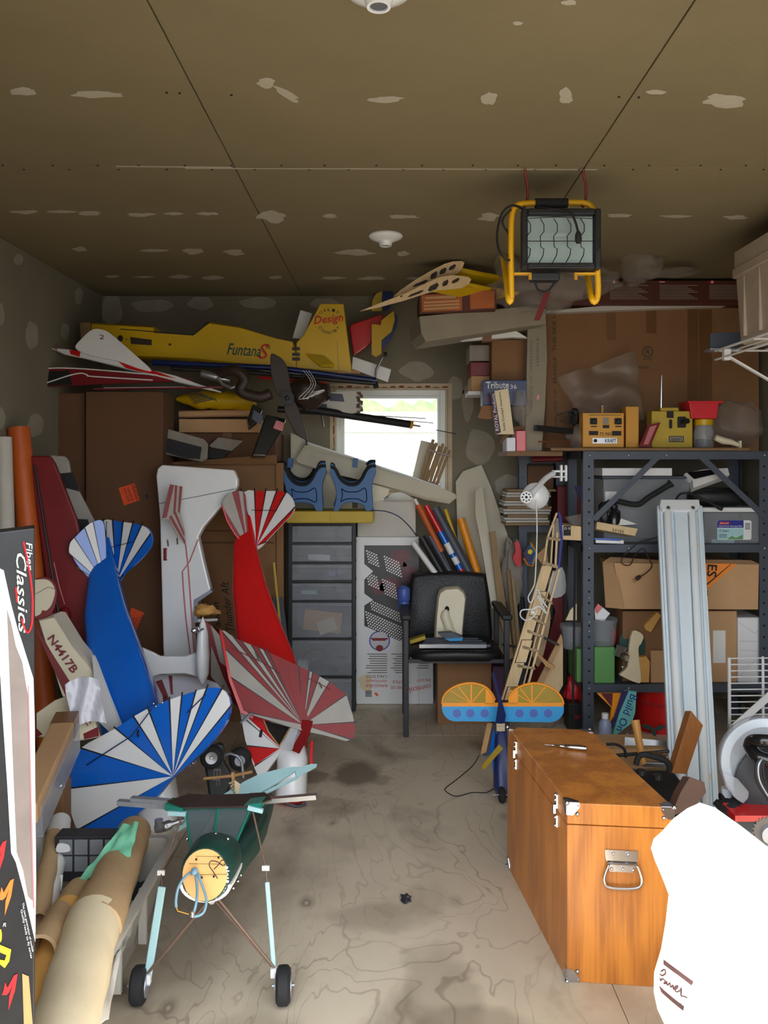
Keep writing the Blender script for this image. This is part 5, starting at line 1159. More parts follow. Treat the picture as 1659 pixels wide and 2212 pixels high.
# second shelf unit in the corner
t = thing('steel_shelf', 'darker narrow steel shelving unit in the corner behind the white lamp', 'shelving unit', (.95, 5.0, 0))
for px_, Y in ((1120, 4.95), (1200, 4.95), (1124, 5.12), (1196, 5.12)):
    q = P(px_, 984, Y); g = G().bb((q.x, Y, 0), (q.x+.05, Y+.003, q.z)).bb((q.x, Y, 0), (q.x+.003, Y+.03, q.z)); u_ = g.build('upright', 'steel_grey', t)
    if Y == 4.95:
        g = G()
        for k in range(22): g.lathe((q.x+.027, Y-.001, .1+k*.063), (0, 1, 0), [(0, .005), (.0006, .005)], 0, 8)
        g.build('hole', 'black', u_)
a_ = P(1120, 0, 4.95).x; b_ = P(1218, 0, 4.95).x
CS = [CAMZ-(y-1000)*4.95/F for y in (986, 1135, 1350)]
for z in CS: G().bb((a_, 4.946, z-.04), (b_, 4.95, z)).bb((a_+.004, 4.95, z-.004), (b_-.004, 5.13, z)).build('shelf_plate', 'steel_grey', t)
# magazines
rnd = random.Random(11)
for k in range(13):
    z = CS[1]+.005+k*.0165; x0 = P(1086, 0, 4.9).x+rnd.uniform(0, .03); w_ = .25+rnd.uniform(-.02, .03)
    if k < 13: one(G().bb((x0, 4.86+rnd.uniform(0, .02), z), (x0+w_, 5.1, z+.014)), 'magazine', 'paper_dusty' if k % 3 else 'lath', 'old magazine in the thick stack behind the white lamp', 'magazine', 'magazines stacked in the corner shelf', bevel=.002)
carton('carton', 'brown carton above the magazine stack, behind the white lamp arm', 1140, 1006, 1196, 1062, 4.96, .15, 'card_dark', tape=False)
carton('red_box', 'dark red box right of the magazine stack behind the shelf post', 1204, 1050, 1256, 1130, 4.9, .2, 'red_dark', tape=False)
one(G().tube([P(1150, 992, 4.9), P(1215, 990, 4.85)], .02, 0, 10), 'cable_roll', 'red_dark', 'dark red handle lying under the corner shelf top', 'tool')
flat('magazine', 'blue and red edged magazine leaning inside the shelf beside the post', 'magazine', PL(1245, 1080, 4.55), [(1242,1050),(1262,1048),(1275,1090),(1262,1100)], .02, 'navy')
# corner clutter below lamp
def pl_thing(name, label, catg, x, y, Y, pts, th, m, tl=0., a=0., **k): return flat(name, label, catg, PL(x, y, Y, a, tl), pts, th, m, **k)
one(G().ball(P(1108, 1245, 4.95), (.06, .05, .2), 0, 12, wob=.5, seed=5), 'plastic_bag', 'dust_grey', 'crumpled grey plastic bag hanging in the corner left of the shelf post', 'plastic bag', smooth=60)
pl_thing('red_tool', 'red plastic tool with curved end hanging behind the corner shelf post', 'tool', 1122, 1195, 4.85, [(1112,1172),(1120,1170),(1125,1185),(1126,1220),(1118,1224),(1108,1205),(1114,1192)], .03, 'red_plastic', smooth_n=2)
t = thing('striped_hat', 'dark patch with yellow star and rainbow edge behind the lamp cord', 'decoration', P(1143, 1225, 4.8))
pc_ = PL(1143, 1200, 4.8)
G().plate(pc_, [(1146,1172),(1160,1195),(1150,1223),(1140,1220),(1130,1195)], .02).build('body', 'navy', t)
G().tube([pc_(x, y, .003) for x, y in ((1146,1172),(1160,1195),(1150,1223),(1140,1220),(1131,1205))], .005).build('rainbow_edge', 'orange', t); G().tube([pc_(x, y, .003) for x, y in ((1145,1177),(1156,1195),(1149,1217),(1142,1214))], .004).build('rainbow_edge', 'sky_blue', t)
G().decal(pc_, disc(1145, 1192, 6, 6, 5), 0, .003).build('star', 'ink_yellow', t)
pl_thing('card_piece', 'beige folded card piece right of the rainbow patch', 'card', 1165, 1210, 4.78, [(1158,1200),(1180,1180),(1185,1220),(1172,1222)], .01, 'card_light')
pl_thing('white_board', 'white and red wing panel behind the balsa frame near the shelf post', 'model part', 1205, 1260, 4.85, cat([(1190,1290),(1188,1250),(1215,1225),(1222,1280)], 3), .02, 'white')
pl_thing('red_wing', 'large dark red wing behind the balsa frame, low by the shelf post', 'model part', 1195, 1380, 4.86, [(1190,1295),(1216,1280),(1216,1360),(1180,1470),(1150,1490),(1140,1470),(1185,1380),(1200,1320)], .02, 'red_dark')
pl_thing('plywood_wing', 'pale plywood wing with grey tape beside the shelf post', 'model part', 1195, 1470, 4.55, [(1210,1385),(1216,1388),(1216,1480),(1205,1500),(1165,1485)], .02, 'balsa', .1)
pl_thing('grey_strip', 'grey tape covered strip on the pale plywood wing panel', 'model part', 1190, 1430, 4.52, [(1212,1370),(1216,1384),(1172,1480),(1160,1474)], .015, 'card_light', .1)
pl_thing('cream_wing', 'rounded cream balsa wing behind the open balsa wing', 'model part', 1180, 1360, 4.55, cat([(1160,1440),(1150,1400),(1170,1320),(1186,1315),(1188,1350),(1172,1420)], 3), .02, 'balsa_dark')
for k, (xa, ya, xb, yb, m) in enumerate(((1098,1230,1116,1440,'lath'),(1108,1250,1124,1430,'balsa_dark'),(1090,1300,1102,1500,'steel_dark'),(1128,1290,1140,1420,'black'))):
    one(G().tube([P(xa, ya, 4.9), P(xb, yb, 4.8)], .012, 0, 8), 'stick', m, ('leaning wooden stick left of the grey plastic bag', 'pale leaning stick under the grey plastic bag', 'dark rod leaning right behind the chair arm', 'thin black rod behind the balsa frame')[k], 'stick')
# lamp
t = thing('clamp_lamp', 'white clamp desk lamp fixed to the shelf post with its cord hanging down', 'lamp', P(1220, 1060, 4.35))
g = G().box(P(1222, 1022, 4.36), (.012, .03, .085)).box(P(1212, 1022, 4.34), (.012, .03, .085)).beam(P(1192, 1018, 4.34), P(1222, 1018, 4.34), .02, .012).beam(P(1192, 1030, 4.34), P(1222, 1030, 4.34), .02, .008); g.build('clamp', 'white_gloss', t, bevel=.003)
G().tube([P(x, y, Y) for x, y, Y in cat([(1196,1022,4.32),(1178,1034,4.28),(1162,1052,4.22),(1146,1068,4.18)], 4, False)], .015, 0, 12).build('arm', 'white_gloss', t, smooth=50)
G().lathe(P(1152, 1066, 4.22), (-.55, -.6, -.1), [(0, .02), (.03, .022)], 0, 14).build('neck', 'white_gloss', t, smooth=40)
G().lathe(P(1137, 1074, 4.14), (0, -1, 0), [(-.05, .02), (-.02, .031), (0, .031), (.002, .029), (.002, .001)], 0, 24).build('lamp_head', 'white_gloss', t, smooth=40)
G().lathe(P(1158, 1072, 4.2), (.1, 1, 0), [(0, .03), (.03, .066), (.035, .068), (.033, .06)], 0, 28).build('shade', 'white_gloss', t, smooth=40)
g = G(); ph_ = PL(1137, 1074, 4.135)
for k in range(8): g.decal(ph_, disc(1137+8.5*math.cos(k*math.pi/4), 1074+8.5*math.sin(k*math.pi/4), 1.9, 1.9, 8))
g.decal(ph_, disc(1137, 1074, 3, 3, 10)); g.build('vent_hole', 'ink', t)
cd = [(1158,1080,4.2),(1160,1150,4.15),(1156,1250,4.15),(1150,1272,4.15),(1141,1290,4.13),(1146,1302,4.12),(1156,1286,4.12),(1160,1272,4.12),(1168,1290,4.12),(1166,1310,4.12),(1150,1316,4.1),(1128,1318,4.1),(1124,1330,4.1),(1136,1340,4.1),(1152,1332,4.1),(1160,1318,4.1)]
G().tube([P(*p) for p in cat(cd, 4, False)], .0035, 0, 7).build('cord', 'white', t, smooth=60)
G().tube([P(*p) for p in cat([(1150,1316,4.1),(1165,1310,4.1),(1180,1325,4.1),(1160,1285,4.08),(1182,1312,4.08)], 4, False)], .0035, 0, 7).build('cord', 'white', t, smooth=60)
G().box(P(1150, 1322, 4.09), (.022, .02, .012), 0, Matrix.Rotation(.4, 3, 'Y')).build('plug', 'white', t, bevel=.002)

# balsa frame
pbf = PL(1150, 1340, 4.3, .05, .22)
t = thing('balsa_wing', 'unfinished open balsa wing leaning against the shelf', 'model part', pbf(1095, 1510))
def lath(a, b, w_, th, m='balsa', off=0., nm='spar'): return G().prism([pbf(a[0]-w_/2, a[1], off), pbf(a[0]+w_/2, a[1], off), pbf(b[0]+w_/2, b[1], off), pbf(b[0]-w_/2, b[1], off)], -pbf.n*th).build(nm, m, t)
for i, (f0, f1) in enumerate(((0, .19), (.195, .37), (.375, .55), (.555, .72), (.725, .9), (.905, 1.))):
    xa, ya, xb, yb = 1184, 1222, 1098, 1512; q = lambda f: (xa+(xb-xa)*f+(3 if i % 2 else 0), ya+(yb-ya)*f); lath(q(f0), q(f1), 22-(i == 0)*3, .008, 'balsa', 0, 'balsa_sheet')
lath((1173, 1222), (1085, 1512), 4, .02); lath((1208, 1230), (1141, 1480), 4.5, .014); lath((1198, 1232), (1130, 1490), 2.5, .012, 'balsa', -.02)
for f in (.22, .4, .5, .62, .76, .93):
    a = (1190+(1104-1190)*f, 1222+290*f-6); b = (1206+(1136-1206)*f, 1230+260*f+10); G().prism([pbf(a[0]-8, a[1]-2), pbf(a[0]-8, a[1]+5), pbf(b[0]+3, b[1]+9), pbf(b[0]+3, b[1]+4)], -pbf.n*.03).build('rib', 'balsa_dark', t)
for a, b, w_ in (((1203,1108),(1183,1162),4), ((1183,1162),(1175,1220),4), ((1196,1130),(1190,1222),3), ((1204,1150),(1200,1222),4)): lath(a, b, w_, .012)
G().plate(pbf, [(1206,1104),(1213,1115),(1216,1165),(1209,1228),(1205,1227),(1211,1160)], .02).build('blue_edge', 'ink_blue', t)
G().plate(pbf, [(1203,1118),(1209,1120),(1211,1160),(1192,1160)], .004, 0, -.01).build('web', 'dust_grey', t)
G().plate(pbf, [(1182,1159),(1211,1163),(1211,1169),(1181,1165)], .02).build('rib', 'balsa_dark', t); G().plate(pbf, [(1172,1212),(1208,1222),(1207,1229),(1171,1219)], .02).build('rib', 'balsa_dark', t)
# white rod / bracket behind
rod('metal_strut', 'bare metal strut sticking out right of the chair seat', [(1086, 1392, 4.7), (1116, 1397, 4.6)], .008, 'metal')
rod('metal_strut', 'bare metal strut right of the balsa frame', [(1172, 1376, 4.4), (1206, 1393, 4.5)], .007, 'metal')
flat('wood_bracket', 'small yellow wood bracket right of the balsa frame', 'bracket', PL(1180, 1430, 4.42), [(1162,1410),(1185,1432),(1200,1440),(1198,1446),(1180,1440),(1160,1416)], .02, 'pine')
# hidden things right of frame behind posts: antenna, black stand
rod('antenna_rod', 'long thin black rod standing between the two shelf posts', [(1243, 1180, 4.34), (1238, 1500, 4.3), (1240, 1606, 4.3)], .006, 'black')
t = carton('black_speaker', 'small black box with a red mark between the shelf posts near the floor', 1228, 1520, 1258, 1600, 4.5, .12, 'black', tape=False)
G().decal(PL(1243, 1550, 4.5), rect(1241, 1545, 1254, 1553)).build('red_mark', 'red_dark', t)
one(G().ball(P(1240, 1495, 4.62), (.05, .04, .08), 0, 10, wob=.4, seed=8), 'red_bag', 'red_plastic', 'red and white crumpled bag between the shelf posts', 'bag', smooth=60)
flat('red_board', 'red board behind the blue tail plane near the floor', 'board', PL(1200, 1575, 4.75), [(1150,1555),(1222,1530),(1222,1590),(1150,1590)], .02, 'red_dark')

# ================================================================== YELLOW/BLUE TAIL PLANE + blue fuselage
t = thing('light_airplane', 'blue model airplane with yellow and sky blue oval tail standing behind the wooden box', 'model airplane', P(1085, 1731, 3.57))
pst = PL(1086, 1520, 3.72, 0, .08)
left = cat([(955,1521),(957,1508),(966,1494),(985,1482),(1008,1476),(1030,1477),(1050,1485),(1062,1498),(1069,1512)], 3, False)
right = cat([(1098,1512),(1103,1500),(1115,1488),(1135,1479),(1158,1476),(1182,1482),(1202,1494),(1213,1508),(1217,1521)], 3, False)
for half in (left, right):
    g = G().plate(pst, half+[(half[-1][0], 1523), (half[0][0], 1523)], .006); g.build('film', 'film_amber', t)
    g = G().tube([pst(x, y, .001) for x, y in half], .0055, 0, 6)
    cxh = (half[0][0]+half[-1][0])/2; hub = (1018 if half is left else 1149, 1519)
    for tx, ty in ((hub[0]-48, 1490), (hub[0]-30, 1481), (hub[0], 1478), (hub[0]+30, 1483), (hub[0]-(50 if half is left else -50), 1508)):
        g.prism([pst(hub[0]-1.6, hub[1], .001), pst(hub[0]+1.6, hub[1], .001), pst(tx+1.6, ty, .001), pst(tx-1.6, ty, .001)], -pst.n*.008)
    g.build('rib_frame', 'orange', t)
for pts in ([(1049,1486),(1058,1492),(1066,1504),(1069,1521),(1049,1521)], [(1098,1521),(1100,1506),(1106,1497),(1119,1488),(1119,1521)], [(955,1518),(1217,1518),(1217,1526),(955,1526)]):
    G().plate(pst, pts, .009, 0, .002).build('yellow_panel', 'orange', t)
el = [(954,1525),(1218,1525)]+cat([(1218,1525),(1217,1540),(1208,1553),(1192,1560),(1170,1560)], 3, False)+cat([(1000,1558),(980,1558),(966,1552),(957,1540),(954,1528)], 3, False)
G().plate(pst, el, .009).build('elevator', 'sky_blue', t)
for x in (987, 1016, 1047, 1122, 1153, 1184): G().decal(pst, disc(x, 1541, 9, 9, 20)).build('dot', 'violet_blue', t)
pfi = PL(1085, 1520, 3.68, -3, .1)
G().plate(PL(1080, 1500, 3.66, .5, .1), [(1064,1452),(1068,1455),(1090,1535),(1093,1545),(1090,1562),(1074,1562),(1080,1515)], .012).build('fin', 'blue_dark', t)
body([(1081,1560,3.7,8,.014),(1082,1580,3.68,12,.02),(1086,1640,3.64,20,.04),(1090,1700,3.6,24,.05),(1092,1718,3.58,16,.04)], 'blue_dark', t, ex=.6)
g = G()
for k in range(5): g.tube([P(1073, 1564+k*3.4, 3.655), P(1081, 1565+k*3.4, 3.645), P(1090, 1564+k*3.4, 3.655)], .003, 0, 6)
g.build('rubber_band', 'tracing', t)
flp = PL(1060, 1650, 3.5, .3, .2)
G().plate(flp, [(1078,1608),(1087,1617),(1045,1664),(1040,1655)], .004).build('yellow_strip', 'film_amber', t)
G().plate(PL(1070, 1590, 3.66, .2, 0), [(1070,1580),(1092,1580),(1096,1592),(1086,1604),(1078,1604)], .02).build('windscreen', 'steel_grey', t)
wc = P(1084, 1711, 3.55); wc.z = .036
G().lathe(wc, (1, .1, 0), [(-.012, .02), (-.011, .03), (0, .036), (.011, .03), (.012, .02)], 0, 22).build('tyre', 'black_rubber', t, smooth=50)
G().tube([wc+V((-.04, 0, 0)), wc+V((.04, .0, 0))], .003).build('axle', 'metal', t)
G().plate(PL(1068, 1640, 3.62), [(1064,1645),(1078,1640),(1084,1675),(1066,1675)], .02).build('cabin_side', 'blue', t)
G().plate(PL(1060, 1590, 3.85, 0, .2), [(1052,1562),(1064,1562),(1050,1625),(1038,1630)], .008).build('float_strip', 'pine', t)
one(G().plate(PL(1060, 1632, 4.12, 0, .0), cat([(1065,1565),(1078,1568),(1066,1610),(1056,1632),(1044,1632),(1046,1615)], 3), .01), 'grey_wing_tip', 'steel_grey', 'grey rounded wing tip behind the blue fuselage on the floor', 'model part')
flat('blue_film_strip', 'bright blue plastic strip beside the grey wing tip', 'model part', PL(1065, 1610, 3.84), [(1066,1575),(1072,1578),(1064,1640),(1056,1640)], .006, 'blue')
class HF(HP): pass
hf = HP(.003)
one(G().tube([hf(x, y) for x, y in cat([(1035,1632),(1020,1655),(985,1685),(965,1700),(962,1708),(985,1720),(1020,1712),(1050,1712),(1072,1700)], 5, False)], .002, 0, 6), 'wire', 'ink', 'thin dark wire curled on the floor beside the blue model airplane', 'wire', smooth=60)
# small dark debris on the floor
one(G().ball(hf(876, 1944)+V((0, 0, .004)), (.018, .022, .006), 0, 7, wob=.8, seed=3), 'debris_clump', 'steel_dark', 'small dark clump of dirt in the middle of the plywood floor', 'debris')

# ================================================================== WOODEN BOX
fl_, fr_ = P(1225, 2120, 2.33), P(1447, 2110, 2.30); fl_.z = fr_.z = 0
rl_, = (V((P(1096, 1700, 3.0).x, 3.0, 0)),); H = .5
u = (fr_-fl_).normalized(); d_ = (rl_-fl_); D_ = d_.length; d_.normalize(); Wd = .290; rr_ = rl_+u*Wd; fr_ = fl_+u*Wd
t = thing('wooden_case', 'varnished oak case with chrome corners and side handle on the floor', 'case', (fl_+rr_)/2)
def q4(z0, z1, e=0.): return [p+V((0, 0, z0)) for p in (fl_-u*e-d_*e, fr_+u*e-d_*e, rr_+u*e+d_*e, rl_-u*e+d_*e)], z1-z0
a, h = q4(0, H-.062); G().prism(a, (0, 0, h)).build('body', 'varnished_oak', t, bevel=.002)
a, h = q4(H-.060, H); G().prism(a, (0, 0, h)).build('lid', 'varnished_oak', t, bevel=.003)
def corner(p, sx, sy, z, up):
    g = G(); s = .034
    for k in (0, 1, 2):
        if k == 0: pts = [p, p+u*sx*s, p+u*sx*s+V((0, 0, -up*.012)), p+u*sx*.016+V((0, 0, -up*s)), p+V((0, 0, -up*s))]; vec = -d_*sy*.002
        if k == 1: pts = [p, p+d_*sy*s, p+d_*sy*s+V((0, 0, -up*.012)), p+d_*sy*.016+V((0, 0, -up*s)), p+V((0, 0, -up*s))]; vec = -u*sx*.002
        if k == 2: pts = [p, p+u*sx*s, p+u*sx*s+d_*sy*.012, p+u*sx*.012+d_*sy*s, p+d_*sy*s]; vec = V((0, 0, up*.002))
        g.prism(pts, vec)
    g.ball(p, .007, 0, 8)
    g.ball(p+u*sx*.028+V((0, 0, -up*.03))-d_*sy*.001, .006, 0, 6)
    g.ball(p+u*sx*.03+V((0, 0, -up*.007))-d_*sy*.001, .003, 0, 6)
    return g.build('corner_fitting', 'chrome', t, smooth=40)
for p, sx, sy in ((fl_, 1, 1), (fr_, -1, 1), (rl_, 1, -1), (rr_, -1, -1)):
    corner(p+V((0, 0, H)), sx, sy, H, 1); corner(p+V((0, 0, 0.001)), sx, sy, 0, -1)
for f in (.14, .82):
    g = G(); b0 = fl_+d_*(D_*f)-u*.002
    z = H-.06
    g.box(b0+V((0, 0, z+.028)), (.004, .018, .04), 0, Matrix((u, d_, V((0, 0, 1)))).transposed()).box(b0+V((0, 0, z-.03)), (.004, .014, .034), 0, Matrix((u, d_, V((0, 0, 1)))).transposed()).box(b0-u*.006+V((0, 0, z+.005)), (.007, .012, .026), 0, Matrix((u, d_, V((0, 0, 1)))).transposed())
    for k in (.045, .03, -.02, -.044): g.ball(b0-u*.003+V((0, 0, z+k)), .0045, 0, 6)
    g.build('latch', 'chrome', t, smooth=30)
hd = fl_+u*.150-d_*.001; g = G(); Z_ = V((0, 0, 1))
def hp(x, z, o=0.): return hd+u*x+Z_*z-d_*o
g.prism([hp(-.048, .375), hp(.042, .375), hp(.042, .349), hp(.035, .342), hp(-.042, .342), hp(-.046, .352)], -d_*.002).prism([hp(-.04, .336), hp(.036, .336), hp(.03, .315), hp(-.034, .315)], -d_*.002)
for x, z in ((-.026, .366), (.014, .366), (-.03, .323), (.0, .324), (.028, .323)): g.ball(hp(x, z, .003), .005, 0, 6)
g.tube([hp(-.042, .34, .005), hp(.038, .34, .005)], .004, 0, 8)
hn = g.build('handle_plate', 'chrome', t, smooth=30)
G().tube([hp(x, z, .01) for x, z in cat([(-.04,.338),(-.05,.31),(-.052,.288),(-.04,.275),(0,.273),(.036,.277),(.048,.29),(.046,.312),(.037,.338)], 3, False)], .0042, 0, 10).build('handle_ring', 'chrome', hn, smooth=60)
# knife on lid
zt_ = H
kt = HP(H+.0095)
t = thing('hobby_knife', 'shiny chrome screwdriver like hobby tool lying on the oak case', 'tool', kt(1222, 1612))
kt0, kt1 = kt(1268, 1617), kt(1176, 1608)
ax = (kt1-kt0).normalized(); Lk = (kt1-kt0).length
G().lathe(kt0, ax, [(0, .003), (.002, .008), (.02, .0095), (Lk*.5, .008), (Lk*.56, .004), (Lk*.6, .0055), (Lk*.64, .0055), (Lk*.66, .003), (Lk*.8, .0035), (Lk*.84, .0022), (Lk, .0006)], 0, 12).build('handle', 'chrome', t, smooth=50)

# ================================================================== SHELF TOP: radios etc
one(G().bb(P(1190, 975, 4.38)+V((0, 0, .003)), P(1620, 966, 4.38)+V((0, .4, -.003))), 'plywood_board', 'shelf_board', 'warped plywood board lying on top of the steel shelf', 'board', bevel=.002)
ZB = P(0, 966, 4.38).z
def on(x0, y0, x1, Y, d, m, name, label, catg='box', z=None, **k):
    z = ZB if z is None else z
    a = P(x0, 0, Y); b = P(x1, y0, Y); return a, b, z
def radio(x0, x1, y0, Y, m, label):
    a, b = P(x0, 0, Y), P(x1, y0, Y); t = thing('radio_transmitter', label, 'radio transmitter', ((a.x+b.x)/2, Y, ZB))
    G().bb((a.x, Y, ZB), (b.x, Y+.09, b.z)).build('body', m, t, bevel=.003); return t
t = radio(1259, 1348, 892, 4.42, 'gold', 'orange yellow radio transmitter with small knobs on the shelf top')
pk = PL(1300, 930, 4.42)
g = G()
for x in (1283, 1336): g.decal(pk, rrect(x-9, 903, x+7, 917, 2)); g.decal(pk, rect(x-7, 920, x+6, 922.5))
g.decal(pk, rect(1272, 931, 1292, 940)).decal(pk, rect(1322, 931, 1342, 941)).decal(pk, rect(1302, 918, 1316, 925)).decal(pk, rect(1271, 896, 1342, 897)); g.build('dark_panel', 'ink', t)
G().decal(pk, rect(1302, 902, 1315, 916)).build('meter', 'dust_grey', t)
G().decal(pk, rect(1280, 946, 1333, 958)).build('name_plate', 'metal', t); txt(pk, 'KRAFT', (1307, 956), (1331, 956), 8, 'ink', t, off=.004); G().decal(pk, disc(1286, 952, 4, 4, 12), 0, .003).build('emblem', 'ink', t)
txt(pk, '72.960', (1295, 941), (1321, 941), 7, 'ink', t)
for x in (1283, 1336): G().lathe(pk(x, 910, .001), (0, -1, 0), [(0, .012), (.01, .01), (.012, .004), (.03, .004)], 0, 12).build('stick', 'black', t)
G().tube([pk(1303, 892, -.02), pk(1303, 878, -.02)], .005).build('antenna_stub', 'gold', t)
G().lathe(pk(1303, 880, -.02), (0, 0, 1), [(0, .004), (.012, .006), (.02, .003)], 0, 10).build('tip', 'chrome', t)
t = radio(1352, 1380, 878, 4.46, 'gold', 'narrow plain yellow box standing between the two radio transmitters'); t['category'] = 'box'; t.name = 'yellow_box'
t = radio(1408, 1496, 888, 4.46, 'yellow_dull', 'dull yellow radio transmitter with antenna right of the orange one')
pk = PL(1450, 920, 4.46)
g = G().decal(pk, rect(1440, 888, 1455, 903)).decal(pk, rrect(1463, 900, 1482, 924, 3)).decal(pk, rrect(1445, 906, 1452, 926, 3)); g.build('dark_panel', 'ink', t)
G().decal(pk, rect(1445, 942, 1477, 955)).build('name_plate', 'ink', t); G().decal(pk, rect(1446.5, 943.5, 1475.5, 953.5), 0, .002).build('name_plate', 'dust_grey', t); txt(pk, 'KRAFT', (1450, 953), (1473, 953), 7, 'ink', t, off=.004)
G().lathe(pk(1473, 912, 0), (.3, -1, .1), [(0, .012), (.03, .008), (.035, .014), (.05, .014)], 0, 12).build('stick', 'black', t)
G().tube([pk(1431, 890, -.02), pk(1432, 810, -.02)], [.005, .0035], 0, 8).build('antenna', 'chrome', t)
G().box(pk(1448, 884, -.04), (.1, .06, .02)).build('top_module', 'yellow_dull', t, bevel=.004)
t = thing('picture_frame', 'small red framed picture leaning against the dull yellow transmitter', 'picture frame', P(1400, 965, 4.4))
pq_ = PL(1400, 940, 4.42, 0, .2); G().plate(pq_, [(1381,965),(1400,918),(1427,912),(1404,966)], .012).build('frame', 'red_dark', t); G().decal(pq_, [(1390,960),(1404,922),(1419,918),(1400,960)]).build('picture', 'trim_red', t)
t = thing('glass_jar', 'clear glass jar with a yellow lid at the right end of the shelf top', 'jar', P(1520, 965, 4.5))
jc = V((P(1520, 0, 4.5).x, 4.5, ZB))
G().lathe(jc, (0, 0, 1), [(0, .045), (.01, .052), (.09, .052), (.105, .045), (.12, .045)], 0, 24).build('glass', 'clear', t, smooth=50)
G().lathe(jc+V((0, 0, .12)), (0, 0, 1), [(0, .05), (.03, .05), (.033, .046)], 0, 24).build('lid', 'yellow', t, smooth=40)
G().lathe(jc+V((0, 0, .005)), (0, 0, 1), [(0, .04), (.04, .04)], 0, 16).build('contents', 'steel_dark', t)
t = thing('red_bin', 'small red plastic parts bin on the jar with the yellow lid', 'bin', P(1520, 905, 4.5))
zb_ = jc.z+.154
ax0, ax1 = P(1476, 0, 4.5).x, P(1552, 0, 4.5).x
g = G().loft([[V((x, y, z)) for x, y in ((ax0+.01+e, 4.44-e*.3), (ax1-.02-e, 4.44), (ax1-.02-e, 4.58), (ax0+.01+e, 4.58))] for z, e in ((zb_, .012), (zb_+.09, 0))]); g.build('bin', 'red_plastic', t, bevel=.004)
G().bb((ax0, 4.43, zb_+.082), (ax1, 4.59, zb_+.094)).build('rim', 'red_plastic', t, bevel=.003)
one(G().tube([P(x, y, 4.42) for x, y in ((1545,945),(1562,952),(1580,955),(1600,964))], [.016, .02, .016, .01], 0, 10), 'paint_roller', 'cream', 'dusty cream cloth roll lying right of the glass jar', 'cloth', smooth=50)
one(G().bb(P(1598, 968, 4.40), P(1602, 952, 4.40)+V((0, .03, 0))), 'peg', 'cream', 'small white clip at the right end of the plywood board', 'clip')
one(G().ball(P(1585, 915, 4.62), (.16, .08, .12), 0, 12, wob=.3, seed=6), 'plastic_bag', 'clear_bag', 'limp plastic bag in the dark corner right of the glass jar', 'plastic bag', smooth=60)
patch_sheet('plastic_bag', 'large crinkled clear plastic bag standing behind the orange yellow transmitter', 'clear_bag', PL(1300, 830, 4.6, .1, .1), ((1205,815),(1374,757),(1392,905),(1262,910)), 22, .05, 4, 'plastic bag', .03)
t = thing('clip_cable', 'black clamp with blue wires left of the orange yellow transmitter', 'clamp', P(1235, 920, 4.5))
G().ball(P(1240, 900, 4.55), (.03, .03, .045), 0, 8, wob=.3).build('body', 'black', t); G().tube([P(x, y, 4.52) for x, y in ((1202,898),(1225,890),(1240,886))], .004).tube([P(x, y, 4.52) for x, y in ((1210,908),(1228,918),(1246,912))], .003).build('wire', 'steel_dark', t)
one(G().beam(P(1155, 924, 4.4), P(1236, 932, 4.5), .03, .03), 'black_bar', 'black', 'black square bar left of the orange yellow transmitter', 'bar', bevel=.003)
rod('brush', 'thin copper rod under the black square bar', [(1163, 954, 4.4), (1232, 954, 4.45)], .004, 'copper')
one(G().ball(P(1250, 945, 4.5), (.06, .05, .06), 0, 10, wob=.4, seed=21), 'plastic_bag', 'clear_bag', 'small clear plastic bag touching the left side of the orange transmitter', 'plastic bag', smooth=60)
# large carton behind + boxes above
t = thing('large_carton', 'very large brown carton with tape strips behind the radio transmitters', 'box', P(1410, 975, 4.74))
G().bb((P(1180, 0, 4.72).x, 4.72, P(0, 975, 4.72).z), (P(1640, 0, 4.72).x, 4.9, P(0, 664, 4.72).z)).build('body', 'card', t, bevel=.004)
pL = PL(1400, 800, 4.72)
for r_ in ((1510, 668, 1538, 910), (1396, 668, 1418, 720), (1485, 668, 1508, 910), (1310, 668, 1330, 735)): G().decal(pL, rect(*r_)).build('tape_strip', 'tape_faint', t)
g = G().decal(pL, disc(1399, 760, 12, 12)); g.build('recycling_mark', 'brown_dark', t); G().decal(pL, disc(1399, 760, 10, 10), 0, .002).build('recycling_mark', 'card', t)
txt(pL, 'R', (1395, 766), (1404, 766), 12, 'brown_dark', t, off=.004); txt(pL, 'RECYCLE', (1390, 778), (1408, 778), 4, 'brown_dark', t); txt(pL, 'PRINTED', (1377, 797), (1402, 797), 6, 'brown_dark', t)
txt(pL, 'THIS SIDE UP   FRAGILE   THIS SIDE UP', (1204, 930), (1200, 670), 7, 'brown_dark', t)
t = thing('long_dark_box', 'long dark brown printed box with small white text and flags, under the ceiling', 'box', P(1400, 655, 4.6))
G().bb(P(1060, 658, 4.62)+V((0, 0, 0)), P(1600, 606, 4.62)+V((0, .3, 0))).build('body', 'card_print', t, bevel=.003)
pD = PL(1400, 630, 4.62); g = G()
for x0 in (1318, 1425, 1532):
    for j in range(9): g.decal(pD, rect(x0, 616+j*3.6, x0+82-7*((j*3) % 4), 617.4+j*3.6))
g.build('small_text', 'dust_grey', t)
for x0, cs in ((1320, ('green_dark', 'white', 'red')), (1424, ('red', 'white', 'navy')), (1532, ('red', 'white', 'red'))):
    for i, m in enumerate(cs): G().decal(pD, rect(x0+i*4, 606.5, x0+4+i*4, 612) if x0 != 1424 else rect(x0, 606.5+i*1.8, x0+12, 608.3+i*1.8), 0, .002).build('flag', m, t)
one(G().plate(PL(1400, 660, 4.66), [(1180,672),(1350,656),(1590,648),(1592,660),(1180,676)], .25), 'foam_board', 'card_white', 'dusty white board lying between the huge carton and the dark printed box', 'board')
t = thing('printed_box', 'small brown printed picture box left of the hanging work light', 'box', P(985, 678, 4.3))
G().plate(PL(990, 655, 4.25, 0, 0), [(905,634),(1073,624),(1073,668),(906,678)], .3).build('body', 'card_print', t, bevel=.003)
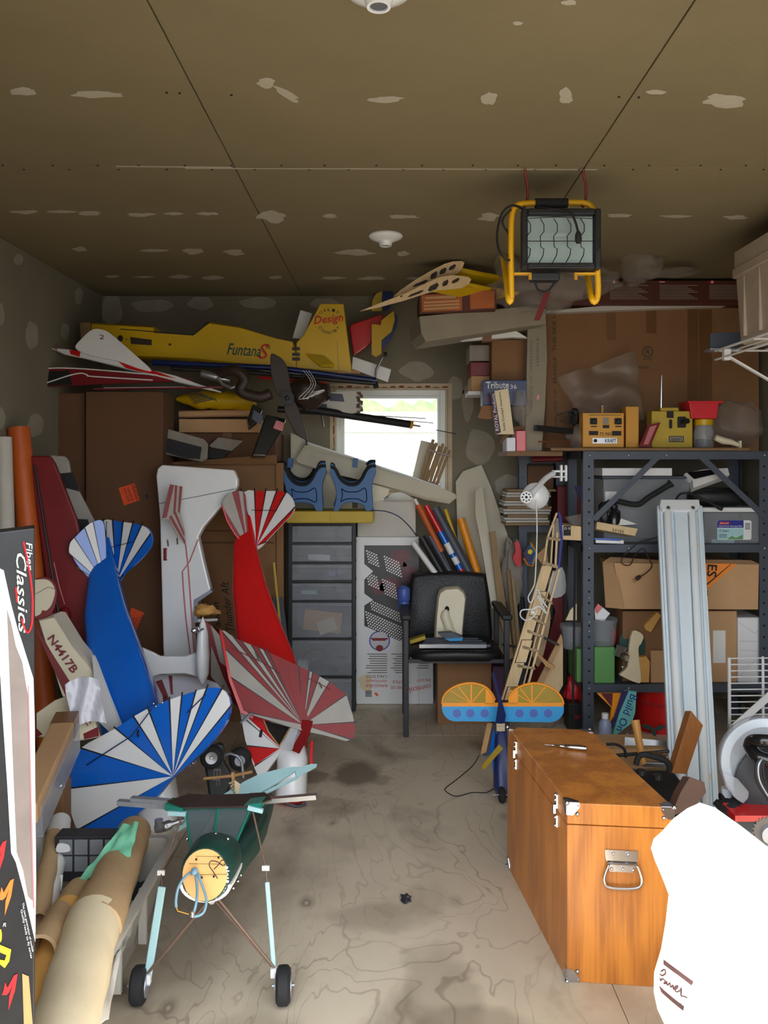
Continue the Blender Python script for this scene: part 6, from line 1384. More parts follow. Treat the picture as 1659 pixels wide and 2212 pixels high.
pX = PL(990, 655, 4.25)
G().decal(pX, [(910,638),(998,632),(998,670),(912,674)]).decal(pX, [(1015,630),(1068,627),(1068,665),(1016,668)]).build('picture_panel', 'card_orange', t)
g = G().decal(pX, [(918,642),(985,637),(985,644),(920,646)], 0, .002)
for j in range(3): g.decal(pX, [(916, 652+j*7), (992, 648+j*7), (992, 652+j*7), (916, 656+j*7)], 0, .002)
g.build('plane_picture', 'card_light', t)
one(G().plate(PL(1000, 700, 4.3, .15, 0), [(906,683),(1130,662),(1180,668),(1180,700),(1130,706),(920,738),(910,720)], .3), 'long_white_box', 'card_dusty', 'long dusty white box sloping under the brown printed picture box', 'box', bevel=.004)
# tall white foam post
t = thing('tall_white_box', 'tall narrow white carton standing beside the very large brown carton', 'box', P(1160, 978, 4.5))
pT = PL(1160, 830, 4.5)
G().plate(pT, [(1140,700),(1180,690),(1182,780),(1178,880),(1170,975),(1134,975),(1136,880),(1138,780)], .1).build('body', 'card_dusty', t, bevel=.003)
txt(pT, 'THIS SIDE UP  OPEN HERE', (1150, 890), (1150, 735), 5, 'ink_grey', t); txt(pT, 'HANDLE', (1164, 790), (1164, 730), 6, 'ink_grey', t); G().decal(pT, [(1162,850),(1165,856),(1164,864),(1159,862)]).build('red_mark', 'red', t)
# boxes around
carton('carton', 'brown carton left of the tall white carton, above the blue box', 1062, 733, 1138, 822, 4.6, .2, 'card', tape=False)
carton('red_parts_box', 'maroon parts box left of the brown carton over the blue box', 1016, 782, 1060, 812, 4.7, .2, 'red_dark', tape=False)
carton('carton', 'tan carton under the maroon parts box', 1018, 812, 1058, 845, 4.7, .2, 'card_light', tape=False)
carton('carton', 'dusty open carton above the maroon parts box', 1014, 745, 1058, 780, 4.72, .2, 'dust_grey', tape=False)
one(G().bb(P(1012, 853, 4.68), P(1044, 845, 4.68)+V((0, .2, 0))), 'wall_bracket', 'white', 'white edge of a wall shelf holding the corner boxes', 'wall shelf')
flat('white_flap', 'white folded packing flaps under the long dusty white box', 'packing', PL(1080, 725, 4.5), [(988,733),(1000,726),(1090,716),(1110,712),(1140,730),(1108,728),(1000,736)], .05, 'paper')
flat('brown_strip', 'brown tape around the white packing flaps', 'tape roll', PL(1050, 725, 4.49), [(1044,720),(1062,718),(1062,737),(1042,737)], .06, 'tape')
t = thing('blue_kit_box', 'dark blue kit box with white title lettering behind the tilted cockpit kit', 'box', P(1090, 875, 4.5))
G().bb(P(1043, 876, 4.5), P(1139, 821, 4.5)+V((0, .12, 0))).build('body', 'blue_dark', t, bevel=.003)
pB = PL(1090, 850, 4.5); txt(pB, 'Tribute', (1050, 840), (1099, 839), 15, 'ink_white', t, bold=.015); txt(pB, '36', (1102, 840), (1116, 840), 9, 'ink_white', t)
G().decal(pB, rect(1052, 844, 1134, 845)).build('rule', 'violet_blue', t); G().decal(pB, disc(1054, 858, 2, 3, 8)).decal(pB, disc(1054, 864, 2, 3, 8)).build('red_dot', 'ink_red', t)
t = thing('cockpit_kit', 'cream and purple packaged scale cockpit kit hanging tilted over the blue box', 'package', P(1085, 940, 4.42))
pC = PL(1080, 890, 4.42)
G().plate(pC, [(1060,846),(1098,839),(1110,938),(1071,938)], .01).build('card', 'tracing', t)
G().decal(pC, [(1060,846),(1068,844.5),(1082,934),(1071,938)]).build('purple_band', 'magenta', t)
txt(pC, 'ROYAL Products', (1078, 930), (1068, 850), 7, 'ink_white', t); txt(pC, 'Scale Cockpit Interiors', (1094, 930), (1083, 846), 7, 'ink', t)
G().ball(P(1125, 880, 4.45), (.04, .02, .09), 0, 10, wob=.4, seed=2).build('plastic_wrap', 'clear_bag', t, smooth=60)
one(G().bb(P(1115, 975, 4.45), P(1136, 930, 4.45)+V((0, .15, 0))).bb(P(1094, 975, 4.45), P(1114, 945, 4.45)+V((0, .15, 0)), 1), 'kit_box', ['red', 'light_film'], 'red and silver kit box at the left end of the shelf top', 'box', bevel=.003)
flat('dark_card', 'dark bent cardboard strip left of the red and silver kit box', 'card', PL(1090, 940, 4.43), [(1075,965),(1085,945),(1110,922),(1134,920),(1134,926),(1110,930),(1092,948)], .02, 'card_dark')
flat('brown_card', 'brown open carton flap left of the cockpit kit', 'card', PL(1050, 890, 4.46), [(1042,876),(1062,876),(1070,905),(1044,905),(1032,902)], .03, 'card')
one(G().bb(P(1096, 985, 4.45), P(1215, 975, 4.45)+V((0, .4, 0))), 'board', 'shelf_board', 'old board under the red and silver kit box on the corner shelf', 'board')
# rib wings
for k, (ol, Y, lb) in enumerate((([(895,606),(960,570),(990,564),(1003,568),(990,590),(960,600),(890,628),(850,640)], 4.2, 'upper yellow wing panel with a bare wooden rib end'), ([(778,672),(880,632),(950,598),(1000,596),(1018,604),(998,622),(940,628),(870,650)], 4.15, 'lower yellow wing panel with a long bare wooden rib end'))):
    pw_ = PL(900, 620, Y); t = thing('yellow_wing', lb, 'model part', pw_(1000, 630), 'yellow wings over the cartons')
    ol = cat(ol, 2); G().plate(pw_, ol, .008).build('root_rib', 'balsa', t)
    back = [pw_(x, y)+V((.16 if x > 860 else .0, 0, -.01))+V((.0, .5, 0)) for x, y in ol]
    top = [i for i, (x, y) in enumerate(ol)]
    th_ = pw_(*((990, 582) if k == 0 else (1000, 612))); f0 = [pw_(x, y, -.008) for x, y in ol]
    r_ = [[th_+(p-th_)*q+V((dx, dy, dz)) for p in f0] for q, dx, dy, dz in ((.30, .0, .004, 0), (.30, .12, .08, -.006), (.32, .3, .2, -.01))]; g = G().loft(r_); g.build('wing_skin', 'yellow', t, smooth=40)
    g = G()
    hs = ((977,577,8,6),(957,585,8,7),(937,594,8,8),(908,612,17,4)) if k == 0 else ((984,606,9,5),(962,611,7,7),(936,620,12,8),(898,634,18,3.5),(867,640,3,2))
    for x, y, rx, ry in hs: g.decal(pw_, [(x+dx*rx/10, y+dy*ry/10-dx*rx/10*.35) for dx, dy in ((-10,3),(-7,9),(5,9),(10,0),(7,-8),(-6,-5))])
    g.build('lightening_hole', 'brown_dark', t)
# plastic sheets under light
for k, (x, y, Y, r_, lb) in enumerate(((1150, 625, 4.1, (.2, .12, .1), 'big sagging clear plastic bag under the hanging work light'), (1250, 610, 4.2, (.2, .12, .07), 'clear plastic sheet right under the work light frame'), (1380, 570, 4.2, (.1, .1, .1), 'round inflated clear plastic bag on top of the dark printed box'), (1455, 588, 4.3, (.12, .08, .022), 'flat clear plastic packet right of the round plastic bag'), (1095, 575, 4.15, (.06, .06, .07), 'orange tinted plastic bag behind the left leg of the work light'))):
    one(G().ball(P(x, y, Y), r_, 0, 16, wob=.4, seed=30+k), 'plastic_bag', 'clear_bag', lb, 'plastic bag', smooth=60)
flat('red_strap', 'red strap hanging below the work light', 'strap', PL(1175, 660, 2.93), [(1178,628),(1190,630),(1166,692),(1153,692)], .004, 'strap_red')

# ================================================================== WORK LIGHT
YL = 2.92
t = thing('work_light', 'yellow framed halogen work light hanging from the ceiling by red hooks', 'work light', P(1195, 655, YL))
fp = lambda L, Y=YL: [P(x, y, Y) for x, y in L]
G().tube(fp(cat([(1105,645),(1104,600),(1104,520),(1106,465),(1114,446),(1130,440),(1190,438),(1255,438),(1276,446),(1284,468),(1288,540),(1292,620),(1290,645)], 4, False)), .0105, 0, 12).build('tube_frame', 'yellow_pipe', t, smooth=60)
G().tube(fp(cat([(1105,645),(1101,653),(1098,645)], 3, False))+[P(1092, 590, YL+.12), P(1086, 555, YL+.2)], .0105, 0, 12).build('tube_frame', 'yellow_pipe', t, smooth=60)
G().tube(fp(cat([(1290,645),(1284,653),(1278,645)], 3, False))+[P(1270, 600, YL+.15), P(1264, 560, YL+.22)], .0105, 0, 12).build('tube_frame', 'yellow_pipe', t, smooth=60)
G().tube(fp([(1156,439),(1226,439)]), .017, 0, 16).build('grip', 'black_rubber', t, smooth=50)
hd_ = frame_mesh(P(1123, 0, YL).x, P(1291, 0, YL).x, P(0, 587, YL).z, P(0, 459, YL).z, .02, YL-.05, YL-.01)
hd_.bb(P(1129, 582, YL-.01), P(1286, 464, YL-.01)+V((0, .05, 0))).bb(P(1150, 570, YL+.04), P(1265, 476, YL+.04)+V((0, .05, 0))); hd_.build('housing', 'black', t, bevel=.004)
G().bb(P(1131, 578, YL-.014), P(1280, 468, YL-.014)+V((0, .002, 0))).build('reflector', 'reflector', t)
G().tube([P(1160, 507, YL-.03), P(1250, 507, YL-.03)], .006).build('halogen_bulb', 'tube_glass', t, smooth=50)
for x in (1155, 1232): G().bb(P(x-6, 514, YL-.035), P(x+8, 500, YL-.035)+V((0, .02, 0))).build('bulb_socket', 'metal', t)
G().bb(P(1131, 578, YL-.042), P(1280, 468, YL-.042)+V((0, .003, 0))).build('glass', 'lamp_glass', t)
g = G(); gw = lambda L: g.tube([P(x, y, YL-.065) for x, y in L], .0017, 0, 5)
gw([(1136,472),(1200,469),(1280,472)]); gw([(1134,521),(1280,521)]); gw([(1130,574),(1200,573),(1276,574)]); gw([(1286,505),(1295,512),(1295,535),(1286,545)])
for k in range(5): x = 1138+k*29; gw([(x, 472), (x+8, 485), (x+8, 500), (x, 510), (x+1, 533), (x+8, 538), (x+6, 552), (x-6, 574)])
g.build('guard_grille', 'black', t)
for (x, y) in ((1131,467),(1281,467),(1131,579),(1281,579)): pass
G().bb(P(1148, 605, YL-.02), P(1210, 588, YL-.02)+V((0, .05, 0))).build('junction_box', 'black', t, bevel=.004)
for a, b in (((1110, 592), (1150, 592)), ((1240, 592), (1286, 592))): G().beam(P(*a, YL), P(*b, YL), .02, .006).build('bracket', 'yellow_pipe', t)
for x in (1145, 1244): G().lathe(P(x, 604, YL-.02), (0, 0, 1), [(0, .006), (.02, .006)], 0, 8).build('thumb_screw', 'gold', t)
G().tube([P(*p) for p in cat([(1140,458,YL+.02),(1110,444,YL-.02),(1085,460,YL),(1074,505,YL),(1078,540,YL-.02),(1092,560,YL-.02),(1104,562,YL)], 4, False)], .0042, 0, 7).build('cable', 'black_rubber', t, smooth=60)
G().tube([P(*p) for p in cat([(1104,452,YL-.02),(1088,470,YL),(1086,485,YL),(1100,505,YL+.03)], 4, False)], .0042, 0, 7).build('cable', 'black_rubber', t, smooth=60)
G().tube([P(*p) for p in cat([(1160,448,YL-.03),(1210,454,YL-.06),(1232,460,YL-.08),(1243,480,YL-.085),(1249,503,YL-.085)], 4, False)], .0042, 0, 7).build('cable', 'black_rubber', t, smooth=60)
G().lathe(P(1249, 500, YL-.085), (.02, 0, -1), [(0, .006), (.01, .011), (.03, .012), (.04, .008)], 0, 10).build('plug', 'black_rubber', t, smooth=50)
G().tube([P(*p) for p in cat([(1155,606,YL),(1162,625,YL),(1180,630,YL),(1196,615,YL),(1203,604,YL)], 4, False)], .004, 0, 7).build('cable', 'black_rubber', t, smooth=60)
for k, xx in enumerate((1134, 1260)):
    one(G().tube([P(xx, 366, 2.90), P(xx+1, 380, 2.91), P(xx+6, 400, 2.92), P(xx+6, 425, 2.93), P(xx+3, 440, 2.935), P(xx-1, 447, 2.93), P(xx-4, 444, 2.915)], .0045, 0, 8), 'ceiling_hook', 'red_dark', ('red screw hook holding the left side of the work light handle', 'red screw hook holding the right side of the work light handle')[k], 'hook', 'red ceiling hooks', smooth=60)

# ================================================================== CRATE on wall shelf, top right
t = thing('storage_crate', 'dusty beige lidded plastic crate high on the right wall shelf', 'crate', (1.8, 3.45, 1.985))
xl = P(1580, 0, 3.72).x
def cr(z, e): return ringr(xl+e, 2.10, 3.05+e, 3.72-e, z, .04)
zb2 = P(0, 748, 3.72).z
G().loft([cr(zb2, .03), cr(zb2+.01, .02), cr(zb2+.32, .005)]).build('bin', 'tote_crate', t, smooth=30)
G().loft([cr(zb2+.30, -.006), cr(zb2+.335, -.006), cr(zb2+.34, .0), cr(zb2+.41, .0), cr(zb2+.415, .012)]).build('lid', 'tote_crate', t, smooth=30)
for y in (3.15, 3.3, 3.45, 3.6): G().bb((xl+.004, y, zb2+.03), (xl+.02, y+.012, zb2+.29)).build('rib', 'tote_crate', t)
t = thing('wire_shelf', 'white wire wall shelf with a diagonal brace under the beige crate', 'wall shelf', (1.9, 3.4, zb2-.03))
for k in range(9): G().tube([(xl-.02+k*.066, 3.0, zb2-.006), (xl-.02+k*.066, 3.78, zb2-.006)], .004, 0, 6).build('shelf_wire', 'white', t)
for yy in (3.1, 3.4, 3.76): G().tube([(xl-.04, yy, zb2-.014), (2.11, yy, zb2-.014)], .005, 0, 6).build('cross_wire', 'white', t)
G().tube([(xl-.04, 3.0, zb2-.05), (xl-.04, 3.80, zb2-.05)], .005, 0, 6).tube([(xl-.04, 3.0, zb2-.01), (xl-.04, 3.80, zb2-.01)], .005, 0, 6).build('front_wire', 'white', t)
G().box((xl-.03, 3.70, zb2-.04), (.03, .03, .05)).build('brace_clip', 'white', t, bevel=.003)
G().beam((xl-.02, 3.70, zb2-.05), (2.11, 3.70, zb2-.40), .022, .008).build('brace', 'white', t)
t = thing('metal_bracket', 'galvanised angle bracket leaning on the carton left of the beige crate', 'bracket', P(1560, 755, 3.9))
G().bb(P(1534, 755, 3.80), P(1536, 720, 3.80)+V((.03, .01, 0))).bb(P(1550, 752, 3.80), P(1600, 718, 3.80)+V((0, .004, 0))).build('plate', 'steel_grey', t); G().bb(P(1534, 756, 3.785), P(1600, 752, 3.785)+V((0, .08, 0))).build('foot', 'galv', t)
# ================================================================== STEEL SHELF CONTENTS
def onz(x0, x1, ytop, Y, d, z, m, name, label, catg='box', bev=.003):
    a, b = P(x0, 0, Y), P(x1, ytop, Y); return one(G().bb((a.x, Y, z), (b.x, Y+d, b.z)), name, m, label, catg, bevel=bev)
# upper compartment (on Z2)
t = thing('storage_box', 'large clear plastic storage box behind the upper shelf brace', 'storage box', P(1390, 1176, 4.5)); t.location.z = Z2; t['_o'] = (t.location.x, t.location.y, Z2)
a, b = P(1304, 0, 4.52), P(1494, 1034, 4.52)
G().bb((a.x, 4.52, Z2), (b.x, 4.76, b.z)).build('tub', 'clear_grey', t, bevel=.006); G().bb((a.x-.01, 4.51, b.z), (b.x+.01, 4.77, b.z+.014)).build('lid', 'steel_grey', t, bevel=.004)
G().bb((a.x+.008, 4.515, b.z-.12), (a.x+.07, 4.52, b.z-.07)).build('label', 'white', t)
onz(1301, 1452, 1011, 4.5, .2, b.z+.016, 'white', 'flat_white_box', 'flat white polystyrene box on the clear storage box')
pl_thing('packaging', 'white crumpled packaging with black print, right of the flat white box', 'packaging', 1520, 1035, 4.48, [(1496,1035),(1480,1022),(1520,1014),(1572,1011),(1576,1026),(1540,1038),(1498,1054)], .05, 'paper', .6)
pl_thing('printed_flap', 'black printed flap on the crumpled white packaging', 'packaging', 1520, 1030, 4.46, [(1485,1020),(1540,1014),(1560,1020),(1500,1034)], .004, 'poster_black', .8)
one(G().tube([P(*p) for p in cat([(1325,1080,4.46),(1375,1090,4.44),(1400,1075,4.44),(1438,1052,4.44),(1450,1044,4.44)], 4, False)], [.015]*14+[.02, .022, .024], 0, 12), 'handle', 'black_rubber', 'black curved rubber handle in front of the clear storage box', 'handle', smooth=60)
one(G().ball(P(1545, 1073, 4.55), (.17, .1, .05), 0, 14, pw=.7), 'tool_case', 'black', 'black rounded plastic case on the small clear bin', 'case', smooth=60)
t = thing('storage_bin', 'small clear plastic bin with white lid and blue label at the right of the shelf', 'storage bin', P(1580, 1176, 4.42)); t.location.z = Z2; t['_o'] = (t.location.x, t.location.y, Z2)
a, b = P(1516, 0, 4.42), P(1648, 1106, 4.42)
G().bb((a.x+.01, 4.42, Z2), (b.x-.01, 4.72, b.z)).build('tub', 'clear_grey', t, bevel=.01); G().bb((a.x, 4.41, b.z), (b.x, 4.73, b.z+.024)).build('lid', 'white', t, bevel=.004)
pl_ = PL(1585, 1145, 4.42)
G().decal(pl_, rrect(1549, 1124, 1623, 1166, 4)).build('label', 'ink_white', t); G().decal(pl_, [(1552,1124),(1606,1124),(1606,1140),(1549,1140),(1549,1127)], 0, .002).build('label_print', 'ink_blue', t)
G().decal(pl_, rect(1549, 1141, 1606, 1165), 0, .002).build('label_print', 'pale_blue', t); G().decal(pl_, rrect(1553, 1127, 1575, 1132.5, 2.5), 0, .003).build('logo', 'ink_red', t)
txt(pl_, 'Rubbermaid', (1555, 1131.5), (1573, 1131.5), 3, 'ink_white', t, off=.004); txt(pl_, 'ClearView Storage Box', (1552, 1139), (1603, 1139), 4.5, 'ink_white', t, off=.004); txt(pl_, '15 Quart', (1553, 1150), (1574, 1150), 6.5, 'ink', t, off=.004)
g = G()
for j in range(5): g.decal(pl_, rect(1609, 1130+j*3, 1620, 1131.4+j*3), 0, .003)
for j in range(3): g.decal(pl_, rect(1553, 1154+j*3.2, 1570, 1155+j*3.2), 0, .003)
g.build('small_print', 'ink', t); G().decal(pl_, [(1570,1165),(1580,1158),(1590,1162),(1604,1155),(1604,1165)], 0, .003).build('label_picture', 'green_box', t)
one(G().tube([P(1536, 1169, 4.46), P(1585, 1169, 4.46)], .012, 0, 10), 'marker', 'pale_blue', 'pale blue tube inside the small clear bin', 'marker')
one(G().tube([P(*p) for p in cat([(1458,1085,4.38),(1468,1068,4.36),(1490,1066,4.35),(1520,1078,4.34),(1545,1092,4.34)], 4, False)], .006, 0, 8).lathe(P(1545, 1092, 4.34), (.5, -.1, -.25), [(0, .008), (.02, .013), (.04, .012)], 0, 10), 'power_plug', 'black_rubber', 'black power cord with plug above the fluorescent fixture', 'plug', smooth=60)
one(G().beam(P(1556, 1097, 4.335), P(1562, 1102, 4.33), .014, .003), 'plug_prong', 'gold', 'brass prongs of the black power plug', 'plug prongs')
one(G().ball(P(1315, 1110, 4.5), (.05, .06, .07), 0, 9, wob=.5, seed=14), 'motor_parts', 'steel_dark', 'dark metal machine parts at the left end of the upper shelf', 'machine part', smooth=60)
t = thing('glass_bottle', 'dark glass bottle standing among parts left of the clear storage box', 'bottle', P(1328, 1150, 4.46))
G().lathe(P(1326, 1132, 4.46), (0, 0, 1), [(0, .035), (.06, .035), (.075, .02), (.09, .018)], 0, 16).build('glass', 'black_gloss', t, smooth=50); G().lathe(P(1326, 1096, 4.46), (0, 0, 1), [(0, .021), (.012, .021)], 0, 12).build('cap', 'black', t)
pw2 = PL(1330, 1145, 4.42, 0, .2)
t = thing('wood_block', 'pale wooden block with black letters leaning on the upper shelf', 'wood block', pw2(1340, 1158)); G().plate(pw2, [(1290,1127),(1378,1142),(1372,1158),(1288,1143)], .05).build('block', 'balsa', t, bevel=.002); txt(pw2, 'H=H', (1323, 1149), (1346, 1153), 8, 'brown_dark', t)
one(G().beam(P(1284, 1168, 4.40), P(1346, 1170, 4.40), .05, .025), 'foil_package', 'metal', 'blue and silver package lying at the left front of the upper shelf', 'package', bevel=.004)
one(G().beam(P(1284, 1164, 4.385), P(1340, 1166, 4.385), .02, .01), 'foil_package', 'blue', 'blue striped strip on the silver package', 'package')
pl_thing('paper', 'torn white paper on the wooden block', 'paper', 1350, 1125, 4.44, [(1335,1134),(1342,1120),(1376,1132),(1350,1134)], .003, 'paper', .5)
t = thing('plan_box', 'pale wooden box with dark window print sticking out left of the shelf post', 'box', P(1235, 1165, 4.42)); pW = PL(1235, 1150, 4.42)
G().plate(pW, [(1214,1134),(1256,1137),(1256,1168),(1214,1166)], .2).build('body', 'balsa', t, bevel=.003); G().decal(pW, rect(1217, 1136, 1233, 1157)).build('dark_print', 'ink', t); txt(pW, 'D II', (1219, 1144), (1231, 1144), 5, 'ink_white', t)
pl_thing('plastic_wedge', 'crumpled clear plastic sleeve above the pale printed box', 'plastic bag', 1235, 1125, 4.42, [(1222,1116),(1256,1110),(1256,1134),(1238,1134)], .03, 'clear_bag', .3)
# middle compartment: carton with ES diamond, on lower boxes
t = thing('torn_carton', 'open brown carton with an orange diamond mark on the shelf', 'box', P(1470, 1318, 4.36))
pE = PL(1470, 1260, 4.38)
G().plate(pE, [(1326,1216),(1640,1219),(1638,1317),(1345,1316)], .3).build('body', 'card_light', t, bevel=.003)
G().plate(PL(1330, 1260, 4.385, -1.2, 0), [(1302,1216),(1328,1216),(1346,1316),(1308,1312)], .01).build('side', 'card_light', t)
G().plate(PL(1380, 1210, 4.42, 0, 2), [(1302,1214),(1318,1203),(1425,1210),(1425,1216),(1326,1217)], .004).plate(PL(1600, 1212, 4.42, 0, 2), [(1525,1209),(1622,1210),(1640,1218),(1525,1218)], .004).build('flap', 'card_light', t)
G().decal(pE, [(1520,1217),(1592,1218),(1524,1276)]).build('diamond_mark', 'orange_label', t)
MATS['orange_label2'] = mat('orange_label2', (245, 140, 40), .6, var=.05); [o for o in t.children if o.name.startswith('diamond')][0].data.materials[0] = MATS['orange_label2']
G().decal(pE, [(1578,1218.5),(1580,1218.5),(1526,1265),(1525,1262)], 0, .002).build('diamond_line', 'ink', t)
txt(pE, 'ES', (1528, 1219), (1526, 1245), 21, 'ink', t, bold=.02, off=.004); txt(pE, 'H', (1426, 1255), (1432, 1255), 12, 'ink', t); txt(pE, 'LEY', (1529, 1287), (1529, 1265), 12, 'ink', t)
t = thing('extension_lead', 'thin brown electric lead with two-pin plug hanging over the torn carton', 'cord', P(1375, 1260, 4.36))
G().tube([P(*p) for p in cat([(1425,1158,4.39),(1400,1166,4.38),(1380,1172,4.37),(1350,1198,4.365),(1342,1215,4.36),(1360,1221,4.36),(1372,1200,4.36),(1388,1185,4.36),(1398,1200,4.36),(1408,1222,4.355),(1395,1238,4.35),(1382,1246,4.35)], 4, False)], .0028, 0, 6).build('cord', 'brown_dark', t, smooth=60)
G().lathe(P(1384, 1244, 4.35), (-.8, 0, -.6), [(0, .005), (.01, .011), (.028, .011), (.03, .006)], 0, 10).build('plug', 'brown_dark', t, smooth=40); G().beam(P(1375, 1250, 4.35), P(1366, 1252, 4.35), .003, .004).beam(P(1376, 1254, 4.35), P(1368, 1258, 4.35), .003, .004).build('prong', 'copper', t)
onz(1345, 1440, 1320, 4.46, .2, Z3, 'card', 'carton', 'brown carton under the left half of the torn carton')
onz(1406, 1440, 1405, 4.43, .03, Z3, 'card_light', 'carton', 'thin tan carton standing left of the fluorescent fixture')
onz(1530, 1592, 1320, 4.44, .3, Z3, 'card_light', 'carton', 'brown carton with white label right of the fluorescent fixture')
G_ = one(G().decal(PL(1555, 1400, 4.44), rect(1540, 1362, 1567, 1432)), 'paper_label', 'paper', 'white paper label on the brown carton right of the fixture', 'label')
t = thing('white_block', 'tall white wrapped block with crossed creases at the right of the shelf', 'box', P(1620, 1478, 4.43)); t.location.z = Z3; t['_o'] = (t.location.x, t.location.y, Z3)
a, b = P(1594, 0, 4.43), P(1646, 1334, 4.43); G().bb((a.x, 4.43, Z3), (b.x, 4.7, b.z)).build('body', 'white', t, bevel=.006)
pb_ = PL(1620, 1400, 4.43); g = G()
for (p, q) in (((1597,1460),(1632,1425)), ((1632,1425),(1646,1450)), ((1596,1345),(1630,1368)), ((1630,1368),(1646,1355)), ((1597,1385),(1644,1385)), ((1597,1404),(1644,1406))): g.tube([pb_(*p, .001), pb_(*q, .001)], .001, 0, 4)
g.build('crease', 'paper_dusty', t)
onz(1284, 1328, 1398, 4.42, .2, Z3, 'green_box', 'green_box', 'green metal box at the left front of the shelf')
onz(1246, 1260, 1402, 4.44, .2, Z3, 'green_box', 'green_box', 'green box seen left of the front shelf post')
t = thing('bucket', 'clear plastic tub with papers standing on the green metal box', 'tub', P(1300, 1398, 4.5))
zb3 = P(0, 1398, 4.42).z; cb = V((P(1300, 0, 4.5).x, 4.5, zb3))
G().lathe(cb, (0, 0, 1), [(0, .065), (.01, .07), (.12, .08), (.125, .084), (.14, .084)], 0, 24).build('tub', 'clear_grey', t, smooth=40)
t = thing('bucket', 'second clear plastic tub left of the front shelf post', 'tub', P(1240, 1400, 4.5)); cb2 = V((P(1238, 0, 4.56).x, 4.56, P(0, 1400, 4.56).z))
G().lathe(cb2, (0, 0, 1), [(0, .05), (.01, .055), (.1, .065), (.105, .072), (.13, .072)], 0, 24).build('tub', 'clear_grey', t, smooth=40)
pl_thing('card_package', 'white and red card package sticking out of the clear tub', 'package', 1300, 1330, 4.47, [(1284,1316),(1292,1304),(1318,1325),(1304,1342),(1286,1338)], .01, 'white', .1)
pl_thing('card_package', 'red part of the card package in the clear tub', 'package', 1292, 1318, 4.465, [(1284,1316),(1292,1304),(1302,1312),(1290,1326)], .012, 'red', .1)
pl_thing('card_piece', 'beige card sticking out of the second clear tub', 'card', 1235, 1320, 4.5, [(1222,1340),(1232,1318),(1246,1304),(1246,1340)], .01, 'tracing', .1)
one(G().ball(P(1325, 1375, 4.55), (.02, .02, .05), 0, 8), 'red_canister', 'red', 'red rounded canister behind the clear tub', 'canister', smooth=60)
pl_thing('brown_rod', 'brown leaning bar behind the green metal box', 'bar', 1338, 1370, 4.6, [(1344,1330),(1350,1330),(1336,1400),(1328,1400)], .02, 'brown_dark')
pl_thing('foam_wing', 'dark green rounded balsa fin on the shelf', 'model part', 1375, 1380, 4.46, cat([(1357,1365),(1368,1342),(1382,1344),(1392,1370),(1394,1410),(1388,1418),(1376,1415),(1362,1412),(1345,1412),(1338,1390),(1342,1370)], 3), .015, 'green_dark', .1)
pl_thing('balsa_block', 'cream sanding block leaning on the brown carton', 'block', 1400, 1345, 4.43, [(1420,1322),(1428,1330),(1406,1366),(1394,1360),(1392,1352)], .03, 'manila')
pl_thing('balsa_block', 'upright cream wooden block right of the glove', 'block', 1390, 1450, 4.41, [(1380,1420),(1396,1418),(1404,1430),(1402,1474),(1382,1474)], .04, 'manila')
pl_thing('glove', 'dirty cream work glove lying on the shelf front', 'glove', 1370, 1430, 4.4, cat([(1367,1363),(1390,1372),(1386,1390),(1380,1400),(1382,1430),(1386,1468),(1378,1476),(1345,1462),(1340,1456),(1356,1440),(1358,1410)], 3), .03, 'tracing', .1, bevel=.005)
t = thing('metal_part', 'chrome plated round metal bracket left of the glove', 'machine part', P(1345, 1450, 4.4))
g = G().lathe(P(1350, 1418, 4.39), (.1, -1, 0), [(0, .025), (.01, .022), (.02, .01)], 0, 14).box(P(1340, 1407, 4.40), (.05, .02, .06), 0, Matrix.Rotation(.3, 3, 'Y')).ball(P(1345, 1441, 4.39), .012, 0, 8); g.build('body', 'chrome', t, smooth=40)
# lowest compartment
t = thing('build_book', 'aqua book with navy and orange cover bands standing under the shelf by the red tin', 'book', P(1350, 1600, 4.3))
pK = PL(1350, 1550, 4.3, 0, .05)
G().plate(pK, [(1352,1492),(1375,1495),(1372,1540),(1348,1610),(1318,1606),(1332,1560)], .03).build('cover', 'aqua', t)
G().decal(pK, [(1343,1492),(1358,1492),(1325,1570),(1315,1585)]).build('navy_band', 'navy', t); G().plate(pK, [(1290,1498),(1345,1498),(1340,1530),(1316,1562),(1322,1530)], .02, 0, -.004).build('orange_art', 'orange', t)
G().decal(pK, [(1298,1498),(1324,1498),(1322,1528)], 0, -.002).build('dark_art', 'poster_maroon', t)
txt(pK, 'Build On', (1362, 1498), (1330, 1575), 17, 'ink_blue', t, off=.004)
t = thing('gift_tin', 'red round tin with holly leaves and green rim under the shelf', 'tin', P(1420, 1600, 4.4)); tc_ = V((P(1425, 0, 4.58).x, 4.58, .0))
G().lathe(tc_, (0, 0, 1), [(0, .14), (.245, .15)], 0, 40).build('tin', 'red', t, smooth=40); G().lathe(tc_+V((0, 0, .242)), (0, 0, 1), [(0, .153), (.025, .153), (.028, .145)], 0, 40).build('lid', 'green_dark', t, smooth=40)
pj = PL(1415, 1580, 4.42); g = G()
for dx, dy, a in ((-14, -2, .3), (14, 0, -.3), (0, 12, 1.5)): g.decal(pj, [(1412+dx+12*math.cos(q)*math.cos(a)-5*math.sin(q)*math.sin(a), 1572+dy+12*math.cos(q)*math.sin(a)+5*math.sin(q)*math.cos(a)) for q in [k*math.pi/5 for k in range(10)]])
g.build('holly_leaf', 'green_dark', t)
try: txt(pj, 'Christmas', (1388, 1520), (1436, 1530), 9, 'red_dark', t, shear=.4)
except Exception: pass
t = thing('spray_bottle', 'small grey plastic bottle with white cap in front of the book', 'bottle', P(1306, 1610, 4.1)); bc = V((P(1307, 0, 4.12).x, 4.12, P(0, 1608, 4.12).z))
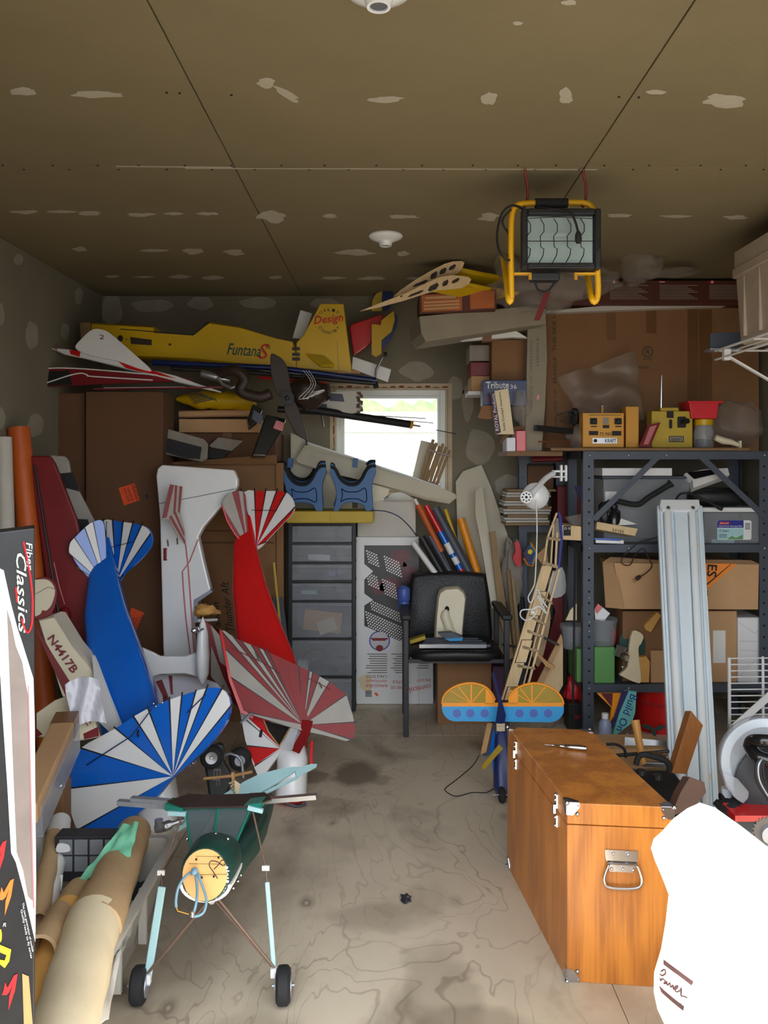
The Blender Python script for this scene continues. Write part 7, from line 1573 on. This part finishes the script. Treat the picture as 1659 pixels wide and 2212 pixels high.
G().lathe(bc, (0, 0, 1), [(0, .028), (.004, .031), (.105, .031), (.125, .018), (.13, .015)], 0, 20).build('bottle', 'bottle', t, smooth=50); G().lathe(bc+V((0, 0, .13)), (0, 0, 1), [(0, .0165), (.024, .0165)], 0, 16).build('cap', 'white', t, smooth=40)
one(G().bb((P(1285, 0, 4.1).x, 4.0, 0), (P(1345, 0, 4.1).x, 4.25, bc.z)), 'carton', 'card', 'low brown carton under the grey bottle behind the oak case', 'box')
# toolbox area behind the wooden case
t = thing('toolbox', 'black plastic toolbox with arched handle behind the oak case', 'toolbox', V((1.0, 3.1, 0)))
A0, A1 = P(1345, 1625, 3.6), P(1500, 1720, 3.0)
bx = [V((P(1335, 0, 3.38).x, 3.38, 0)), V((P(1450, 0, 3.38).x, 3.38, 0)), V((1.12, 2.85, 0)), V((.86, 2.85, 0))]
G().prism(bx, (0, 0, .17)).build('body', 'black', t, bevel=.008); G().prism([p+V((-.008 if i in (0, 3) else .008, .008 if i < 2 else -.008, .172)) for i, p in enumerate(bx)], (0, 0, .03)).build('lid', 'black_rubber', t, bevel=.008)
G().tube([P(x, y, 3.1) for x, y in cat([(1374,1652),(1378,1638),(1388,1630),(1410,1634),(1435,1642),(1445,1652),(1446,1668)], 4, False)], .011, 0, 10).build('handle', 'black_rubber', t, smooth=60)
G().tube([P(x, y, 3.5) for x, y in cat([(1310,1608),(1330,1608),(1348,1618),(1352,1636)], 4, False)], .006, 0, 8).build('tray_handle', 'black_rubber', t, smooth=60)
for (x, y) in ((1385, 1672), (1420, 1682)): G().lathe(P(x, y, 3.1), (0, 0, 1), [(0, .02), (.015, .018)], 0, 14).build('knob', 'black', t)
t = thing('hammer', 'hammer with yellow wooden handle standing head down behind the toolbox', 'hammer', P(1385, 1650, 3.5))
G().tube([P(1372, 1556, 3.55), P(1380, 1600, 3.52), P(1390, 1650, 3.5)], [.019, .016, .015], 0, 12).build('handle', 'handle_wood', t, smooth=50); G().beam(P(1388, 1650, 3.5), P(1440, 1652, 3.5), .02, .02).build('head', 'metal', t, bevel=.003)
t = thing('hand_saw', 'steel hand saw blade lying behind the hammer', 'saw', P(1400, 1620, 3.8))
G().plate(PL(1400, 1605, 3.75, 0, .3), [(1350,1592),(1450,1602),(1450,1618),(1348,1621)], .004).build('blade', 'metal', t)
one(G().beam(P(1316, 1606, 4.0), P(1366, 1568, 4.05), .012, .02), 'stick', 'plank_dark', 'short brown stick crossing the aqua book', 'stick')
rod('socket_wrench', 'black steel bar with chrome end behind the toolbox handle', [(1330, 1632, 3.6), (1410, 1626, 3.6), (1445, 1622, 3.6)], .008, 'steel_dark')
one(G().beam(P(1410, 1626, 3.58), P(1440, 1640, 3.5), .03, .012), 'chisel', 'chrome', 'shiny steel chisel blade behind the toolbox', 'chisel')
one(G().bb(P(1300, 1660, 3.7), P(1440, 1618, 3.7)+V((0, .2, 0))), 'wood_tray', 'card_light', 'pale wooden tray under the tools behind the toolbox', 'tray')
# planks
for k, (pts, Y, m, a, lb) in enumerate((([(1493,1535),(1519,1567),(1484,1672),(1452,1670)], 3.1, 'plank_brown', .2, 'brown varnished plank leaning against the fluorescent fixture'), ([(1490,1678),(1522,1690),(1526,1712),(1500,1745),(1448,1765),(1470,1712)], 2.75, 'plank_dark', .2, 'rough dark wooden board end behind the white bag'))):
    flat('plank', lb, 'plank', PL(1490, 1650, Y, a, .3), pts, .045, m, bevel=.002)
# ================================================================== FLUORESCENT FIXTURE
Af, Bf = P(1468, 1104, 4.30), P(1508, 1745, 3.5)
s_ = (Af.y-Bf.y)/(Af.z-Bf.z)
pf_ = PL(1468, 1104, 4.30, 0, s_)
t = thing('fluorescent_fixture', 'long white double-tube fluorescent light fixture leaning against the steel shelf', 'light fixture', Bf)
def strip(x0, x1, x2, x3, off, th, m, nm, ya=1090, yb=1745): return G().plate(pf_, [(x0, ya), (x1, ya), (x3, yb), (x2, yb)], th, 0, off).build(nm, m, t, bevel=.002)
strip(1421, 1519, 1452, 1556, -.012, .02, 'fixture', 'housing')
strip(1425, 1431, 1458, 1464, .0, .03, 'fixture', 'side_flange'); strip(1507, 1513, 1542, 1549, .0, .03, 'fixture', 'side_flange')
strip(1455, 1483, 1487, 1512, .012, .03, 'fixture', 'centre_channel')
for xa, xb in ((1440, 1472), (1494, 1524)): G().tube([pf_(xa, 1100, .008), pf_(xb, 1742, .008)], .019, 0, 16).build('light_tube', 'tube_glass', t, smooth=50)
G().plate(pf_, [(1425,1083),(1508,1083),(1510,1098),(1502,1108),(1430,1108),(1423,1098)], .06, 0, .022).build('end_cap', 'white_gloss', t, bevel=.006)
for x in (1440, 1493): G().lathe(pf_(x, 1103, .03), pf_.n, [(0, .01), (.004, .008)], 0, 12).build('tube_holder', 'metal', t)
G().decal(pf_, [(1502,1172),(1512,1172),(1513,1180),(1503,1180)], 0, -.01).decal(pf_, [(1528,1672),(1536,1672),(1537,1684),(1530,1684)], 0, .0).build('dirt_mark', 'tracing', t)
# ================================================================== right edge: wire rack, saw
t = thing('wire_rack', 'white wire rack standing at the right edge in front of the shelf', 'wire rack', P(1620, 1620, 4.1))
G().tube([P(1575, 1420, 4.1), P(1576, 1600, 4.1)], .0085, 0, 8).build('upright', 'white', t); G().tube([P(1648, 1418, 4.1), P(1649, 1600, 4.1)], .007, 0, 8).build('upright', 'white', t)
for k in range(13): 
    y = 1422+k*13.5; G().tube([P(1575, y, 4.1), P(1700, y-1, 4.1)], .0035, 0, 6).build('rung', 'white', t)
G().beam(P(1584, 1572, 4.0), P(1690, 1478, 4.0), .035, .006, 0, (0, 1, 0)).build('brace', 'white', t); G().box(P(1579, 1578, 4.0), (.02, .01, .06)).build('brace_foot', 'galv', t)
YM = 2.75
t = thing('power_saw', 'round power saw with a clear disc guard and black handle at the right edge', 'power saw', P(1640, 1800, YM))
cs = P(1655, 1648, YM); axs = V((-.15, -1, .1)).normalized()
G().lathe(cs, axs, [(-.03, .14), (-.01, .153), (.01, .153), (.02, .145), (.018, .125)], 0, 48).build('blade_guard', 'clear_grey', t, smooth=40)
G().lathe(cs, axs, [(.0, .145), (.012, .145), (.014, .118), (.004, .112)], 0, 48).build('guard_ring', 'fixture', t, smooth=40)
G().lathe(cs, axs, [(-.04, .112), (.004, .112)], 0, 40).build('guard_plate', 'light_film', t, smooth=40)
G().lathe(cs+V((.03, -.02, -.07)), axs, [(-.04, .14), (.02, .14), (.03, .12)], 0, 40).build('motor_cover', 'steel_dark', t, smooth=40)
G().lathe(cs+V((.03, -.05, -.0)), axs, [(0, .08), (.04, .075), (.06, .05)], 0, 30).build('motor', 'black', t, smooth=40)
G().tube([P(*p) for p in cat([(1618,1612,2.68),(1625,1600,2.66),(1650,1600,2.62),(1700,1604,2.62)], 4, False)], .02, 0, 12).build('handle', 'black_gloss', t, smooth=60); G().tube([P(*p) for p in cat([(1620,1612,2.68),(1632,1630,2.64),(1650,1640,2.62),(1690,1650,2.6)], 4, False)], .022, 0, 12).build('handle', 'black_gloss', t, smooth=60)
for k in range(4): G().tube([P(*p) for p in cat([(1655+k*3,1630,2.62),(1634+k*5,1650,2.6),(1636+k*5,1690-k*3,2.6),(1665,1735-k*6,2.6)], 4, False)], .004, 0, 7).build('cable_coil', 'black_rubber' if k != 1 else 'galv', t, smooth=60)
G().plate(PL(1590, 1700, 2.68, .2, .2), [(1563,1670),(1572,1672),(1594,1682),(1618,1710),(1617,1724),(1606,1736),(1590,1725),(1570,1700)], .01).build('clear_shield', 'clear_grey', t, bevel=.002)
G().lathe(P(1555, 1722, 2.8), (1, 0, 0), [(0, .014), (.04, .014)], 0, 12).build('clamp_knob', 'black', t)
G().lathe(P(1570, 1740, 2.8), (0, 0, 1), [(0, .018), (.06, .018)], 0, 14).build('post', 'fixture', t, smooth=40)
bs = P(1625, 1790, 2.75)
G().bb((bs.x-.12, 2.55, 0), (bs.x+.2, 2.95, bs.z-.02)).build('base', 'fixture', t, bevel=.01); G().bb(P(1588, 1775, 2.62), P(1700, 1762, 2.62)+V((0, .1, 0))).build('red_plate', 'red', t)
pv = PL(1650, 1795, 2.5); g = G(); o_ = []
for k in range(44): r = 32 if k % 2 else 26; a = 2*math.pi*k/44; o_.append((1656+r*math.cos(a+(.07 if k % 2 else 0)), 1795+r*math.sin(a+(.07 if k % 2 else 0))))
g.plate(pv, o_, .003).build('saw_blade', 'saw_blade', t); G().lathe(pv(1662, 1802), (0, -1, 0), [(0, .03), (.01, .026)], 0, 20).build('blade_flange', 'galv', t, smooth=40)
one(G().ball(P(1580, 1748, 2.72), (.06, .05, .025), 0, 9, wob=.4, seed=3), 'glove', 'black_rubber', 'black rubber foot or glove under the fluorescent fixture end', 'glove', smooth=60)
# ================================================================== white bag, right foreground
t = thing('white_sack', 'sunlit white sack with brown ribbon stripes and cursive lettering, right foreground', 'sack', V((P(1560, 0, 1.6).x, 1.72, 0)))
ol = [(1512,1734),(1545,1745),(1600,1784),(1659,1830),(1760,1900),(1830,2000),(1840,2420),(1470,2420),(1450,2260),(1435,2212),(1420,2180),(1412,2142),(1413,2100),(1428,2050),(1438,1990),(1444,1932),(1430,1895),(1414,1858),(1406,1832),(1412,1812),(1430,1796),(1455,1768),(1485,1746)]
psk = PL(1550, 2000, 1.60, .1, .05)
def rr(k, dy, wob):
    mx, my = 1600, 2060; out = []; q_ = PL(1550, 2000, 1.60+dy, .1, .05)
    for i, (x, y) in enumerate(ol):
        p = q_(mx+(x-mx)*k, my+(y-my)*k); p += V((0, -wob*(.5+noise.noise(V((x*.01, y*.01, 1)))), 0)); p.z = max(p.z, .0); out.append(p)
    return out
g = G().loft([rr(.15, -.03, .02), rr(.5, -.028, .03), rr(.8, -.015, .025), rr(.93, 0, .01), rr(1., .035, .0), rr(.99, .14, 0), rr(.9, .22, 0), rr(.5, .26, 0)])
from mathutils.bvhtree import BVHTree
sack_bvh = BVHTree.FromPolygons([tuple(p) for p in g.v], g.f)
g.build('sack_cloth', 'white_cloth', t, smooth=60)
def srf(x, y, off=0.):
    return psk(x, y)
class SK:
    n = psk.n
    def __call__(s, x, y, off=0.):
        d = V(((x-VX)/F, 1, -(y-VY)/F)).normalized(); h = sack_bvh.ray_cast(V((0, 0, CAMZ)), d)[0]
        return (h if h is not None else psk(x, y))-d*(.0015+off)
sk = SK()
for La, Lb in (([(1433,2072),(1452,2086),(1475,2103),(1498,2120)], [(1433,2083),(1450,2096),(1472,2112),(1494,2129)]), ([(1423,2128),(1436,2140),(1456,2157),(1478,2174)], [(1428,2143),(1440,2154),(1456,2168),(1476,2184)])):
    g = G(); A_ = cat(La, 6, False); B_ = cat(Lb, 6, False); g.loft([[sk(*p), sk(*q), sk(*q, .002), sk(*p, .002)] for p, q in zip(A_, B_)]); g.build('ribbon_stripe', 'ink_brown', t)
script(sk, [[(1428,2098),(1436,2094),(1437,2103),(1430,2107),(1426,2104)], [(1426,2112),(1427,2118),(1431,2114),(1436,2118),(1439,2124),(1434,2124),(1440,2120),(1442,2128),(1447,2123),(1449,2132),(1454,2128),(1455,2137),(1462,2134),(1464,2129),(1458,2132),(1460,2142),(1468,2140),(1472,2134),(1471,2150),(1478,2152),(1484,2155)]], 'ink_brown', t, .0014)
g = G()
